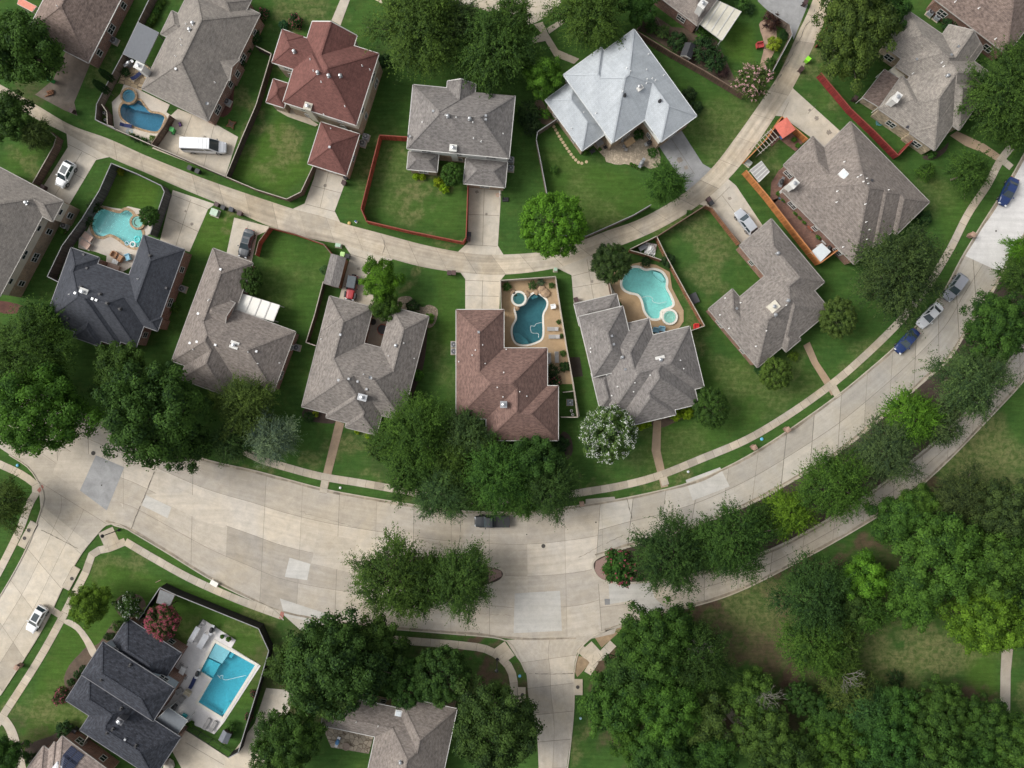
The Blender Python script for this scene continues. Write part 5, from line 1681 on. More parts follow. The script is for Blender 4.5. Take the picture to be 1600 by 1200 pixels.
patio([(580, 985), (620, 1020), (680, 1030), (760, 1010), (830, 1040), (870, 1055), (930, 1020), (880, 880), (700, 830)], CREAM_PATIO, None, 800, 0, z=0.052, t=0.8, sm=2)
patio([(130, 690), (160, 600), (260, 690), (390, 780), (370, 790), (200, 730)], CON_WALK, None, 400, 0, z=0.05, t=0.45)
patio([(10, 60), (120, 15), (300, 200), (420, 330), (350, 410), (300, 440), (240, 330), (100, 170)], brick('brick_paving', (0.20, 0.095, 0.070), (0.2, 0.15, 0.12)), None, 1200, 300, z=0.05)
patio([(0, 830), (60, 770), (170, 850), (230, 880), (170, 945), (70, 870), (20, 920)], MATS['brick_paving'], None, 1200, 0, z=0.05)
patio([(20, 1140), (70, 1060), (160, 1100), (120, 1190), (10, 1300)], MATS['brick_paving'], None, 1200, 0, z=0.05)
patio([(690, 790), (790, 770), (830, 830), (790, 990), (670, 970)], CON_WALK, None, 400, 300, z=0.05, t=0.35)
patio([(410, 930), (740, 980), (705, 1110), (470, 1070)], flagstone('grey_flagstone', (0.30, 0.26, 0.20), 1.3), None, 400, 900, z=0.05)
patio([(570, 640), (590, 600), (720, 690), (690, 715)], ST_CREAM, None, 1200, 0, z=0.05)

# ------------------------------------------------------------------ fences
W_BROWN = wood('brown_boards', (0.115, 0.072, 0.050)); W_DARK = wood('dark_boards', (0.062, 0.042, 0.033)); W_GREY = wood('grey_boards', (0.085, 0.080, 0.078))
W_RED = wood('red_boards', (0.340, 0.062, 0.032)); W_CRIM = wood('crimson_boards', (0.225, 0.026, 0.024)); W_ORANGE = wood('orange_boards', (0.420, 0.165, 0.050))
W_BLACK = wood('black_boards', (0.012, 0.010, 0.009)); W_CREAM = wood('cream_boards', (0.48, 0.42, 0.33), 0.1); W_MID = wood('weathered_boards', (0.175, 0.135, 0.105)); W_CEDAR = wood('cedar_boards', (0.230, 0.105, 0.052))
CAP_LIGHT = plain('light_cap', (0.36, 0.32, 0.27), 0.8, scale=2); CAP_GREY = plain('grey_cap', (0.25, 0.25, 0.25), 0.8); CAP_RED = plain('red_cap', (0.24, 0.06, 0.04), 0.8); CAP_ORANGE = plain('orange_cap', (0.46, 0.2, 0.08), 0.8)
CAP_BROWN = plain('brown_cap', (0.16, 0.11, 0.08), 0.8)
IRON = plain('black_iron', (0.015, 0.015, 0.016), 0.5)


def fence(label, pts, mat, capmat, h=1.8, closed=False, style='board', top=True):
    """pts: photo pixels of the fence's TOP line"""
    P = [w2(px, py, h if top else 0) for px, py in pts]
    t = thing('fence', label, 'fence', (*P[0], 0), 0, None, True)
    rnd = random.Random(hash(label) % 1000 if False else sum(map(ord, label)))
    cap = MB()
    for a, b in zip(P, P[1:]):
        d = Vector((b[0] - a[0], b[1] - a[1])); L = d.length; d /= L; nr = Vector((-d.y, d.x)); ang = math.atan2(d.y, d.x)
        m = MB()
        if style == 'board':
            n = max(1, round(L / 0.145)); bw = L / n
            for i in range(n):
                c = Vector(a) + d * (bw * (i + 0.5)) + nr * (0.012 if i % 2 else -0.012)
                m.box((c.x, c.y, h / 2 + rnd.uniform(-.012, .012)), (bw * 0.97, 0.028, h), ang, 0, True, rnd.random())
            for z in (0.3, h - 0.3):
                for sd in (-0.045, 0.045):
                    c = (Vector(a) + Vector(b)) / 2 + nr * sd
                    m.box((c.x, c.y, z), (L, 0.045, 0.09), ang, 0, False, 0.4)
        elif style == 'rail':
            for z in (0.25, h - 0.12):
                c = (Vector(a) + Vector(b)) / 2; m.box((c.x, c.y, z), (L, 0.04, 0.05), ang)
            n = max(1, round(L / 0.13))
            for i in range(n):
                c = Vector(a) + d * (L * (i + 0.5) / n); m.box((c.x, c.y, h / 2), (0.022, 0.022, h), ang)
        m.build('panel', [mat], t)
        n = max(1, round(L / 2.4)); pm = 0.10 if style == 'board' else 0.06
        for i in range(n + 1):
            if i == n and b != P[-1]: continue
            c = Vector(a) + d * (L * i / n); q = MB(); q.box((c.x, c.y, h / 2 + 0.02), (pm, pm + 0.03, h + 0.04), ang, 0, True, 0.5); q.build('post', [mat], t)
        c = (Vector(a) + Vector(b)) / 2
        cap.box((c.x, c.y, h + 0.03), (L + 0.06, 0.13 if style == 'board' else 0.05, 0.04), ang)
    cap.build('top_rail', [capmat], t)
    return t


fence('grey brown board fence between the brown corner house and the pool', [(240, -15), (217, 32), (192, 85), (172, 122), (151, 163), (149, 187), (181, 202)], W_MID, CAP_GREY)
fence('dark brown fence along the alley below the mid blue pool and the van', [(181, 202), (236, 226), (353, 276)], W_DARK, CAP_LIGHT)
fence('short brown gate fence beside the mid blue pool and concrete court', [(265, 180), (257, 196), (236, 226)], W_BROWN, CAP_BROWN)
fence('low brown screen around the pool pumps beside the mid blue pool', [(159, 163), (167, 175), (168, 195), (178, 199)], W_BROWN, CAP_LIGHT, 1.6)
fence('dark fence dividing the van driveway from the red roofed house lawn', [(353, 276), (378, 215), (400, 164), (424, 84), (400, 72)], W_DARK, CAP_LIGHT)
fence('brown fence along the alley below the red roofed house lawn', [(353, 276), (400, 296), (448, 311), (470, 300), (490, 258)], W_BROWN, CAP_LIGHT)
fence('bright red fence around the lawn of the grey two storey house', [(637, 214), (593, 211), (580, 262), (564, 326), (572, 345), (640, 361), (723, 378), (728, 371), (731, 288)], W_RED, CAP_RED, 2.2)
fence('curved grey brown fence around the lawn of the silver roofed house', [(870, 186), (840, 206), (838, 218), (846, 258), (855, 305), (862, 340), (880, 368), (916, 369), (950, 354), (990, 336), (1017, 320)], W_MID, CAP_GREY)
fence('brown board fence below the planted garden at the top edge', [(1018, 15), (994, 48), (1050, 82), (1100, 110), (1163, 148)], W_BROWN, CAP_BROWN)
fence('grey fence around the gravel garden beside the alley, top right', [(1200, 16), (1234, 38), (1238, 54), (1222, 84), (1205, 116)], W_MID, CAP_GREY)
fence('long crimson fence beside the weathered tan house', [(1283, 114), (1330, 170), (1368, 206), (1404, 243), (1428, 217)], W_CRIM, CAP_RED)
fence('short crimson fence beside the alley under the large tree, upper right', [(1303, 28), (1281, 66)], W_CRIM, CAP_RED)
fence('orange fence alongside the brick patio of the brown grey house', [(1166, 266), (1200, 306), (1240, 358), (1282, 411), (1309, 391)], W_ORANGE, CAP_ORANGE, 2.2)
fence('orange fence around the red umbrella yard', [(1166, 250), (1200, 215), (1222, 182), (1262, 217)], W_ORANGE, CAP_ORANGE)
fence('brown fence around the yellowing back lawn next to the silver wagon', [(1027, 369), (1066, 344), (1102, 321), (1113, 325), (1134, 352), (1156, 380)], W_CEDAR, CAP_BROWN)
fence('cedar fence along the right side of the turquoise pool', [(985, 389), (1026, 369), (1042, 402), (1072, 457), (1101, 509), (1079, 517)], W_CEDAR, CAP_LIGHT)
fence('short cedar screen around the stored junk by the turquoise pool', [(985, 391), (1010, 398), (1033, 406)], W_CEDAR, CAP_LIGHT)
fence('small brown fence left of the turquoise pool beside the driveway', [(952, 440), (956, 460)], W_BROWN, CAP_LIGHT)
fence('cream fence around the dark teal pool yard', [(783, 484), (782, 438), (868, 432), (876, 484), (886, 545), (896, 600), (903, 652), (877, 652)], W_CREAM, CAP_LIGHT)
fence('cream fence enclosing the pool equipment nook beside the rust brown house', [(880, 613), (898, 611), (905, 650)], W_CREAM, CAP_LIGHT, 1.5)
fence('red brown fence around the green lawn beside the grey roofed shed', [(399, 398), (404, 378), (421, 355), (460, 365), (505, 381), (517, 396)], W_RED, CAP_BROWN)
fence('dark fence between the pergola lawn and the courtyard house', [(505, 440), (492, 490), (478, 535), (493, 540)], W_DARK, CAP_LIGHT)
fence('dark grey fence left of the lagoon pool', [(174, 255), (155, 298), (128, 342), (97, 384), (74, 432), (92, 441)], W_GREY, CAP_GREY, 2.4)
fence('dark grey fence above and right of the lagoon pool', [(174, 255), (215, 272), (252, 290), (257, 300), (245, 335), (234, 366)], W_GREY, CAP_GREY, 2.4)
fence('brown fence beside the white car driveway at the left edge', [(68, 198), (88, 214), (84, 228), (51, 286)], W_BROWN, CAP_LIGHT)
fence('tall black fence along the sidewalk behind the rectangular pool', [(216, 969), (250, 918), (276, 930), (340, 956), (404, 982), (420, 1017), (400, 1085), (372, 1176), (357, 1184)], W_BLACK, CAP_GREY, 2.3)
fence('black iron rail fence at the driveway of the black roofed house', [(357, 1184), (325, 1163), (289, 1140)], IRON, IRON, 1.8, style='rail')
fence('small brown gate fence between the two lower left houses', [(139, 1148), (128, 1166)], W_MID, CAP_LIGHT)

# ------------------------------------------------------------------ vehicles
TYRE = plain('tyre_rubber', (0.016, 0.016, 0.017), 0.9); RIM = plain('alloy_rim', (0.42, 0.43, 0.44), 0.35, 0.8)
HEADL = plain('headlight_lens', (0.70, 0.72, 0.74), 0.12); TAILL = plain('taillight_lens', (0.28, 0.012, 0.012), 0.2); CGLASS = glass_dark('car_glass', (0.035, 0.050, 0.058), 0.04)
PLASTIC = plain('bumper_plastic', (0.03, 0.03, 0.032), 0.6)


def car_body(spec):
    """closed lofted body; nose along +x. spec rows: x, half width, sill z, belt z, top z (middle of bonnet / boot)"""
    mb = MB(); rings = []
    for x, hw, z0, zb, zt in spec:
        rings.append([(x, -hw * 0.88, z0), (x, -hw, z0 + 0.16), (x, -hw * 1.0, zb - 0.22), (x, -hw * 0.95, zb - 0.04), (x, -hw * 0.80, zt - 0.03), (x, -hw * 0.4, zt), (x, hw * 0.4, zt), (x, hw * 0.80, zt - 0.03), (x, hw * 0.95, zb - 0.04), (x, hw, zb - 0.22), (x, hw, z0 + 0.16), (x, hw * 0.88, z0)])
    n = len(rings[0])
    for i in range(len(rings) - 1):
        for k in range(n):
            k2 = (k + 1) % n
            mb.face([rings[i][k], rings[i + 1][k], rings[i + 1][k2], rings[i][k2]])
    mb.face(rings[0]); mb.face(rings[-1][::-1])
    return mb


def cabin(mb, x0, x1, x2, x3, w0, w1, z0, z1, m=0):
    """greenhouse: rear base x0, roof rear x1, roof front x2, screen base x3"""
    b = [(x0, -w0), (x3, -w0), (x3, w0), (x0, w0)]; t = [(x1, -w1), (x2, -w1), (x2, w1), (x1, w1)]
    B = [(x, y, z0) for x, y in b]; T = [(x, y, z1) for x, y in t]
    M1 = [(x1 * .5 + x2 * .5, -w1 * 1.0, z1 + 0.045), (x1 * .5 + x2 * .5, w1 * 1.0, z1 + 0.045)]
    xm = (x1 + x2) / 2
    mid = [(xm, -w1, z1 + 0.03), (xm, w1, z1 + 0.03)]
    mb.face([T[0], mid[0], mid[1], T[3]], m); mb.face([mid[0], T[1], T[2], mid[1]], m)
    mb.face([B[0], B[1], T[1], mid[0], T[0]], m); mb.face([B[2], B[3], T[3], mid[1], T[2]], m)
    mb.face([B[1], B[2], T[2], T[1]], m); mb.face([B[3], B[0], T[0], T[3]], m)
    return B, T


def quad_in(q, f, off):
    """shrink a quad towards its middle and lift it along its normal"""
    v = [Vector(p) for p in q]; c = sum(v, Vector()) / 4
    nrm = (v[1] - v[0]).cross(v[3] - v[0]).normalized()
    if nrm.z < 0 and abs(nrm.z) > 0.05: nrm = -nrm
    if abs(nrm.z) <= 0.3 and nrm.dot(c - Vector((0, 0, c.z))) < 0: nrm = -nrm
    return [tuple(c + (p - c) * f + nrm * off) for p in v]


def car(label, px, py, dirx, diry, paint, kind='sedan', L=4.75, Wd=1.82, Ht=1.46, roofmat=None, sunroof=False, name='parked_car', cat='car'):
    x, y, _ = W(px, py, 0.9)
    t = thing(name, label, cat, (x, y, 0), math.atan2(-diry, dirx), 'vehicles parked in the neighbourhood')
    hl = L / 2; hw = Wd / 2
    if kind == 'van':
        spec = [(-hl, hw * 0.93, 0.45, 1.3, 1.3), (-hl + 0.05, hw * 0.98, 0.38, 1.35, 1.35), (hl * 0.45, hw, 0.36, 1.35, 1.35), (hl * 0.68, hw * 0.98, 0.36, 1.22, 1.26), (hl * 0.88, hw * 0.90, 0.36, 1.02, 1.1), (hl * 0.98, hw * 0.78, 0.42, 0.85, 0.9), (hl, hw * 0.6, 0.5, 0.7, 0.75)]
        cb = (-hl + 0.02, -hl + 0.14, hl * 0.40, hl * 0.70, hw * 0.97, hw * 0.86, 1.25, Ht)
    elif kind == 'suv':
        spec = [(-hl, hw * 0.80, 0.5, 0.95, 0.98), (-hl + 0.12, hw * 0.93, 0.36, 1.02, 1.04), (-hl * 0.6, hw, 0.30, 1.02, 1.04), (hl * 0.3, hw, 0.30, 1.0, 1.04), (hl * 0.6, hw * 0.98, 0.30, 0.95, 1.04), (hl * 0.86, hw * 0.88, 0.34, 0.86, 0.94), (hl * 0.97, hw * 0.70, 0.42, 0.72, 0.80), (hl, hw * 0.5, 0.5, 0.62, 0.66)]
        cb = (-hl + 0.10, -hl * 0.78, hl * 0.10, hl * 0.44, hw * 0.94, hw * 0.74, 1.0, Ht)
    elif kind == 'jeep':
        spec = [(-hl + 0.15, hw * 0.80, 0.55, 1.05, 1.08), (-hl + 0.2, hw * 0.82, 0.5, 1.08, 1.1), (hl * 0.2, hw * 0.82, 0.5, 1.08, 1.10), (hl * 0.25, hw * 0.72, 0.5, 1.05, 1.12), (hl * 0.88, hw * 0.62, 0.5, 1.0, 1.06), (hl * 0.92, hw * 0.60, 0.55, 0.95, 1.0)]
        cb = (-hl + 0.18, -hl + 0.28, hl * 0.08, hl * 0.22, hw * 0.80, hw * 0.72, 1.08, Ht)
    elif kind == 'pickup':
        spec = [(-hl, hw * 0.92, 0.55, 1.12, 1.10), (-hl + 0.08, hw * 0.97, 0.5, 1.16, 1.12), (-hl * 0.1, hw, 0.42, 1.16, 1.12), (hl * 0.35, hw, 0.42, 1.12, 1.16), (hl * 0.6, hw * 0.98, 0.42, 1.08, 1.16), (hl * 0.9, hw * 0.90, 0.44, 0.98, 1.06), (hl * 0.985, hw * 0.78, 0.5, 0.85, 0.92), (hl, hw * 0.7, 0.55, 0.75, 0.8)]
        cb = (-hl * 0.10, -hl * 0.02, hl * 0.27, hl * 0.48, hw * 0.93, hw * 0.76, 1.10, Ht)
    else:
        spec = [(-hl, hw * 0.68, 0.48, 0.80, 0.86), (-hl + 0.10, hw * 0.84, 0.34, 0.92, 0.96), (-hl + 0.4, hw * 0.95, 0.28, 0.94, 1.0), (-hl * 0.45, hw, 0.26, 0.94, 0.98), (hl * 0.3, hw, 0.26, 0.92, 0.97), (hl * 0.6, hw * 0.97, 0.26, 0.86, 0.95), (hl * 0.84, hw * 0.88, 0.30, 0.76, 0.86), (hl * 0.96, hw * 0.70, 0.36, 0.62, 0.72), (hl, hw * 0.5, 0.42, 0.55, 0.6)]
        cb = (-hl * 0.74, -hl * 0.42, hl * 0.06, hl * 0.44, hw * 0.93, hw * 0.68, 0.93, Ht)
    body = car_body(spec)
    mats = [paint]
    if kind != 'jeep':
        B, T = cabin(body, *cb)
    bo = body.build('body', mats, t, smooth=False)
    if kind == 'jeep':
        top = MB(); B, T = cabin(top, *cb); top.build('soft_top', [roofmat], t)
        sp = MB(); sp.lathe((0, 0, 0), [(0.14, -0.11), (0.37, -0.11), (0.37, 0.11), (0.14, 0.11)], 16)
        so_ = sp.build('spare_wheel', [TYRE], t, off=(0, 0, 0)); so_.location = (-hl + 0.02, 0.1, 1.0); so_.rotation_euler = (0, PI / 2, 0)
        for sy in (-1, 1):
            for xx in (-hl * 0.55, hl * 0.62):
                f_ = MB(); f_.box((xx, sy * hw * 0.88, 0.92), (1.0, 0.30, 0.09), 0, 0, taper=0.85); f_.build('fender', [PLASTIC], t)
        bm_ = MB(); bm_.box((hl * 0.97, 0, 0.62), (0.22, Wd * 0.86, 0.2)); bm_.build('bumper', [PLASTIC], t)
    # glass
    f = 0.90
    g = MB(); g.face(quad_in([B[1], B[2], T[2], T[1]], 0.90, 0.012)); g.build('windscreen', [CGLASS], t)
    if kind not in ('van', 'jeep'):
        g = MB(); g.face(quad_in([B[3], B[0], T[0], T[3]], 0.86, 0.012)); g.build('rear_window', [CGLASS], t)
    for (i, j) in ((0, 1), (2, 3)):
        q = [Vector(B[i]), Vector(B[j]), Vector(T[j]), Vector(T[i])]
        if kind == 'van':                       # a cab door window and a dark side window band
            if i == 0: segs = [(0.02, 0.70), (0.74, 0.92)]
            else: segs = [(0.08, 0.26), (0.30, 0.98)]
        elif kind == 'pickup': segs = [(0.08, 0.44), (0.50, 0.9)]
        else: segs = [(0.10, 0.48), (0.53, 0.90)]
        for a0, a1 in segs:
            lo = 0.10 if kind != 'van' else 0.30; hi = 0.88 if kind != 'van' else 0.72
            def pt(u, v): return (q[0].lerp(q[1], u)).lerp(q[3].lerp(q[2], u), v)
            w_ = [pt(a0, lo), pt(a1, lo), pt(a1, hi), pt(a0, hi)]
            sgn = -1 if i == 0 else 1
            g = MB(); g.face([(p.x, p.y + sgn * 0.014, p.z + 0.006) for p in w_]); g.build('side_window', [CGLASS], t)
    if sunroof:
        g = MB(); xm = (T[0][0] + T[1][0]) / 2; g.box((xm + (T[1][0] - T[0][0]) * 0.10, 0, T[0][2] + 0.035), ((T[1][0] - T[0][0]) * 0.62, abs(T[0][1]) * 1.45, 0.02)); g.build('sunroof', [CGLASS], t)
    # wheels
    rw = 0.33 if kind not in ('pickup', 'van', 'jeep', 'suv') else 0.38
    for sx in (-0.60, 0.62):
        for sy in (-1, 1):
            m = MB(); m.lathe((0, 0, 0), [(rw * 0.6, -0.11), (rw, -0.10), (rw, 0.10), (rw * 0.6, 0.11)], 18)
            wo = m.build('wheel', [TYRE], t, off=(0, 0, 0)); wo.location = (sx * hl, sy * (hw - 0.07), rw); wo.rotation_euler = (PI / 2, 0, 0)
            r_ = MB(); r_.lathe((0, 0, 0), [(rw * 0.62, -0.116), (rw * 0.62, 0.116)], 12); r_.build('rim', [RIM], wo, off=(0, 0, 0))
    # lamps, mirrors
    zl = 0.66 if kind not in ('pickup', 'van') else 0.86
    for sy in (-1, 1):
        m = MB(); m.box((hl * 0.945, sy * hw * 0.60, zl + 0.04), (0.22, hw * 0.34, 0.12), sy * -0.35); m.build('headlight', [HEADL], t)
        m = MB(); m.box((-hl + 0.045 if kind != 'jeep' else -hl + 0.13, sy * hw * 0.66, zl + 0.16), (0.10, hw * 0.28, 0.14)); m.build('taillight', [TAILL], t)
        m = MB(); m.box((cb[3] - 0.30, sy * (hw + 0.10), cb[6] + 0.08), (0.16, 0.20, 0.13)); m.build('mirror', [paint if kind not in ('van', 'jeep') else PLASTIC], t)
    if kind == 'pickup':
        m = MB(); m.box((-hl * 0.55, 0, 1.15), (hl * 0.86, Wd * 0.86, 0.05)); m.build('bed_cover', [plain('vinyl_cover', (0.022, 0.023, 0.025), 0.7)], t)
    if kind == 'sedan' or kind == 'suv':
        m = MB(); m.box((hl * 0.975, 0, 0.50), (0.06, hw * 0.8, 0.16)); m.build('grille', [PLASTIC], t)
    if kind == 'van':
        m = MB(); m.box((hl * 0.955, 0, 0.66), (0.12, hw * 1.0, 0.26)); m.build('grille', [PLASTIC], t)
        m = MB()
        for k in range(7): m.box((-hl * 0.85 + k * hl * 0.19, 0, Ht + 0.032), (0.04, Wd * 0.74, 0.03))
        m.build('roof_rib', [WHITE], t)
    return t


P_WHITE = carpaint('white_car_paint', (0.76, 0.77, 0.78)); P_GREY = carpaint('dark_grey_paint', (0.075, 0.082, 0.090)); P_RED = carpaint('red_car_paint', (0.42, 0.030, 0.035))
P_SILV = carpaint('silver_car_paint', (0.42, 0.44, 0.47)); P_NAVY = carpaint('navy_car_paint', (0.012, 0.032, 0.125)); P_BLACK = carpaint('black_car_paint', (0.026, 0.030, 0.034)); P_STEEL = carpaint('steel_grey_paint', (0.27, 0.28, 0.31))
car('long white panel van parked on the concrete court below the taupe house', 320, 229, 72, 3, P_WHITE, 'van', 7.0, 2.05, 2.65, name='parked_van', cat='van')
car('white hatchback with black sunroof in the driveway at the left', 101, 272, -22, 41, P_WHITE, 'suv', 4.5, 1.85, 1.6, sunroof=True)
car('dark grey sedan parked nose down beside the brown grey house', 384, 380, -13, 44, P_GREY, 'sedan', 4.75, 1.85, 1.45, sunroof=True)
car('red off road car with grey soft top and rear spare wheel', 549, 449, -7, 38, P_RED, 'jeep', 4.1, 1.85, 1.8, plain('soft_top_vinyl', (0.085, 0.100, 0.110), 0.7), name='off_road_car')
car('silver wagon half under the eave of the warm grey house', 1166, 346, -25, -33, P_SILV, 'suv', 4.6, 1.8, 1.55)
car('navy sedan on the white concrete lane at the right edge', 1577, 299, -20, 42, P_NAVY, 'sedan', 4.8, 1.85, 1.45)
car('steel grey minivan partly hidden under the big street tree', 1493, 449, -26, 36, P_STEEL, 'suv', 4.9, 1.9, 1.75)
car('white sedan in the middle of the three street parked cars', 1454, 493, -36, 36, P_WHITE, 'sedan', 4.9, 1.85, 1.46)
car('navy sedan nearest the footpath on the curving boulevard', 1418, 533, -34, 37, P_NAVY, 'sedan', 4.75, 1.82, 1.45)
car('black pickup truck parked at the kerb under the feathery trees', 769, 815, -54, 0, P_BLACK, 'pickup', 5.8, 2.0, 1.9, name='pickup_truck', cat='pickup')
car('white sedan with dark roof glass on the side street, lower left', 56, 968, -23, 40, P_WHITE, 'suv', 4.7, 1.85, 1.5, sunroof=True)

# ------------------------------------------------------------------ bins, boxes, air conditioners, mailboxes, lamps
def paintc(c): return plain('paint_%d_%d_%d' % tuple(int(x * 1000) for x in c), c, 0.55)


def bin_(label, px, py, c, rot, group='wheelie bins'):
    x, y, _ = W(px, py, 1.0)
    t = thing('wheelie_bin', label, 'bin', (x, y, 0), R(-rot), group)
    b = MB(); b.box((0, 0, 0.52), (0.50, 0.56, 0.95), 0, taper=1.22)
    b.build('body', [paintc(c)], t)
    l = MB(); l.box((0.02, 0, 1.03), (0.66, 0.74, 0.07)); l.box((-0.32, 0, 1.04), (0.08, 0.5, 0.06)); l.build('lid', [paintc(tuple(q * 1.15 for q in c))], t)
    for s_ in (-1, 1):
        w_ = MB(); w_.lathe((0, 0, 0), [(0.12, -0.03), (0.12, 0.03)], 12); wo = w_.build('wheel', [BLACK], t, off=(0, 0, 0)); wo.location = (-0.27, s_ * 0.29, 0.12); wo.rotation_euler = (PI / 2, 0, 0)
    return t


BRN = (0.055, 0.030, 0.030); BLK = (0.022, 0.022, 0.025); GRN = (0.05, 0.30, 0.07); LIME = (0.22, 0.62, 0.03)
for a in (('green lidded bin by the stained driveway under the corner tree', 78, 124, GRN, 30), ('dark brown bin where the stained driveway meets the alley', 111, 172, BRN, 30),
          ('dark bin nearest the gate along the alley fence under the van', 296, 262, BLK, 25), ('black bin right of its neighbour along the alley fence under the van', 308, 267, BLK, 25), ('green recycling bin beside the gate of the mid blue pool', 268, 202, GRN, 20),
          ('brown bin at the left end of the four on the alley verge', 338, 319, BRN, 25), ('black bin second in the row of four on the alley verge', 348, 324, BLK, 25), ('dark grey bin third in the row of four on the alley verge', 361, 327, (0.03, 0.035, 0.045), 20), ('brown bin at the right end of the four, above the grey sedan', 374, 333, BRN, 20),
          ('pale lime bin against the grey roofed shed', 535, 397, (0.38, 0.58, 0.22), 12), ('black bin beside the pale lime one at the shed', 543, 400, BLK, 12),
          ('left of two brown bins on the verge above the rust brown house', 702, 426, BRN, 5), ('right of two brown bins on the verge above the rust brown house', 709, 426, (0.075, 0.04, 0.036), 5),
          ('black bin at the corner of the bright red fence', 733, 366, BLK, 5), ('brown bin below the black one at the bright red fence corner', 732, 373, BRN, 5),
          ('dark bin at the garage corner of the red roofed house', 540, 276, BLK, 18), ('brown bin below the dark one at the red roofed garage', 537, 285, BRN, 18),
          ('brown bin on the corner of the silver wagon driveway', 1108, 311, BRN, -35), ('black bin in front of the brown one at the wagon driveway', 1112, 317, BLK, -35), ('dark brown bin by the driveway of the grey house with turquoise pool', 900, 468, BRN, -14),
          ('bright lime bin on the verge beside the large upper right tree', 1263, 92, LIME, -50), ('dark brown bin near the bright lime one on the verge', 1253, 107, BRN, -50), ('small brown bin on the lawn of the weathered tan house', 1337, 153, BRN, 30),
          ('brown bin at the top end of the alley', 1259, 3, BRN, 30), ('dark bin by the gate beside the left edge driveway', 66, 292, BRN, 20), ('black bin beside the solar panelled house', 115, 1143, BLK, 30)):
    bin_(*a)


def utility(label, px, py, rot, c=(0.30, 0.40, 0.30), sz=(1.0, 0.9, 0.8)):
    x, y, _ = W(px, py, 0.6)
    t = thing('utility_box', label, 'utility box', (x, y, 0), R(-rot))
    b = MB(); b.box((0, 0, sz[2] / 2), sz); b.build('cabinet', [paintc(c)], t)
    l = MB(); l.box((0, 0, sz[2] + 0.03), (sz[0] + 0.08, sz[1] + 0.08, 0.06)); l.build('lid', [paintc(tuple(q * 1.15 for q in c))], t)
    p = MB(); p.box((0, 0, 0.04), (sz[0] + 0.3, sz[1] + 0.3, 0.08)); p.build('pad', [CON_WALK], t)


utility('pale green utility box on the grass below four bins', 335, 332, 20, (0.36, 0.46, 0.36), (1.1, 1.0, 0.8)); utility('pale green utility box beside the fence above the grey roofed shed', 528, 383, 10, (0.32, 0.44, 0.34), (0.8, 0.5, 0.6))
utility('pale grey utility box on the verge beside the orange fence', 1170, 254, 40, (0.40, 0.42, 0.38), (0.9, 0.7, 0.6)); utility('pale green utility pedestal near the cream fence and driveway', 868, 421, 0, (0.30, 0.42, 0.32), (0.45, 0.45, 0.8))
utility('white utility box on the sidewalk verge behind the black fence', 334, 912, 30, (0.66, 0.64, 0.58), (1.2, 0.7, 0.5))


def ac(label, px, py, rot, c=(0.30, 0.31, 0.32)):
    x, y, _ = W(px, py, 0.8)
    t = thing('air_conditioner', label, 'air conditioner', (x, y, 0), R(-rot), 'air conditioner units beside the houses')
    p = MB(); p.box((0, 0, 0.05), (1.15, 1.15, 0.10)); p.build('pad', [CON_WALK], t)
    b = MB(); b.box((0, 0, 0.48), (0.88, 0.88, 0.76))
    for k in range(6): b.box((0, 0, 0.16 + 0.12 * k), (0.91, 0.91, 0.03))
    b.build('casing', [paintc(c)], t)
    f = MB(); f.lathe((0, 0, 0.865), [(0.40, 0), (0.40, 0.015)], 20); fo = f.build('fan_opening', [BLACK], t)
    g = MB()
    for k in range(3):
        r = 0.16 + 0.12 * k; g.lathe((0, 0, 0.885), [(r - 0.008, 0), (r - 0.008, 0.012), (r + 0.008, 0.012), (r + 0.008, 0)], 20, cap=False)
    for k in range(4): g.box((0, 0, 0.893), (0.78, 0.014, 0.012), k * PI / 4)
    g.lathe((0, 0, 0.885), [(0.10, 0), (0.10, 0.03)], 12); g.build('fan_guard', [METAL], t)


for a in (('grey air conditioner on the lawn right of the brown corner house', 177, 62, 27), ('grey air conditioner on the mulch right of the taupe pool house', 354, 158, 26), ('upper air conditioner of the pair at the red roofed garage', 571, 213, 17), ('lower air conditioner of the pair at the red roofed garage', 566, 223, 17, (0.3, 0.3, 0.3)),
          ('upper air conditioner at the right wall of the two storey grey house', 798, 249, 5), ('lower air conditioner at the right wall of the two storey grey house', 798, 262, 5), ('left air conditioner of the pair at the top right house', 1456, 18, 37, (0.28, 0.3, 0.32)), ('right air conditioner of the pair at the top right house', 1467, 25, 37, (0.28, 0.3, 0.32)),
          ('air conditioner at the brick wall right of the charcoal roofed house', 284, 451, 20), ('air conditioner between the pergola house and the courtyard house', 463, 543, 15), ('upper air conditioner at the left wall of the rust brown house', 709, 538, 0), ('lower air conditioner at the left wall of the rust brown house', 709, 549, 0, (0.32, 0.33, 0.33)),
          ('air conditioner between two clay pots at the left edge house', 99, 352, 28, (0.4, 0.4, 0.38)), ('dark air conditioner at the nook fence of the rust brown house', 891, 629, 0, (0.16, 0.2, 0.24))):
    ac(*a)


def mailbox(label, px, py, rot):
    x, y, _ = W(px, py, 0.9)
    t = thing('mailbox', label, 'mailbox', (x, y, 0), R(-rot), 'brick mailbox pillars along the kerb')
    b = MB(); b.box((0, 0, 0.62), (0.62, 0.62, 1.24)); b.build('pillar', [brick('mailbox_brick', (0.33, 0.17, 0.12))], t)
    c = MB(); c.box((0, 0, 1.28), (0.76, 0.76, 0.09)); c.box((0, 0, 1.36), (0.55, 0.55, 0.08), taper=0.6); c.build('cap', [plain('mailbox_cap', (0.36, 0.24, 0.18), 0.85)], t)
    d_ = MB(); d_.box((0.32, 0, 0.95), (0.04, 0.3, 0.3)); d_.build('door', [BLACK], t)


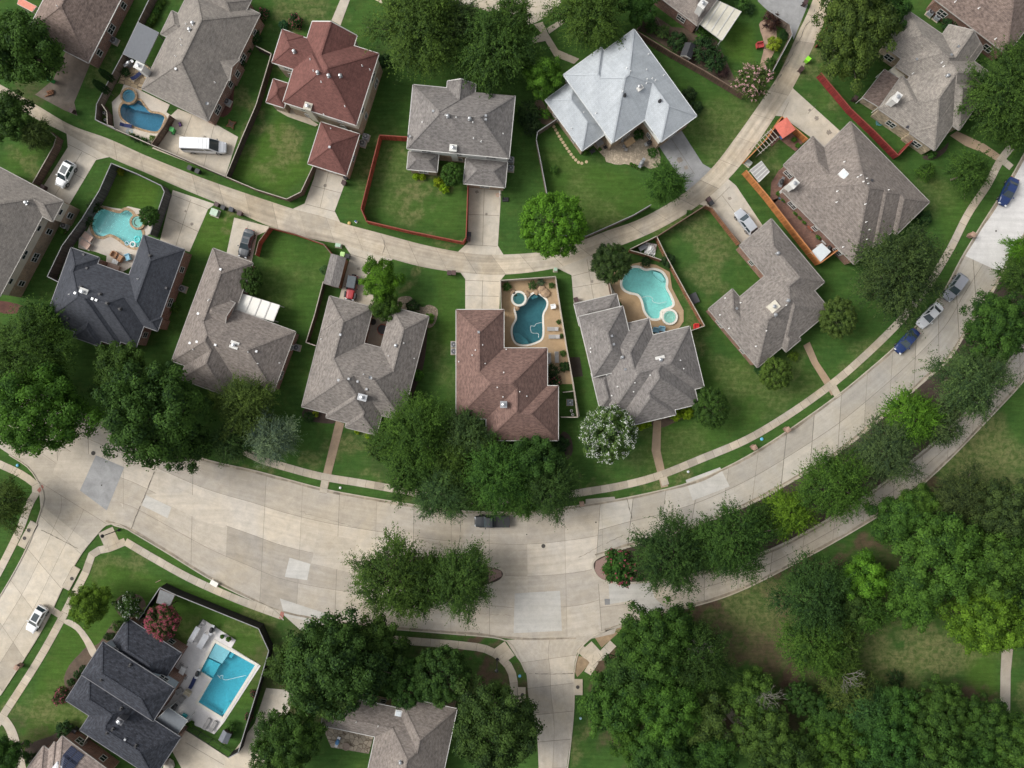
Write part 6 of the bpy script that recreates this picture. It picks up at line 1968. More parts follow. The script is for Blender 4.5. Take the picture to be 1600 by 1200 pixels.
for a in (('brick mailbox pillar at the kerb beside the crossing of the boulevard', 909, 787, -8), ('brick mailbox at the kerb below the walk of the grey house', 1178, 699, -30), ('red brick mailbox at the kerb near the long curving sidewalk', 1230, 671, -35), ('brick mailbox at the kerb above the white concrete lane', 1519, 367, -60), ('dark red mailbox pillar beside the lower left side street', 28, 1042, -58)):
    mailbox(*a)


def lamp(label, px, py, dirx, diry, h=5.0, arm=True):
    x, y, _ = W(px, py, 0)
    t = thing('street_lamp', label, 'street lamp', (x, y, 0), math.atan2(-diry, dirx))
    b = MB(); b.lathe((0, 0, 0), [(0.26, 0), (0.26, 0.15), (0.12, 0.3), (0.08, 0.6), (0.06, h)], 12); b.build('pole', [IRON], t)
    c = MB(); c.lathe((0, 0, h), [(0.10, 0), (0.24, 0.08), (0.30, 0.16), (0.30, 0.20), (0.10, 0.42), (0.03, 0.6)], 14); c.build('hood', [IRON], t)
    g = MB(); g.lathe((0, 0, h - 0.30), [(0.12, 0), (0.22, 0.30)], 12); g.build('globe', [plain('lamp_globe', (0.7, 0.68, 0.6), 0.2)], t)


lamp('black street lamp on the corner grass above the black roofed house', 186, 828, 1, 0, 4.6)
lamp('black street lamp at the corner above the side road', 777, 1030, 1, 0, 4.6)
lamp('dark lamp post at the cul de sac between trees, top edge', 827, 45, 1, 0, 4.2)
def cover(label, px, py, r, z, name='manhole_cover', cat='manhole cover'):
    x, y, _ = W(px, py, 0)
    m = MB(); m.lathe((x, y, z), [(r, 0), (r, 0.015), (r * 0.85, 0.02)], 20)
    for k in range(5): m.box((x, y + (k - 2) * r * 0.3, z + 0.022), (r * 1.1, 0.03, 0.01))
    return m.build(name, [plain('cast_iron', (0.055, 0.048, 0.042), 0.8)], None, label=label, cat=cat)


cover('round manhole cover beside the dark grey slab, left end of boulevard', 146, 708, 0.36, 0.046); cover('round manhole cover on the boulevard below the feathery trees', 849, 853, 0.34, 0.040)
cover('small valve cover on the dark grey road slab', 159, 758, 0.12, 0.046, 'valve_cover', 'valve cover'); cover('small valve cover near the cracked joint of the boulevard', 931, 816, 0.12, 0.046, 'valve_cover', 'valve cover'); cover('small valve cover below the white sidewalk bend, right lane', 1556, 361, 0.14, 0.046, 'valve_cover', 'valve cover')
cover('small valve cover left of the manhole on the boulevard', 823, 835, 0.10, 0.040, 'valve_cover', 'valve cover')


def inlet(label, px, py, rot, L=3.2, n=2):
    x, y, _ = W(px, py, 0)
    t = thing('storm_drain', label, 'storm drain', (x, y, 0), R(-rot))
    b = MB(); b.box((0, 0, 0.08), (L, 1.3, 0.17)); b.build('slab', [CON_WALK], t)
    m = MB(); m.box((0, -0.66, 0.06), (L * 0.9, 0.10, 0.11)); m.build('opening', [BLACK], t)
    for k in range(n):
        c = MB(); c.lathe(((k - (n - 1) / 2) * 1.5, 0.15, 0.165), [(0.30, 0), (0.30, 0.02)], 18); c.build('lid', [MATS['cast_iron']], t)


inlet('concrete storm drain with two iron lids on the left of the side street', 44, 835, -62, 4.6, 2); inlet('storm drain slab with one lid right of the side street', 112, 903, 118, 4.0, 1)
inlet('storm drain with one lid on the right side of the side road', 904, 1073, 270, 2.6, 1); inlet('storm drain at the left kerb of the side road', 815, 1085, 90, 2.4, 1)


def tagmark(label, px, py, c, name, cat, sz=0.35):
    x, y, _ = W(px, py, 0)
    m = MB(); m.lathe((x, y, 0.0), [(sz * 0.9, 0.0), (sz, 0.12), (sz * 0.8, 0.2), (sz * 0.3, 0.24)], 12)
    return m.build(name, [paintc(c)], None, label=label, cat=cat)


tagmark('small bright blue cap on the verge of the curving sidewalk', 1190, 686, (0.12, 0.42, 0.62), 'round_marker', 'marker', 0.28); tagmark('blue marker on the corner grass at the far left', 28, 727, (0.12, 0.4, 0.6), 'round_marker', 'marker', 0.25)
tagmark('white meter lid on the verge below the brown footpath', 532, 762, (0.66, 0.66, 0.64), 'round_marker', 'marker', 0.22); tagmark('white meter lid on the verge below the grey house walk', 1075, 737, (0.6, 0.62, 0.64), 'round_marker', 'marker', 0.22)
tagmark('blue cap in the dirt left of the side road', 812, 1056, (0.14, 0.4, 0.62), 'round_marker', 'marker', 0.25); tagmark('pale blue cap beside the right kerb of the side road', 907, 1122, (0.4, 0.6, 0.66), 'round_marker', 'marker', 0.22)

# red tactile pads of the kerb ramps
flat('ramp_pad', [(58, 766), (66, 757), (69, 761), (62, 770)], 0.062, plain('red_pad', (0.36, 0.15, 0.12), 0.9), 0.5)
flat('ramp_pad', [(436, 966), (439, 955), (444, 957), (442, 968)], 0.062, MATS['red_pad'], 0.5)

# ------------------------------------------------------------------ yard structures
def slab_roof(name, label, cat, pts, h, mat, th=0.12, ribs=0, ribmat=None, post=True, postmat=TRIM, tilt=0.0):
    """flat patio cover on posts; pts = photo pixels of its top corners"""
    P = [w2(px, py, h) for px, py in pts]
    c = (sum(p[0] for p in P) / 4, sum(p[1] for p in P) / 4)
    t = thing(name, label, cat, (*c, 0), 0, None, True)
    m = MB(); m.prism(P, h - th, h, bottom=True); m.build('roof', [mat], t)
    if ribs:
        r = MB()
        for k in range(ribs + 1):
            f = k / ribs
            a = Vector((*P[0], h + 0.04)).lerp(Vector((*P[1], h + 0.04)), f); b = Vector((*P[3], h + 0.04)).lerp(Vector((*P[2], h + 0.04)), f)
            r.bar(a, b, 0.16, 0.08)
        r.build('rib', [ribmat or TRIM], t)
    if post:
        for p in P:
            q = Vector(p) + (Vector(c) - Vector(p)) * 0.06
            b = MB(); b.box((q.x, q.y, (h - th) / 2), (0.13, 0.13, h - th)); b.build('post', [postmat], t)
    e = MB()
    for i in range(4): e.bar((*P[i], h - 0.09), (*P[(i + 1) % 4], h - 0.09), 0.09, 0.16)
    e.build('fascia', [postmat], t)
    return t


slab_roof('patio_cover', 'flat slate grey patio cover left of the taupe roofed house', 'patio cover', [(216, 35), (248, 51), (225, 99), (192, 84)], 2.9, plain('slate_membrane', (0.145, 0.155, 0.170), 0.8, var=0.06), postmat=GREY)
slab_roof('patio_cover', 'cream patio cover with white ribs beside the gravel garden, top edge', 'patio cover', [(1116, -2), (1158, 18), (1128, 63), (1092, 36)], 2.9, plain('cream_panel', (0.56, 0.53, 0.44), 0.6, var=0.05), ribs=4)
slab_roof('pergola', 'white pergola on the lawn side of the brown grey house', 'pergola', [(379, 459), (437, 477), (427, 502), (368, 486)], 2.8, plain('white_canopy', (0.74, 0.72, 0.66), 0.6, var=0.04), ribs=4)
slab_roof('patio_cover', 'brown shingled patio roof at the left of the weathered tan house', 'patio cover', [(1382, 108), (1409, 125), (1375, 168), (1348, 152)], 2.7, SH_BROWN)
slab_roof('patio_cover', 'cream flat roof panel beside the brown shingled patio roof', 'patio cover', [(1400, 101), (1417, 114), (1408, 124), (1391, 111)], 2.5, MATS['cream_panel'])
slab_roof('balcony_roof', 'flat grey roof beside the black roofed house and pool deck', 'flat roof', [(241, 1127), (263, 1106), (293, 1126), (277, 1148)], 3.0, plain('grey_deck_roof', (0.135, 0.150, 0.165), 0.7, var=0.06), postmat=TRIM)
slab_roof('gazebo', 'flat grey roofed shelter in the corner of the black fence', 'gazebo', [(250, 921), (273, 930), (265, 947), (244, 942)], 2.4, plain('grey_shelter', (0.17, 0.175, 0.18), 0.7), postmat=W_BROWN)
slab_roof('awning', 'salmon and white awning behind the corner tree, top left edge', 'awning', [(30, -4), (57, 10), (50, 18), (27, 6)], 2.7, plain('salmon_awning', (0.62, 0.22, 0.15), 0.7))
slab_roof('hot_tub_cover', 'white shed roof cover at the lower end of the orange fence', 'cover', [(1284, 380), (1298, 393), (1282, 409), (1267, 394)], 2.0, plain('pale_blue_white', (0.60, 0.64, 0.66), 0.5, var=0.05))
slab_roof('skylight_canopy', 'white framed glass canopy inside the orange fence', 'canopy', [(1190, 252), (1202, 268), (1186, 284), (1172, 266)], 2.2, plain('glass_panel', (0.34, 0.33, 0.32), 0.3), ribs=4)


def umbrella(label, px, py, c, r=1.4, rot=0, n=8, h=2.4, sq=False):
    x, y, _ = W(px, py, h)
    t = thing('patio_umbrella', label, 'umbrella', (x, y, 0), R(-rot))
    p = MB(); p.lathe((0, 0, 0), [(0.28, 0), (0.28, 0.08), (0.03, 0.1), (0.025, h + 0.1)], 10); p.build('pole', [GREY], t)
    k = 4 if sq else n
    ring = [(r * math.cos(2 * PI * i / k + PI / 4), r * math.sin(2 * PI * i / k + PI / 4), h - 0.16) for i in range(k)]
    m = MB()
    for i in range(k):
        a, b = ring[i], ring[(i + 1) % k]
        m.face([a, b, (0, 0, h)]); m.face([a, b, (b[0], b[1], b[2] - 0.15), (a[0], a[1], a[2] - 0.15)])
    m.build('canopy', [plain('canvas_%d' % int(c[0] * 999), c, 0.85)], t)


umbrella('coral red square umbrella inside the orange fence', 1227, 199, (0.56, 0.145, 0.105), 1.75, -35, 4, sq=True)


def shed(label, pts, h, roofm, wallm, peak=0.6):
    P = [w2(px, py, h) for px, py in pts]
    c = (sum(p[0] for p in P) / 4, sum(p[1] for p in P) / 4)
    t = thing('shed', label, 'shed', (*c, 0), 0, None, True)
    wl = MB(); wl.wall(offset_closed(P, -0.15), 0, h - 0.02); wl.build('wall', [wallm], t)
    A = ((P[0][0] + P[1][0]) / 2, (P[0][1] + P[1][1]) / 2, h + peak); B = ((P[2][0] + P[3][0]) / 2, (P[2][1] + P[3][1]) / 2, h + peak)
    r = MB(); q = [(*p, h) for p in P]
    sl = 2.0
    r.face([q[1], q[2], B, A], 0, [(0, 0), (6, 0), (6, sl), (0, sl)]); r.face([q[3], q[0], A, B], 0, [(0, 0), (6, 0), (6, sl), (0, sl)]); r.face([q[0], q[1], A], 1); r.face([q[2], q[3], B], 1)
    lo = [(p[0], p[1], h - 0.1) for p in P]
    for i in range(4): r.face([lo[i], lo[(i + 1) % 4], q[(i + 1) % 4], q[i]], 1)
    r.build('roof', [roofm, wallm], t)
    d_ = MB(); m_ = (Vector(P[2]) + Vector(P[3])) / 2; cc = m_ + (Vector(c) - m_) * 0.03
    ang = math.atan2(P[3][1] - P[2][1], P[3][0] - P[2][0]); d_.box((cc.x, cc.y, 0.95), (0.9, 0.1, 1.9), ang); d_.build('door', [W_MID], t)


shed('grey shingled shed at the fence beside the red off road car', [(517, 396), (541, 403), (529, 450), (505, 443)], 2.4, SH_GREY, W_CEDAR, 0.35)
shed('small shed with black curved roof in the garden at the top', [(1071, 66), (1087, 71), (1080, 92), (1063, 86)], 1.9, plain('black_roofing', (0.025, 0.026, 0.03), 0.7), SID_WHITE, 0.5)
shed('small dark grey shed in the corner by the rectangular pool garden', [(349, 1140), (362, 1147), (355, 1163), (341, 1156)], 1.7, plain('slate_roofing', (0.12, 0.13, 0.15), 0.7), W_DARK, 0.3)

# solar array
def solar(px0, py0):
    t = HOUSES['solar']; ms = t[1]
    roof = [o for o in t[0].children if o.name.startswith('roof')][0]
    a = R(36.5)
    for i, (du, dv) in enumerate(((0, 0), (13, 0), (0, 16), (13, 16), (-3, 32))):
        px = 110 + du * math.cos(a) - dv * math.sin(a); py = 1176 + du * math.sin(a) + dv * math.cos(a)
        x, y, z = on_roof(ms, px, py)
        h_ = lambda X, Y: roof_z(ms, X, Y)
        ux, uy = math.cos(a), -math.sin(a); vx, vy = -math.sin(a), -math.cos(a)
        q = []
        for su, sv in ((-1, -1), (1, -1), (1, 1), (-1, 1)):
            X = x + ux * su * 0.62 + vx * sv * 0.75; Y = y + uy * su * 0.62 + vy * sv * 0.75; q.append((X, Y, h_(X, Y) + 0.14))
        m = MB(); m.face(q, 0, [(0, 0), (1.2, 0), (1.2, 1.5), (0, 1.5)])
        lo = [(p[0], p[1], p[2] - 0.05) for p in q]
        for k in range(4): m.face([lo[k], lo[(k + 1) % 4], q[(k + 1) % 4], q[k]])
        m.build('solar_panel', [SOLARM], roof)


def solar_mat():
    m, nt, b = nodes_of('solar_cells')
    br = nt.nodes.new('ShaderNodeTexBrick'); br.offset = 0.0; br.inputs['Scale'].default_value = 1.0; br.inputs['Brick Width'].default_value = 0.2; br.inputs['Row Height'].default_value = 0.2; br.inputs['Mortar Size'].default_value = 0.012
    br.inputs['Color1'].default_value = (0.012, 0.018, 0.05, 1); br.inputs['Color2'].default_value = (0.016, 0.024, 0.06, 1); br.inputs['Mortar'].default_value = (0.12, 0.13, 0.16, 1)
    nt.links.new(uv_of(nt), br.inputs['Vector']); nt.links.new(br.outputs['Color'], b.inputs['Base Color']); b.inputs['Roughness'].default_value = 0.15
    return m


SOLARM = solar_mat()
solar(0, 0)

# ------------------------------------------------------------------ garden furniture
def furn(name, label, cat, px, py, rot, z=0.06, group=None, hh=0.4):
    x, y, _ = W(px, py, hh)
    return thing(name, label, cat, (x, y, z), R(-rot), group)


def lounger(label, px, py, rot, fab, frame=TRIM):
    t = furn('sun_lounger', label, 'sun lounger', px, py, rot, group='sun loungers beside the pools')
    f = MB(); f.box((0, -0.3, 0.25), (1.9, 0.05, 0.06)); f.box((0, 0.3, 0.25), (1.9, 0.05, 0.06)); f.box((0.9, 0, 0.25), (0.05, 0.6, 0.06)); f.box((-0.9, 0, 0.25), (0.05, 0.6, 0.06)); f.build('frame', [frame], t)
    for sx in (-.8, .8):
        for sy in (-.28, .28):
            l = MB(); l.box((sx, sy, 0.11), (0.05, 0.05, 0.22)); l.build('leg', [frame], t)
    c = MB(); c.box((0.3, 0, 0.32), (1.25, 0.58, 0.09)); c.build('cushion', [fab], t)
    b = MB(); b.bar((-0.33, 0, 0.34), (-0.88, 0, 0.66), 0.58, 0.08); b.build('backrest', [fab], t)
    return t


def armchair(label, px, py, rot, fab, w=0.8, name='armchair', cat='armchair', group=None):
    t = furn(name, label, cat, px, py, rot, group=group)
    s = MB(); s.box((0.02, 0, 0.30), (0.70, w, 0.28)); s.build('seat', [fab], t)
    b = MB(); b.box((-0.38, 0, 0.48), (0.16, w, 0.72)); b.build('backrest', [fab], t)
    for sy in (-1, 1):
        a = MB(); a.box((0.0, sy * (w / 2 + 0.07), 0.36), (0.80, 0.13, 0.52)); a.build('armrest', [fab], t)


def table(label, px, py, rot, lx, ly, top, leg=GREY, h=0.74, name='table'):
    t = furn(name, label, 'table', px, py, rot, hh=h)
    m = MB(); m.box((0, 0, h - 0.03), (lx, ly, 0.06)); m.build('tabletop', [top], t)
    for sx in (-1, 1):
        for sy in (-1, 1):
            l = MB(); l.box((sx * (lx / 2 - 0.08), sy * (ly / 2 - 0.08), (h - 0.06) / 2), (0.07, 0.07, h - 0.06)); l.build('leg', [leg], t)


def chair(label, px, py, rot, c, group=None):
    t = furn('garden_chair', label, 'chair', px, py, rot, group=group)
    s = MB(); s.box((0, 0, 0.43), (0.50, 0.52, 0.06)); s.build('seat', [c], t)
    b = MB(); b.bar((-0.23, 0, 0.45), (-0.33, 0, 0.92), 0.52, 0.05); b.build('backrest', [c], t)
    for sx in (-1, 1):
        for sy in (-1, 1):
            l = MB(); l.box((sx * 0.21, sy * 0.22, 0.2), (0.05, 0.05, 0.40)); l.build('leg', [GREY], t)


def grill(label, px, py, rot, hood=BLACK):
    t = furn('barbecue_grill', label, 'grill', px, py, rot, hh=1.0)
    b = MB(); b.box((0, 0, 0.42), (0.62, 0.9, 0.80)); b.build('cabinet', [GREY], t)
    h_ = MB(); h_.lathe((0, 0, 0.84), [(0.42, 0), (0.42, 0.10), (0.34, 0.24), (0.16, 0.32)], 14, sx=0.8, sy=1.15); h_.build('hood', [hood], t)
    for sy in (-1, 1):
        s = MB(); s.box((0, sy * 0.68, 0.82), (0.5, 0.42, 0.04)); s.build('side_shelf', [METAL], t)


def pot(label, px, py, r=0.3, c=(0.30, 0.13, 0.08), plant=True, group='planters in the yards'):
    x, y, _ = W(px, py, 0.4)
    t = thing('plant_pot', label, 'plant pot', (x, y, 0.055), 0, group)
    m = MB(); m.lathe((0, 0, 0), [(r * 0.65, 0), (r * 0.8, 0.2), (r, 0.45), (r * 1.08, 0.5), (r * 0.9, 0.5), (r * 0.85, 0.42)], 14); m.build('pot', [paintc(c)], t)
    if plant:
        cm, _t = proto('shrub', 0); o = bpy.data.objects.new('foliage', cm); COL.objects.link(o); o.parent = t; o.location = (0, 0, 0.55); o.scale = (r * 1.2, r * 1.2, r * 1.1); o.color = (0.06, 0.14, 0.03, 1)


FAB_GREY = plain('grey_fabric', (0.30, 0.29, 0.28), 0.9, scale=8); FAB_PINK = plain('pinkish_tan_fabric', (0.46, 0.33, 0.27), 0.9, scale=8); FAB_NAVY = plain('navy_fabric', (0.02, 0.03, 0.10), 0.9, scale=8); FAB_BLUE = plain('light_blue_fabric', (0.25, 0.46, 0.58), 0.9, scale=8)
FAB_TAN = plain('tan_fabric', (0.42, 0.24, 0.14), 0.9, scale=8); WOODT = plain('teak_top', (0.46, 0.31, 0.17), 0.6, scale=5); FAB_WHITE = plain('white_cloth', (0.72, 0.72, 0.70), 0.8); FAB_CHAR = plain('charcoal_fabric', (0.07, 0.07, 0.075), 0.9, scale=8)
lounger('grey lounger, upper of the two above on the tan deck', 864, 514, 180, FAB_GREY); lounger('grey lounger, lower of the two right of the teal pool', 866, 526, 180, FAB_GREY)
lounger('grey lounger standing upright near the rust brown house corner', 858, 560, 88, FAB_GREY); lounger('grey lounger nearest the cream fence below the teal pool', 870, 558, 88, FAB_GREY)
lounger('grey metal lounger left of two at the lower end of the blue pool deck', 323, 1131, -60, FAB_GREY, GREY); lounger('grey metal lounger right of two at the lower end of the blue pool deck', 333, 1135, -60, FAB_GREY, GREY)
lounger('navy lounger on the pale deck under the mid blue pool', 197, 196, 10, FAB_NAVY); lounger('navy lounger on the flagstones above the round spa', 213, 119, -40, FAB_NAVY)
lounger('pinkish lounger, upper of two left of the lagoon pool', 138, 371, 215, FAB_PINK).scale = (1.08, 1.75, 1.2); lounger('pinkish lounger, lower of two left of the lagoon pool', 134, 382, 215, FAB_PINK).scale = (1.08, 1.75, 1.2)
armchair('pinkish tan sofa against the charcoal roofed house', 178, 417, -70, FAB_PINK, 1.7, 'sofa', 'sofa'); armchair('tan armchair below the lagoon pool', 179, 398, 30, FAB_TAN); armchair('tan armchair right of its twin below the lagoon pool', 188, 404, 210, FAB_TAN); armchair('light blue chair below the lagoon pool', 200, 402, 160, FAB_BLUE)
table('small black and white table between the armchairs by the lagoon pool', 180, 409, 20, 1.0, 0.7, FAB_WHITE, h=0.45)
table('wooden dining table on the silver roofed house patio', 984, 222, -33, 1.7, 1.0, WOODT)
for i, (px, py, rt, lb) in enumerate(((972, 220, -33, 'left end'), (975, 229, -70, 'lower left side'), (978, 234, -70, 'bottom corner'), (976, 213, 110, 'upper left side'), (982, 209, 110, 'upper middle side'), (986, 206, 110, 'upper right side'))):
    chair('grey dining chair at the %s of the wooden patio table' % lb, px, py, rt, FAB_GREY, 'chairs around the wooden patio table')
armchair('grey outdoor armchair under the eave of the silver roofed house', 953, 222, 60, FAB_GREY); armchair('grey outdoor sofa under the eave of the silver roofed house', 940, 222, 60, FAB_GREY, 1.5, 'sofa', 'sofa')
table('black square fire table near the silver roofed house corner', 926, 236, -35, 0.8, 0.6, BLACK, h=0.5); table('small black side table below the grey sofa', 946, 230, -35, 0.6, 0.5, BLACK, h=0.5)
pot('dark clay pot at the corner of the silver roofed house', 914, 238, 0.36, (0.10, 0.04, 0.03)); pot('clay pot between the two black tables', 937, 234, 0.26)
grill('barbecue grill with grey hood on the edge of the curved patio', 1003, 254, 30, GREY); grill('covered black grill near the white wall of the silver house', 1015, 222, 60)
for i, (px, py) in enumerate(((986, 257), (991, 259), (996, 261), (1000, 263))):
    pot('clay pot number %s from the left in the row by the curved patio grill' % ('one', 'two', 'three', 'four')[i], px, py, 0.24)
grill('grill with silver hood on the flagstones above the round spa', 200, 98, 60, METAL)
table('outdoor kitchen counter with steel sink on the blue pool deck', 303, 992, -60, 2.9, 0.8, METAL, h=0.9, name='counter'); table('long striped dining table on the blue pool deck', 317, 1002, -60, 2.6, 1.0, plain('striped_cloth', (0.42, 0.43, 0.45), 0.8, scale=12))
table('white cloth covered table beside the black roofed house', 284, 1050, -65, 1.7, 0.9, FAB_WHITE); grill('covered black grill above the rectangular pool', 330, 985, 20); grill('round black smoker on the pool deck', 308, 1053, 20)
for px, py, rt, lb in ((283, 1039, -65, 'upper end'), (277, 1052, 20, 'left side'), (289, 1059, 110, 'lower end')):
    chair('grey chair at the %s of the white cloth table' % lb, px, py, rt, FAB_GREY, 'chairs around the white cloth table')
lounger('navy sling lounger beside the rectangular pool', 301, 1067, -65, FAB_NAVY, GREY); armchair('grey folding chair beside the blue pool edge', 284, 1093, 40, FAB_GREY); armchair('tan chair with cream towel beside the blue pool', 293, 1083, 120, plain('cream_towel', (0.5, 0.44, 0.32), 0.9)); armchair('grey armchair near the flat grey roof', 280, 1080, 60, FAB_GREY)
armchair('black outdoor sofa by the flat grey roof', 270, 1108, 30, FAB_CHAR, 1.5, 'sofa', 'sofa'); armchair('teal float chair on the deck below the black sofa', 287, 1121, 30, plain('teal_vinyl', (0.02, 0.33, 0.36), 0.4))
pot('pot of magenta flowers at the top corner of the blue pool deck', 358, 998, 0.36, (0.4, 0.06, 0.2)); pot('turquoise pot at the top of the blue pool deck', 348, 994, 0.30, (0.3, 0.5, 0.5)); pot('large grey urn on the lower corner of the blue pool deck', 300, 1130, 0.42, (0.16, 0.17, 0.18))
armchair('pale blue chair left of two below the turquoise pool', 1025, 516, 100, FAB_BLUE); armchair('pale blue chair right of two below the turquoise pool', 1034, 514, 100, FAB_BLUE)
armchair('white and blue chair on the tan deck right of the teal pool', 864, 479, 170, FAB_WHITE, 0.5)
armchair('red plastic chair against the cedar fence corner', 1088, 510, 90, plain('red_plastic', (0.55, 0.03, 0.03), 0.5), 0.6); table('dark folding tables stacked on the yellowing lawn', 1085, 466, 65, 1.7, 1.2, FAB_CHAR, h=0.4)
t_ = furn('trampoline', 'round black topped fire table on red pavers in the courtyard', 'fire table', 598, 515, 0)
m = MB(); m.lathe((0, 0, 0), [(0.9, 0), (0.9, 0.55), (0.75, 0.6)], 20); m.build('base', [plain('red_stone', (0.32, 0.10, 0.07), 0.9)], t_)
m = MB(); m.lathe((0, 0, 0.6), [(0.78, 0.01), (0.75, 0.06), (0.1, 0.1)], 20); m.build('lid', [BLACK], t_); t_.name = 'fire_table'
pot('round black grill pot in the narrow courtyard', 583, 503, 0.5, (0.02, 0.02, 0.02), False)
grill('blue lidded cooler grill on the stone patio at the bottom', 527, 1160, 20, plain('blue_lid', (0.08, 0.22, 0.42), 0.5)); pot('round stone fire pit on the bottom patio', 541, 1166, 0.6, (0.22, 0.17, 0.13), False)
pot('blue glazed pot near the top of the brick patio', 1225, 312, 0.42, (0.02, 0.08, 0.42)); pot('blue glazed pot near the bottom of the brick patio', 1279, 370, 0.42, (0.02, 0.08, 0.42)); table('small brown table on the brick patio', 1267, 356, 45, 1.2, 0.7, plain('red_wood', (0.22, 0.07, 0.04), 0.7))
table('pale grey storage chest beside the white cover on the brick patio', 1289, 377, 40, 1.0, 0.8, plain('chest', (0.38, 0.37, 0.36), 0.6), h=0.6); grill('dark grill beside the pale chest on the brick patio', 1298, 386, 40)
for i, (px, py, lb) in enumerate(((1243, 333, 'first green plant pot from the top on the brick patio'), (1250, 340, 'second green plant pot from the top on the brick patio'), (1257, 347, 'third green plant pot from the top on the brick patio'), (1216, 303, 'white rimmed plant pot at the top of the brick patio'), (1240, 219, 'plant pot beside the driveway near the coral umbrella'), (1246, 228, 'plant pot against the roof near the coral umbrella'), (1105, 345, 'clay pot on the left of the left edge house unit'))[:6]):
    pot(lb, px, py, 0.35, (0.12, 0.07, 0.05))
grill('dark domed smoker at the left eave of the brown grey house', 1222, 284, 20)
table('blue chest on the red brick under the coral umbrella', 1223, 213, -35, 1.0, 0.6, plain('blue_chest', (0.08, 0.16, 0.35), 0.5), h=0.5)
pot('upper clay pot beside the left edge air conditioner', 106, 345, 0.5, (0.25, 0.13, 0.08)); pot('lower clay pot beside the left edge air conditioner', 99, 361, 0.5, (0.25, 0.13, 0.08))
armchair('red metal bench on the gravel garden path', 1187, 71, 80, plain('red_bench', (0.38, 0.05, 0.05), 0.6), 0.9, 'bench', 'bench')
# pool floats
def ring(label, px, py, r, c, z=-0.05):
    x, y, _ = W(px, py, 0); m = MB(); n = 20
    pr = []
    for k in range(9):
        a = 2 * PI * k / 8; pr.append((r + r * 0.32 * math.cos(a), r * 0.28 + r * 0.28 * math.sin(a)))
    m.lathe((x, y, z), pr, n, cap=False); m.build('pool_float', [paintc(c)], None, smooth=True, label=label, cat='pool float')


ring('aqua ring float at the lower end of the lagoon pool', 215, 374, 0.45, (0.10, 0.62, 0.62)); ring('white ring float on the lagoon pool edge', 208, 382, 0.42, (0.7, 0.72, 0.7)); ring('pale blue ring float at the bottom of the lagoon pool', 199, 380, 0.33, (0.3, 0.5, 0.6))
def hose(label, pts, ox=0, oy=0, k=Q):
    P = smooth_open(pxs(pts, ox, oy, k), 0.25); m = MB(); m.tube([(p[0], p[1], -0.03) for p in P], [0.03] * len(P), 6)
    m.build('pool_hose', [WHITE], None, smooth=True, label=label, cat='pool hose')
hose('white cleaner hose curling in the dark teal pool', [(185, 815), (150, 825), (140, 840), (120, 835), (115, 850), (125, 880), (165, 885), (165, 910)], 800, 300)
hose('white cleaner hose curling in the turquoise pool', [(815, 660), (850, 650), (880, 665), (880, 685), (920, 695), (965, 685)], 800, 300)
hose('white cleaner hose curling in the rectangular pool', [(1360, 620), (1385, 650), (1372, 630), (1395, 620), (1390, 640), (1410, 650), (1460, 640), (1535, 622)], 0, 900)
hose('white handrail hose at the round spa of the mid blue pool', [(795, 657), (830, 630), (860, 600)], 0, 0)


def rock(label, px, py, r, c=(0.32, 0.22, 0.14), seed=1):
    x, y, _ = W(px, py, 0); rr = random.Random(seed); m = MB(); n = 9
    prof = []
    rings = []
    for z, f in ((0, 1.0), (0.25, 1.05), (0.55, 0.8), (0.75, 0.35)):
        rings.append([(x + r * f * rr.uniform(.8, 1.2) * math.cos(2 * PI * k / n), y + r * f * rr.uniform(.8, 1.2) * math.sin(2 * PI * k / n), z * r) for k in range(n)])
    for i in range(3):
        for k in range(n): m.face([rings[i][k], rings[i][(k + 1) % n], rings[i + 1][(k + 1) % n], rings[i + 1][k]])
    m.face(rings[3]); m.build('boulder', [plain('rock_%d' % int(c[0] * 100), c, 0.9, scale=2, var=0.3)], None, label=label, cat='boulder', group='boulders around the pools')


for i, (px, py, r, lb) in enumerate(((846, 452, 0.7, 'tan boulder at the top of the teal pool'), (852, 458, 0.8, 'largest tan boulder at the top right of the teal pool'), (838, 456, 0.5, 'small tan boulder at the top edge of the teal pool'), (803, 458, 0.6, 'pale boulder left of the teal pool spa'), (822, 460, 0.6, 'pale boulder right of the teal pool spa'), (808, 480, 0.5, 'pale boulder below the teal pool spa'), (1288, 1003, 0.5, 'pale boulder by the black roofed house'))[:6]):
    rock(lb, px, py, r, seed=i)
rock('pile of pale rocks at the bottom beside the driveway', 265, 1195, 1.0, (0.42, 0.38, 0.32), 8)
# junk corner
t_ = furn('storage_chest', 'grey storage chest in the fenced corner above the turquoise pool', 'chest', 1004, 387, -30); m = MB(); m.box((0, 0, .3), (1.3, .7, .6)); m.build('box', [FAB_CHAR], t_); m = MB(); m.box((0, 0, .63), (1.38, .76, .06)); m.build('lid', [GREY], t_)
t_ = furn('tarpaulin_heap', 'white tarpaulin heap in the fenced corner above the turquoise pool', 'tarpaulin', 1017, 388, 10); m = MB(); rr = random.Random(4)
N_ = 12; g = [[(i / N_ * 2 - 1, j / N_ * 2 - 1) for j in range(N_ + 1)] for i in range(N_ + 1)]
hgt = [[max(0.03, 0.75 * (1 - (g[i][j][0] ** 2 + g[i][j][1] ** 2)) + rr.uniform(-.12, .12)) for j in range(N_ + 1)] for i in range(N_ + 1)]
for i in range(N_):
    for j in range(N_):
        m.face([(g[a][b][0] * 0.9, g[a][b][1] * 0.9, hgt[a][b]) for a, b in ((i, j), (i + 1, j), (i + 1, j + 1), (i, j + 1))])
m.build('sheet', [FAB_WHITE], t_)
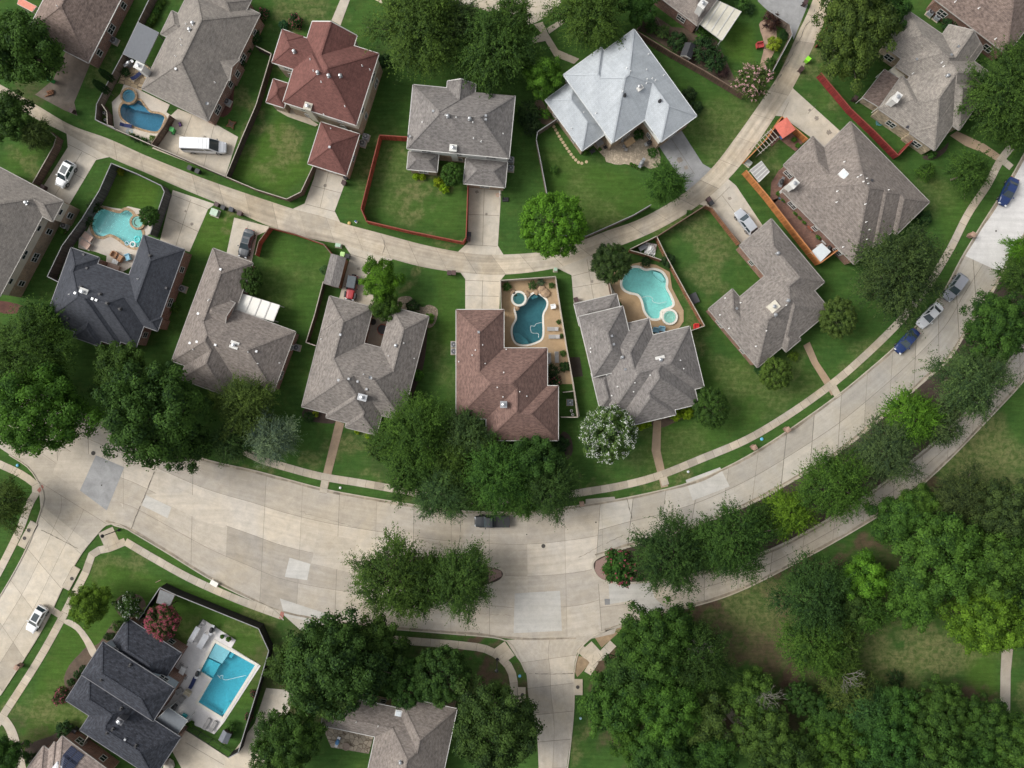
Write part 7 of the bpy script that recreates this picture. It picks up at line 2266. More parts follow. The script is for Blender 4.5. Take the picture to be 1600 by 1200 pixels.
for i, (px, py, lb) in enumerate(((1015, 398, 'left barrel of the pool pump gear in the fenced corner'), (1021, 401, 'right barrel of the pool pump gear in the fenced corner'), (893, 642, 'white pump barrel in the nook beside the rust brown house'), (895, 648, 'lower white filter barrel in the nook beside the rust brown house'), (162, 176, 'white filter barrel inside the pump screen left of the mid blue pool'), (164, 187, 'lower filter barrel inside the pump screen left of the mid blue pool'))):
    x, y, _ = W(px, py, 0.7); t_ = thing('pool_filter', lb, 'pool filter', (x, y, 0.0), 0, 'pool filter barrels'); m = MB(); m.lathe((0, 0, 0), [(0.24, 0), (0.26, 0.5), (0.2, 0.7)], 14); m.build('tank', [plain('filter_tank', (0.5, 0.5, 0.48), 0.5)], t_); m = MB(); m.lathe((0, 0, 0.7), [(0.12, 0), (0.12, 0.1)], 10); m.build('valve', [BLACK], t_)
# stepping stones of the silver house lawn
for i in range(15):
    f = i / 14; pts = smooth_open(pxs([(262, 792), (300, 860), (345, 930), (385, 985), (425, 1020), (465, 1012)], 800, 0, Q), 0.2); p = pts[int(f * (len(pts) - 1))]
    m = MB(); m.lathe((p[0], p[1], 0), [(0.26, 0), (0.26, 0.05), (0.22, 0.06)], 9); o = m.build('stepping_stone', [plain('stone_pad', (0.46, 0.36, 0.22), 0.9)], None, label='round tan stepping stone in the curved row left of the silver house patio', cat='stepping stone', group='stepping stones on the lawn')


# ------------------------------------------------------------------ small things about the yards
x, y, _ = W(787, 312, 0)
t_ = thing('basketball_hoop', 'portable black basketball hoop on the grass right of the two storey house driveway', 'basketball hoop', (x, y, 0), PI)
m = MB(); m.box((-0.3, 0, 0.12), (1.1, 0.75, 0.22), 0, 0, taper=0.85); m.build('base', [BLACK], t_)
m = MB(); m.bar((0, 0, 0.2), (0.1, 0, 2.6), 0.09, 0.09); m.bar((0.1, 0, 2.6), (0.6, 0, 3.1), 0.07, 0.07); m.build('pole', [IRON], t_)
m = MB(); m.box((0.62, 0, 3.1), (0.05, 1.1, 0.75)); m.build('backboard', [FAB_WHITE], t_)
m = MB(); m.lathe((0.9, 0, 2.9), [(0.22, 0), (0.22, 0.03), (0.25, 0.03), (0.25, 0)], 16, cap=False); m.build('rim', [plain('rim_orange', (0.5, 0.12, 0.03), 0.5)], t_)
x, y, _ = W(557, 347, 0)
t_ = thing('fire_hydrant', 'white fire hydrant with blue cap on the verge left of the bright red fence', 'fire hydrant', (x, y, 0))
m = MB(); m.lathe((0, 0, 0), [(0.2, 0), (0.2, 0.06), (0.13, 0.08), (0.13, 0.62)], 12); m.bar((-0.24, 0, 0.45), (0.24, 0, 0.45), 0.12, 0.12); m.build('barrel', [WHITE], t_)
m = MB(); m.lathe((0, 0, 0.62), [(0.16, 0), (0.15, 0.08), (0.06, 0.17), (0.03, 0.22)], 12); m.build('bonnet', [plain('blue_cap', (0.06, 0.16, 0.45), 0.5)], t_)
tagmark('yellowish marker cap on the verge left of the hydrant', 546, 349, (0.45, 0.33, 0.1), 'round_marker', 'marker', 0.3)
x, y, _ = W(245, 909, 0.6)
t_ = thing('garden_flag', 'small pink and white garden flag at the corner of the black fence', 'garden flag', (x, y, 0), 0.3)
m = MB(); m.bar((0, 0, 0), (0, 0, 1.1), 0.03, 0.03); m.build('pole', [IRON], t_)
m = MB(); m.bar((0, 0, 0.95), (0.75, 0.1, 0.72), 0.04, 0.5); m.build('banner', [plain('pink_cloth', (0.5, 0.25, 0.27), 0.9)], t_)
x, y, _ = W(1026, 42, 0.3)
t_ = thing('raised_planter', 'weathered wooden raised planter frame in the top garden', 'planter', (x, y, 0), R(-60))
m = MB()
for q in (-0.6, 0.6): m.box((0, q, 0.25), (2.4, 0.08, 0.5))
for q in (-1.2, 0, 1.2): m.box((q, 0, 0.25), (0.08, 1.2, 0.46))
m.build('frame', [W_MID], t_)
m = MB(); m.box((0, 0, 0.16), (2.3, 1.12, 0.3)); m.build('soil', [SOIL], t_)
t_ = thing('arbour', 'open timber arbour frame beside the coral umbrella', 'arbour', (*w2(1196, 221, 2.0), 0), R(42))
m = MB()
for q in (-0.8, 0.8): m.bar((-2.0, q, 2.1), (2.0, q, 2.1), 0.10, 0.12)
for k in range(7): m.bar((-1.9 + k * 0.63, -1.0, 2.2), (-1.9 + k * 0.63, 1.0, 2.2), 0.07, 0.08)
m.build('rafter', [CAP_LIGHT], t_)
for sx in (-1.9, 1.9):
    for sy in (-0.8, 0.8):
        m = MB(); m.box((sx, sy, 1.05), (0.11, 0.11, 2.1)); m.build('post', [CAP_LIGHT], t_)
def coil(label, px, py, c):
    x, y, _ = W(px, py, 0); m = MB(); P = [(x + (0.22 + 0.012 * k) * math.cos(k * 0.5), y + (0.22 + 0.012 * k) * math.sin(k * 0.5), 0.07 + 0.002 * (k % 9)) for k in range(34)]
    m.tube(P, [0.028] * len(P), 5); m.build('garden_hose', [paintc(c)], None, smooth=True, label=label, cat='garden hose')
coil('pale blue hose coil on the deck below the mid blue pool', 203, 206, (0.25, 0.42, 0.52)); coil('blue hose coil at the back wall of the weathered tan house', 1374, 192, (0.10, 0.3, 0.42)); coil('dark hose coil beside the sink counter on the blue pool deck', 317, 973, (0.05, 0.06, 0.06))
def toy(label, px, py, c, n=3):
    x, y, _ = W(px, py, 0.2); t = thing('garden_toy', label, 'toy', (x, y, 0.02), px * 0.7)
    m = MB(); m.box((0, 0, 0.2), (0.7, 0.4, 0.28), 0, 0, taper=0.7); m.build('body', [paintc(c)], t)
    for k in range(n + 1):
        w_ = MB(); w_.lathe((0, 0, 0), [(0.11, -0.04), (0.11, 0.04)], 10); wo = w_.build('wheel', [BLACK], t, off=(0, 0, 0)); wo.location = ((-0.24, 0.24)[k % 2], (-0.2, 0.2)[k // 2], 0.11); wo.rotation_euler = (PI / 2, 0, 0)
toy('red toy cart at the gate of the mid blue pool', 265, 194, (0.5, 0.05, 0.04)); toy('green toy truck on the concrete court by the pool gate', 271, 207, (0.06, 0.4, 0.10)); toy('purple ride on toy in the middle of the concrete court', 281, 194, (0.16, 0.07, 0.25)); toy('blue toy car on the brick patio beside the upper blue pot', 1219, 308, (0.1, 0.3, 0.45))
t_ = thing('firewood_stack', 'small stack of split firewood at the foot of the corner tree', 'firewood', (*w2(76, 145, 0.3), 0), 0.2)
rr = random.Random(2); m = MB()
for k in range(16):
    m.bar((rr.uniform(-.9, .5), rr.uniform(-.4, .4), 0.1 + 0.1 * (k // 6)), (rr.uniform(.1, 1.0), rr.uniform(-.4, .4), 0.12 + 0.1 * (k // 6)), 0.13, 0.12)
m.build('log', [W_CEDAR], t_)
t_ = thing('timber_planter', 'star shaped timber planter on the lawn right of the taupe house', 'planter', (*w2(361, 194, 0.2), 0), 0.4)
m = MB(); P = [((0.95 if k % 2 == 0 else 0.45) * math.cos(k * PI / 4), (0.95 if k % 2 == 0 else 0.45) * math.sin(k * PI / 4)) for k in range(8)]; m.wall(P, 0, 0.28); m.sheet([P], 0.2); m.build('frame', [W_CEDAR], t_)
m = MB(); m.sheet([offset_closed(P, -0.12)], 0.215); m.build('soil', [SOIL], t_)
def dish(label, hk, px, py):
    root, ms = HOUSES[hk]; x, y, z = on_roof(ms, px, py); rf = [o for o in root.children if o.name.startswith('roof')][0]
    m = MB(); m.bar((x, y, z - 0.05), (x, y, z + 0.5), 0.06, 0.06); m.lathe((x, y, z + 0.5), [(0.05, 0.0), (0.2, 0.05), (0.28, 0.13)], 16, cap=False); m.build('satellite_dish', [GREY], rf)
dish('', 'taupe_pool', 326, 164); dish('', 'grey_two_storey', 640, 215); dish('', 'warm_court', 580, 590)
# ------------------------------------------------------------------ trees: label, x, y, radius (photo pixels), kind, colour, options
T = 'tree'
TREES = [
 # top row
 ('dark green round tree beside the stained driveway, top left', 36, 76, 60, 'broad', G1, {}),
 ('tree at the left edge below the alley bend', 14, 180, 40, 'broad', G1, {}), ('olive green small tree right of the left edge tree', 55, 208, 26, 'feather', G4, {}),
 ('tall broad tree top centre, left of a pair', 655, 40, 68, 'bigfeather', (0.056, 0.106, 0.026), dict(ey=1.15)), ('brighter lower tree of the pair above the grey two storey house', 772, 82, 56, 'feather', G2, dict(ey=1.2)),
 ('grey green tree between the pair at the top edge', 705, 30, 44, 'feather', G8, {}), ('tree beside the cul de sac at the top', 800, 30, 38, 'feather', G2, {}),
 ('tree over the footpath left of the silver roofed house', 848, 118, 32, 'broad', (0.062, 0.130, 0.022), {}), ('large tree above the silver roofed house', 922, 18, 58, 'bigfeather', (0.054, 0.102, 0.026), {}), ('small tree between the silver house tree and the garden', 1000, 8, 28, 'broad', G1, {}),
 ('bright green round tree overhanging the alley in the middle', 865, 351, 57, 'dense', G3, {}),
 ('large tree beside the top of the long crimson fence', 1335, 48, 62, 'big', (0.048, 0.094, 0.025), dict(ey=1.25)), ('small dark tree at the top beside the large upper right tree', 1388, 15, 34, 'broad', G1, {}),
 ('large tree at the right edge over the weathered tan house', 1572, 150, 60, 'bigfeather', G2, dict(ey=1.2)), ('tree in the top right corner below the brown roof', 1598, 92, 32, 'feather', G1, {}), ('tree at the right edge below the large one', 1604, 205, 36, 'feather', G2, {}),
 ('young green tree on the lawn near the right sidewalk', 1514, 268, 34, 'feather', G2, {}), ('tiny tree left of the young green tree on the right lawn', 1447, 269, 14, 'loose', G2, {}),
 ('bright bushy tree at the foot of the curved patio lawn', 1040, 286, 34, 'feather', G2, dict(ey=.95)),
 ('tall leafy tree between the off road car and the courtyard', 594, 438, 31, 'broad', G3, dict(ey=1.05)), ('leafy tree crown just above the courtyard roof', 602, 476, 24, 'broad', G2, {}), ('dark olive fine leaved round tree beside the turquoise pool', 955, 411, 34, 'dense', G7, {}),
 ('very large oak over the parked cars on the right', 1406, 426, 67, 'bigfeather', G7, dict(ey=1.08)), ('olive bushy tree right of the warm grey house', 1310, 496, 31, 'dense', G4, dict(ey=1.15)), ('round olive tree below the warm grey house', 1212, 584, 28, 'dense', G4, {}),
 ('round dark tree right of the grey house front', 1111, 637, 30, 'dense', G1, dict(ey=1.2)),
 ('small dark round tree beside the lagoon pool', 233, 338, 17, 'dense', G1, {}), ('dark clipped tree beside the white pergola', 393, 437, 19, 'dense', G1, dict(ey=1.3)), ('round bush tree at the chimney of the two storey house', 707, 273, 20, 'dense', G2, {}),
 # left and middle street trees
 ('large green street tree at the left, lower part', 62, 640, 78, 'big', (0.050, 0.108, 0.023), {}), ('large green tree at the left above the boulevard', 48, 545, 66, 'bigfeather', G2, {}), ('dark tree at the left edge beside the boulevard', -8, 600, 50, 'broad', G1, {}),
 ('very large dark street tree left of the blue grey conifer', 238, 645, 88, 'big', G1, {}), ('dark tree touching the charcoal roofed house', 192, 580, 46, 'broad', G1, {}), ('green tree corner below the charcoal roof on the left', 62, 500, 34, 'broad', G1, {}),
 ('dark street tree with yellow tips overhanging the boulevard', 290, 690, 42, 'broad', G1, {}),
 ('olive feathery conifer below the pergola house', 382, 634, 47, 'bigfeather', G4, {}), ('blue grey conifer above the sidewalk', 424, 684, 40, 'bigfeather', G6, {}), ('greenish tree at the kerb left of the blue grey conifer', 362, 692, 34, 'feather', G8, {}),
 ('large tree at the left of the grove before the rust brown house', 650, 675, 56, 'bigfeather', G2, dict(ey=1.1)), ('grey green tree touching the rust brown roof', 726, 682, 38, 'feather', G8, dict(ey=1.15)), ('tree at the lower left of the grove over the sidewalk', 640, 735, 44, 'feather', G2, {}),
 ('feathery cypress tree leaning over the road left of the pickup', 690, 770, 46, 'bigfeather', G8, {}), ('dark tree in the middle of the grove above the pickup', 780, 740, 54, 'bigfeather', G2, {}), ('dark tree of the grove at the rust brown house corner', 835, 722, 42, 'broad', G1, {}),
 ('feathery tree at the right end of the grove over the kerb', 862, 762, 44, 'bigfeather', G1, dict(ey=1.05)), ('lower tree of the grove right of the pickup', 818, 778, 34, 'feather', G2, {}),
 ('bushy tree filling the middle of the grove', 702, 722, 42, 'bigfeather', G2, {}), ('dark tree of the grove behind the pickup', 748, 768, 34, 'feather', G2, {}), ('green tree under the rust brown eave in the grove', 762, 710, 34, 'feather', G1, {}), ('low green tree at the upper left of the grove', 618, 700, 30, 'feather', G2, {}),
 ('small thin tree on the lawn at the left of the grove', 590, 700, 20, 'loose', G4, {}),
 # medians
 ('feathery tree at the left end of the short median', 612, 905, 60, 'bigfeather', G2, dict(ey=1.08)), ('feathery tree in the middle of the short median', 668, 915, 44, 'feather', G2, dict(ey=1.15)), ('feathery tree at the right end of the short median', 722, 906, 48, 'bigfeather', G2, dict(ey=1.2)),
 ('dark green tree next to the crape myrtle on the long median', 1046, 868, 56, 'bigfeather', G1, dict(ey=1.1)), ('dense tree third along the long median from its left tip', 1146, 846, 60, 'bigfeather', G1, dict(ey=1.0)), ('yellow green tree on the long median', 1230, 803, 40, 'feather', G5, {}),
 ('green tree joining the yellow green one on the long median', 1196, 812, 32, 'feather', G1, {}), ('small tree where the two first median trees meet', 1098, 862, 36, 'feather', G1, {}),
 ('leafy tree on the long median after the yellow green one', 1303, 758, 56, 'bigfeather', G2, {}), ('dark grey green tree in the middle of the long median', 1382, 708, 52, 'bigfeather', G8, {}), ('brighter tree on the long median above the grey green one', 1424, 652, 46, 'feather', G3, {}),
 ('dull green tree on the long median near the narrowing road', 1468, 662, 38, 'feather', G8, {}), ('tree on the long median opposite the navy sedan', 1518, 596, 58, 'bigfeather', G8, {}), ('dark dense tree on the long median at the right edge', 1562, 510, 58, 'big', G1, {}), ('small tree at the right edge of the long median, topmost', 1592, 432, 34, 'feather', G2, {}), ('tip tree of the long median at the right border', 1598, 392, 26, 'feather', G3, {}),
 # lower right wood
 ('bright green tree at the edge of the wood beside the lower road', 1402, 812, 42, 'broad', G2, {}), ('green tree behind the bright one at the wood edge', 1432, 790, 34, 'broad', G2, {}), ('dull tree at the top of the wood, right', 1505, 778, 46, 'bigfeather', G7, {}), ('dark tree at the upper right of the wood', 1565, 800, 56, 'big', G7, {}),
 ('very large bright tree in the centre of the right wood', 1470, 872, 74, 'big', G2, {}), ('large tree right of the centre in the right wood', 1548, 880, 66, 'big', G2, {}), ('bright large tree above the right footpath', 1540, 958, 66, 'big', G3, {}), ('dark tree at the right border of the wood', 1600, 920, 50, 'big', G1, {}), ('tree on the right border above the clearing', 1608, 985, 36, 'broad', G1, {}),
 ('dark tree below the long road at the left of the wood', 1272, 930, 56, 'bigfeather', G1, dict(ey=1.15)), ('green tree under the dark one at the left of the wood', 1272, 1005, 50, 'bigfeather', G2, dict(ey=1.1)), ('bright lime tree near the middle of the wood', 1350, 905, 40, 'broad', G3, {}), ('dull green tree between the lime tree and the clearing', 1354, 955, 38, 'feather', G2, {}), ('dull green tree left of the clearing', 1312, 1000, 38, 'feather', G2, {}), ('green tree above the clearing', 1425, 935, 46, 'broad', G2, {}), ('small dark tree in the upper middle of the wood', 1330, 945, 34, 'broad', G1, {}),
 ('large dark tree beside the side road junction, upper', 1030, 1000, 66, 'big', G1, {}), ('large tree of the junction group, right side', 1085, 1025, 56, 'bigfeather', G1, {}), ('tree at the left of the junction group', 990, 1045, 48, 'broad', G1, {}), ('bright green tree of the junction group beside the road', 955, 1105, 48, 'broad', G2, {}), ('large tree of the junction group, lower middle', 1040, 1105, 58, 'big', G2, {}), ('tree with yellowing leaves right in the junction group', 1098, 1120, 42, 'broad', G4, {}), ('dark tree at the bottom of the junction group', 1030, 1180, 54, 'big', G1, {}), ('dark tree at the bottom left of the junction group', 985, 1160, 30, 'broad', G2, {}), ('dark bushy tree at the bottom edge right of the junction group', 1108, 1180, 42, 'broad', G1, {}),
 ('bright tree beside the curved wood path', 1172, 1085, 40, 'broad', G2, {}), ('green tree with bare twigs right of the wood path', 1196, 1150, 50, 'big', G2, {}), ('large tree at the bottom below the wood path', 1230, 1190, 56, 'big', G1, {}), ('dark pine like tree in the lower wood', 1250, 1092, 28, 'dense', G1, {}), ('yellowish twiggy tree in the lower wood', 1322, 1078, 38, 'feather', G4, {}), ('blue green spreading tree in the lower wood', 1352, 1112, 42, 'bigfeather', (0.044, 0.108, 0.038), {}), ('green tree at the bottom centre of the lower wood', 1305, 1165, 50, 'big', G2, {}), ('dark tree below the clearing', 1400, 1105, 36, 'broad', G1, {}), ('large dark tree at the bottom of the lower wood', 1385, 1170, 58, 'big', G1, {}), ('dark tree right of the bottom centre', 1455, 1165, 56, 'big', G1, {}), ('tree below the bright grass at the right', 1470, 1108, 44, 'big', G1, {}), ('tree left of the end of the right footpath', 1530, 1130, 46, 'big', G1, {}), ('green tree in the bottom right corner', 1585, 1160, 50, 'big', G2, {}), ('dark tree under the corner tree at the bottom right', 1520, 1190, 44, 'big', G1, {}), ('dark infill tree between the twiggy and spreading trees', 1290, 1120, 34, 'broad', G1, {}), ('green tree at the left foot of the clearing', 1318, 1040, 32, 'feather', G2, {}),
 # lower middle
 ('very large tree over the alley left of the bottom house', 524, 1042, 86, 'big', G1, {}), ('olive lower crown tree above the bottom house roof', 520, 1064, 58, 'big', G4, {}), ('dark tree at the upper right of the huge bottom tree', 590, 1005, 44, 'broad', G1, {}), ('tree left side of the huge bottom tree beside the black fence', 458, 1040, 40, 'broad', G1, {}),
 ('dense round tree above the bottom house right wing', 690, 1056, 50, 'dense', G1, {}), ('dark tree between the huge tree and the dense round one', 636, 1065, 40, 'dense', G1, dict(ey=1.1)), ('large dark tree beside the left kerb of the side road', 772, 1135, 70, 'big', G1, dict(ey=1.05)), ('dark tree at the bottom left of the bottom house', 452, 1152, 54, 'big', G1, {}), ('dark tree at the bottom edge below its neighbour', 440, 1190, 44, 'broad', G1, {}),
 ('dark tree at the far left below the corner sidewalk', 2, 788, 40, 'bigfeather', G4, {}), ('bright green round tree beside the lower left sidewalk', 142, 944, 33, 'broad', G3, {}), ('dark bush tree in the bottom left corner', 8, 1182, 32, 'broad', G1, {}),
]
for lb, px, py, r, kd, colr, op in TREES:
    tree('tree', lb, 'tree', px, py, r, kd, colr, **op)
tree('crape_myrtle', 'white flowering crape myrtle before the grey house', 'crape myrtle', 950, 677, 47, 'white', (0.055, 0.115, 0.035), 0)
tree('crape_myrtle', 'pink flowering crape myrtle at the tip of the long median', 'crape myrtle', 968, 886, 30, 'pinkfew', G1, 0)
tree('crape_myrtle', 'magenta pink crape myrtle over the black roofed house corner', 'crape myrtle', 254, 971, 27, 'pink', (0.05, 0.075, 0.03), 0)
tree('crape_myrtle', 'small white flowering crape myrtle beside the lower left lawn', 'crape myrtle', 202, 947, 21, 'whitefew', G1, 0)
tree('crape_myrtle', 'pale pink flowering crape myrtle at the alley corner of the garden', 'crape myrtle', 1176, 127, 29, 'pale', G4, 0)

B1 = (0.05, 0.115, 0.03); BY = (0.17, 0.27, 0.02); BD = (0.026, 0.058, 0.024)
SHRUBS = [
 ('clipped round shrub, topmost of the row by the taupe house', 254, 2, 5, 'shrub', B1), ('clipped round shrub, second of the row by the taupe house', 248, 10, 5.5, 'shrub', B1), ('clipped round shrub, third of the row by the taupe house', 244, 18, 5.5, 'shrub', B1), ('clipped round shrub, fourth of the row by the taupe house', 241, 26, 6, 'shrub', B1), ('clipped round shrub, fifth of the row by the taupe house', 236, 33, 6, 'shrub', B1), ('clipped round shrub at the slate patio cover end of the row', 231, 40, 5, 'shrub', B1),
 ('dark shrub, upper of two right of the taupe house', 398, 58, 11, 'shrub', BD), ('dark shrub in the middle right of the taupe house', 384, 78, 9, 'shrub', BD), ('dark shrub, lower right of the taupe house wall', 374, 98, 10, 'shrub', BD),
 ('dark green shrub left of the red roofed house front', 443, 40, 8, 'shrub', (0.035, 0.085, 0.05)), ('dark shrub right corner of the red roofed house', 600, 96, 11, 'shrub', BD),
 ('round lime shrub, left of two below the left bay of the two storey house', 650, 276, 5.5, 'shrub', BY), ('round lime shrub, right of two below the left bay of the two storey house', 660, 276, 5.5, 'shrub', BY), ('lime shrub, left of two below the chimney tree', 685, 285, 8, 'shrub', BY), ('lime shrub, right of two below the chimney tree', 694, 294, 8, 'shrub', BY),
 ('yellow lime clipped shrub in the gravel garden at the alley', 1209, 68, 11, 'shrub', (0.19, 0.26, 0.03)), ('dark purple shrub at the top of the gravel garden', 1207, 34, 14, 'loose', (0.05, 0.025, 0.03)), ('green shrub in the lower gravel garden', 1204, 98, 9, 'loose', B1), ('dark shrub right side of the gravel garden', 1224, 55, 8, 'loose', BD),
 ('leafy vegetable plant by the garden arbour at the top', 1018, 42, 10, 'loose', B1), ('leafy garden plant in the middle of the top garden', 1036, 50, 11, 'loose', (0.07, 0.13, 0.05)), ('bushy garden plant left of the black roofed shed', 1058, 65, 15, 'shrub', BD), ('dark leafy bush right of the black roofed shed', 1100, 78, 20, 'loose', BD), ('dark leafy bush below its neighbour in the top garden', 1118, 95, 18, 'loose', BD), ('tall leafy plant above the black roofed shed', 1098, 56, 11, 'loose', B1), ('purple leaved bush at the fence of the top garden', 1130, 112, 9, 'loose', (0.06, 0.035, 0.045)),
 ('low flowering bush in the top edge garden bed', 1160, 6, 12, 'loose', B1), ('leafy hedge bush beside the cream patio cover', 1172, 14, 9, 'loose', BD),
 ('clipped round bush, left of two at the top right house', 1485, 37, 13, 'shrub', BD), ('clipped round bush, right of two at the top right house', 1514, 52, 13, 'shrub', BD),
 ('green shrub at the front bed of the weathered tan house', 1456, 241, 7, 'shrub', B1), ('dark round shrub below the right corner of the brown grey house', 1443, 341, 12, 'shrub', BD),
 ('dark shrub along the right eave of the silver house, upper', 1077, 148, 11, 'shrub', BD), ('dark shrub along the right eave of the silver house, lower', 1088, 168, 10, 'shrub', BD), ('green shrub in the soil bed left of the silver house', 852, 178, 8, 'loose', (0.09, 0.2, 0.04)), ('leafy patio shrub below the silver house gable', 998, 210, 9, 'loose', B1), ('green shrub beside the white wall of the silver house', 1020, 238, 8, 'loose', B1), ('tiny shrub on the curved fence lawn', 866, 265, 7, 'loose', (0.06, 0.14, 0.03)),
 ('dark hedge tree left of the silver house, upper', 825, 175, 18, 'loose', BD), ('dark hedge tree left of the silver house, lower', 830, 198, 14, 'loose', BD),
 ('slim green shrub against the grey shed fence', 508, 422, 8, 'loose', (0.06, 0.13, 0.05)), ('dark round shrub at the top of the stone bed by the courtyard', 645, 479, 11, 'shrub', BD), ('bright round shrub at the right of the stone bed', 671, 498, 8, 'shrub', (0.07, 0.16, 0.03)), ('bright round shrub right of the courtyard house', 653, 586, 9, 'shrub', (0.07, 0.16, 0.03)), ('lime shrub before the courtyard house, left', 493, 647, 5, 'shrub', BY), ('lime shrub before the courtyard house, middle', 558, 674, 4.5, 'shrub', BY), ('yellow flowered shrub before the courtyard house, right', 575, 681, 5, 'shrub', BY), ('dark bush on the mulch of the courtyard house', 483, 652, 9, 'loose', BD), ('bronze bush left of the grove', 594, 690, 11, 'loose', (0.10, 0.09, 0.03)),
 ('lime hedge before the grey house, left of the walk', 998, 664, 9, 'shrub', BY), ('lime hedge right of its neighbour before the grey house', 1010, 661, 8, 'shrub', BY), ('lime shrub right of the walk of the grey house', 1056, 649, 9, 'shrub', BY), ('lime shrub far right of the walk of the grey house', 1073, 645, 10, 'shrub', BY),
 ('dark leaved bush at the lower corner of the teal pool yard', 862, 580, 12, 'loose', (0.03, 0.055, 0.025)), ('dark flowering bush below it at the teal pool yard', 868, 596, 10, 'pinkshrub', BD), ('green bush right of the dark one in the teal pool yard', 882, 573, 8, 'shrub', BD), ('round green bush at the front right of the rust brown house', 877, 694, 12, 'shrub', BD),
 ('spiky green shrub left in the rocky bed of the teal pool', 792, 448, 7, 'loose', B1), ('green shrub in the rocky bed above the teal pool', 832, 446, 7, 'loose', (0.06, 0.11, 0.05)), ('pale succulent in the rocky bed above the teal pool', 845, 441, 6, 'loose', G6), ('small shrub at the right of the rocky bed', 862, 446, 5, 'loose', B1), ('slim shrub at the cream fence, upper', 873, 503, 4, 'loose', B1), ('slim shrub at the cream fence, middle', 877, 525, 4, 'loose', B1), ('slim shrub at the cream fence, lower', 880, 552, 5, 'loose', B1),
 ('oval shrub on the cedar fence above the turquoise pool', 1044, 407, 11, 'shrub', BD), ('shrub in the bed above the turquoise pool', 1010, 409, 8, 'loose', BD), ('small bush at the alley fence of the yellowing lawn', 1078, 334, 6, 'loose', B1), ('round bush below the warm grey house eave at the lower tip', 1192, 574, 13, 'shrub', BD), ('yellow green bush by the warm grey house walk', 1240, 556, 8, 'loose', (0.09, 0.15, 0.03)),
 ('dark shrub left of the lagoon pool fence, upper', 147, 322, 11, 'loose', BD), ('dark shrub left of the lagoon pool fence, lower', 136, 344, 10, 'loose', BD), ('yellow green shrub in the corner of the lagoon pool lawn', 188, 268, 6, 'loose', (0.16, 0.22, 0.02)), ('bush along the brick wall right of the charcoal house', 272, 480, 8, 'loose', (0.06, 0.12, 0.03)),
 ('dark leafy shrub at the left end of the lower pool fence row', 206, 213, 6, 'loose', B1), ('green shrub in the middle of the lower pool fence row', 214, 217, 6, 'loose', BD), ('green shrub at the right end of the lower pool fence row', 224, 220, 6, 'loose', B1), ('yellowish plant at the gate of the mid blue pool', 238, 216, 5, 'loose', (0.12, 0.2, 0.03)),
 ('shrub behind the grill above the round spa', 196, 113, 7, 'loose', BD),
 ('dark shrub left front of the black roofed house', 168, 995, 6, 'shrub', BD), ('dark shrub right of it at the front of the black roofed house', 176, 994, 5, 'shrub', BD), ('round shrub, upper in the curved bed of the black roofed house', 130, 1045, 6, 'shrub', BD), ('round shrub, middle in the curved bed of the black roofed house', 121, 1054, 6, 'shrub', BD), ('round shrub, lower in the curved bed of the black roofed house', 111, 1066, 6, 'shrub', BD), ('reddish flowering shrub at the lower end of the curved bed', 97, 1086, 14, 'pinkshrub', (0.05, 0.06, 0.03)), ('dark round tree shrub above the solar panelled house', 101, 1140, 13, 'shrub', BD), ('leafy shrub below the small white crape myrtle', 184, 978, 10, 'loose', B1), ('bright lime shrub left of the magenta crape myrtle', 231, 955, 8, 'loose', (0.10, 0.21, 0.03)), ('green bush by the stepping pads of the pool yard', 266, 996, 8, 'loose', BD), ('leafy bush above the small slate shed', 362, 1136, 9, 'loose', B1), ('flower bush at the black fence right of the pool', 389, 1120, 7, 'pinkshrub', BD), ('red flower bush upper at the black fence right of the pool', 397, 1084, 6, 'pinkshrub', BD),
 ('dark bush in the clearing of the right wood', 1400, 1060, 13, 'loose', BD), ('small dark bush at the left foot of the solar house', 50, 1185, 10, 'loose', BD), ('tall grass bush below the alley at the left', 70, 220, 10, 'loose', G4),
 ('red flowering bush in front of the red roofed house', 462, 34, 11, 'pinkshrub', BD), ('dark red shrub at the top beside the taupe house', 412, 22, 10, 'pinkshrub', BD),
]
for lb, px, py, r, kd, colr in SHRUBS:
    tree('shrub', lb, 'shrub', px, py, r, kd, colr)
# two slim cypresses that lean away from the lens at the spa
def cypress(label, px, py, h, r):
    x, y, _ = W(px, py, 0)
    t = thing('cypress_tree', label, 'cypress', (x, y, 0))
    cm, tm = proto('dense', 1)
    c = bpy.data.objects.new('crown', cm); COL.objects.link(c); c.parent = t; c.location = (0, 0, h * 0.52); c.scale = (r, r, h * 0.62); c.color = (0.022, 0.055, 0.024, 1)
    k = bpy.data.objects.new('trunk', tm); COL.objects.link(k); k.parent = t; k.location = (0, 0, h * 0.52); k.scale = (r, r, h * 0.52 / 1.5)


cypress('slim dark cypress, upper of two left of the round spa', 184, 131, 5.6, 0.7); cypress('slim dark cypress, lower of two left of the round spa', 178, 150, 6.2, 0.75)


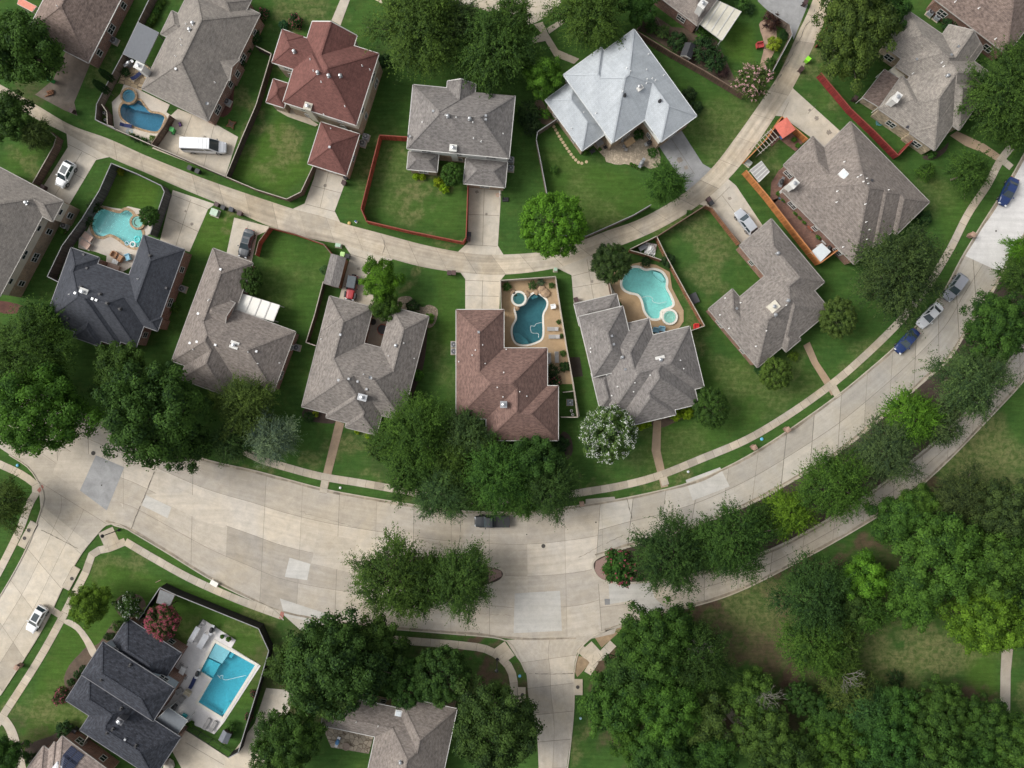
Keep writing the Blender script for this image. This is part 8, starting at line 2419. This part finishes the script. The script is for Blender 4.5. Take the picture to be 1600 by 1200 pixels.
# grey dead twigs standing out of three crowns
def dead_twigs(label, px, py, r, seed):
    for o in SC.objects:
        if o.get('label') == label:
            rr = random.Random(seed); m = MB(); x, y, z = W(px, py, 9.0)
            base = Vector((x, y, z - 3.5))
            def grow(p, d, L, w, n):
                q = p + d * L; m.tube([p, (p + q) / 2 + Vector((rr.uniform(-.1, .1), rr.uniform(-.1, .1), 0)), q], [w, w * 0.75, w * 0.5], 5)
                if n:
                    for _ in range(3):
                        e = (d + Vector((rr.uniform(-.9, .9), rr.uniform(-.9, .9), rr.uniform(-.2, .5)))).normalized(); grow(q, e, L * rr.uniform(.5, .8), w * 0.55, n - 1)
            for _ in range(4):
                grow(base, Vector((rr.uniform(-.5, .5), rr.uniform(-.5, .5), 1)).normalized(), r, 0.06, 3)
            b = m.build('dead_branches', [plain('dead_wood', (0.20, 0.18, 0.165), 0.9)], None); b.parent = o
            b.matrix_parent_inverse = Matrix.Translation(-o.location)


dead_twigs('green tree with bare twigs right of the wood path', 1206, 1100, 1.9, 1)
dead_twigs('yellowish twiggy tree in the lower wood', 1332, 1068, 1.7, 2)
dead_twigs('large tree of the junction group, right side', 1096, 1018, 1.6, 3)
# ------------------------------------------------------------------ camera, sky, sun
cam = bpy.data.cameras.new('camera'); co = bpy.data.objects.new('camera', cam); COL.objects.link(co)
co.location = (0, 0, H); co.rotation_euler = (0, 0, 0)
cam.sensor_width = 36.0; cam.lens = 36.0 * H / (1600 / S)
cam.clip_start = 0.5; cam.clip_end = 4000
SC.camera = co

SUN_EL, SUN_AZ = R(41), R(168)          # azimuth of the sun measured counter-clockwise from +x
w = bpy.data.worlds.new('World'); SC.world = w; w.use_nodes = True
nt = w.node_tree; bg = nt.nodes['Background']
sky = nt.nodes.new('ShaderNodeTexSky'); sky.sky_type = 'NISHITA'; sky.sun_disc = False
sky.sun_elevation = SUN_EL; sky.sun_rotation = PI / 2 - SUN_AZ
sky.air_density = 1.0; sky.dust_density = 4.0; sky.ozone_density = 0.6
hs = nt.nodes.new('ShaderNodeHueSaturation'); hs.inputs['Saturation'].default_value = 0.22
nt.links.new(sky.outputs[0], hs.inputs['Color']); nt.links.new(hs.outputs[0], bg.inputs[0])
bg.inputs[1].default_value = 0.15
sl = bpy.data.lights.new('sun', 'SUN'); so = bpy.data.objects.new('sun', sl); COL.objects.link(so)
sl.energy = 1.75; sl.angle = R(28); sl.color = (1.0, 0.965, 0.91)
d = Vector((math.cos(SUN_EL) * math.cos(SUN_AZ), math.cos(SUN_EL) * math.sin(SUN_AZ), math.sin(SUN_EL)))
so.rotation_euler = (-d).to_track_quat('-Z', 'Y').to_euler(); so.location = (d.x * 150, d.y * 150, 150)
vs = SC.view_settings
vs.view_transform = 'Standard'; vs.look = 'None'; vs.exposure = 0.30; vs.gamma = 1.0; vs.use_curve_mapping = False
SC.render.film_transparent = False
cy = SC.cycles
cy.max_bounces = 6; cy.diffuse_bounces = 3; cy.glossy_bounces = 2; cy.transmission_bounces = 4; cy.transparent_max_bounces = 8
cy.use_denoising = True
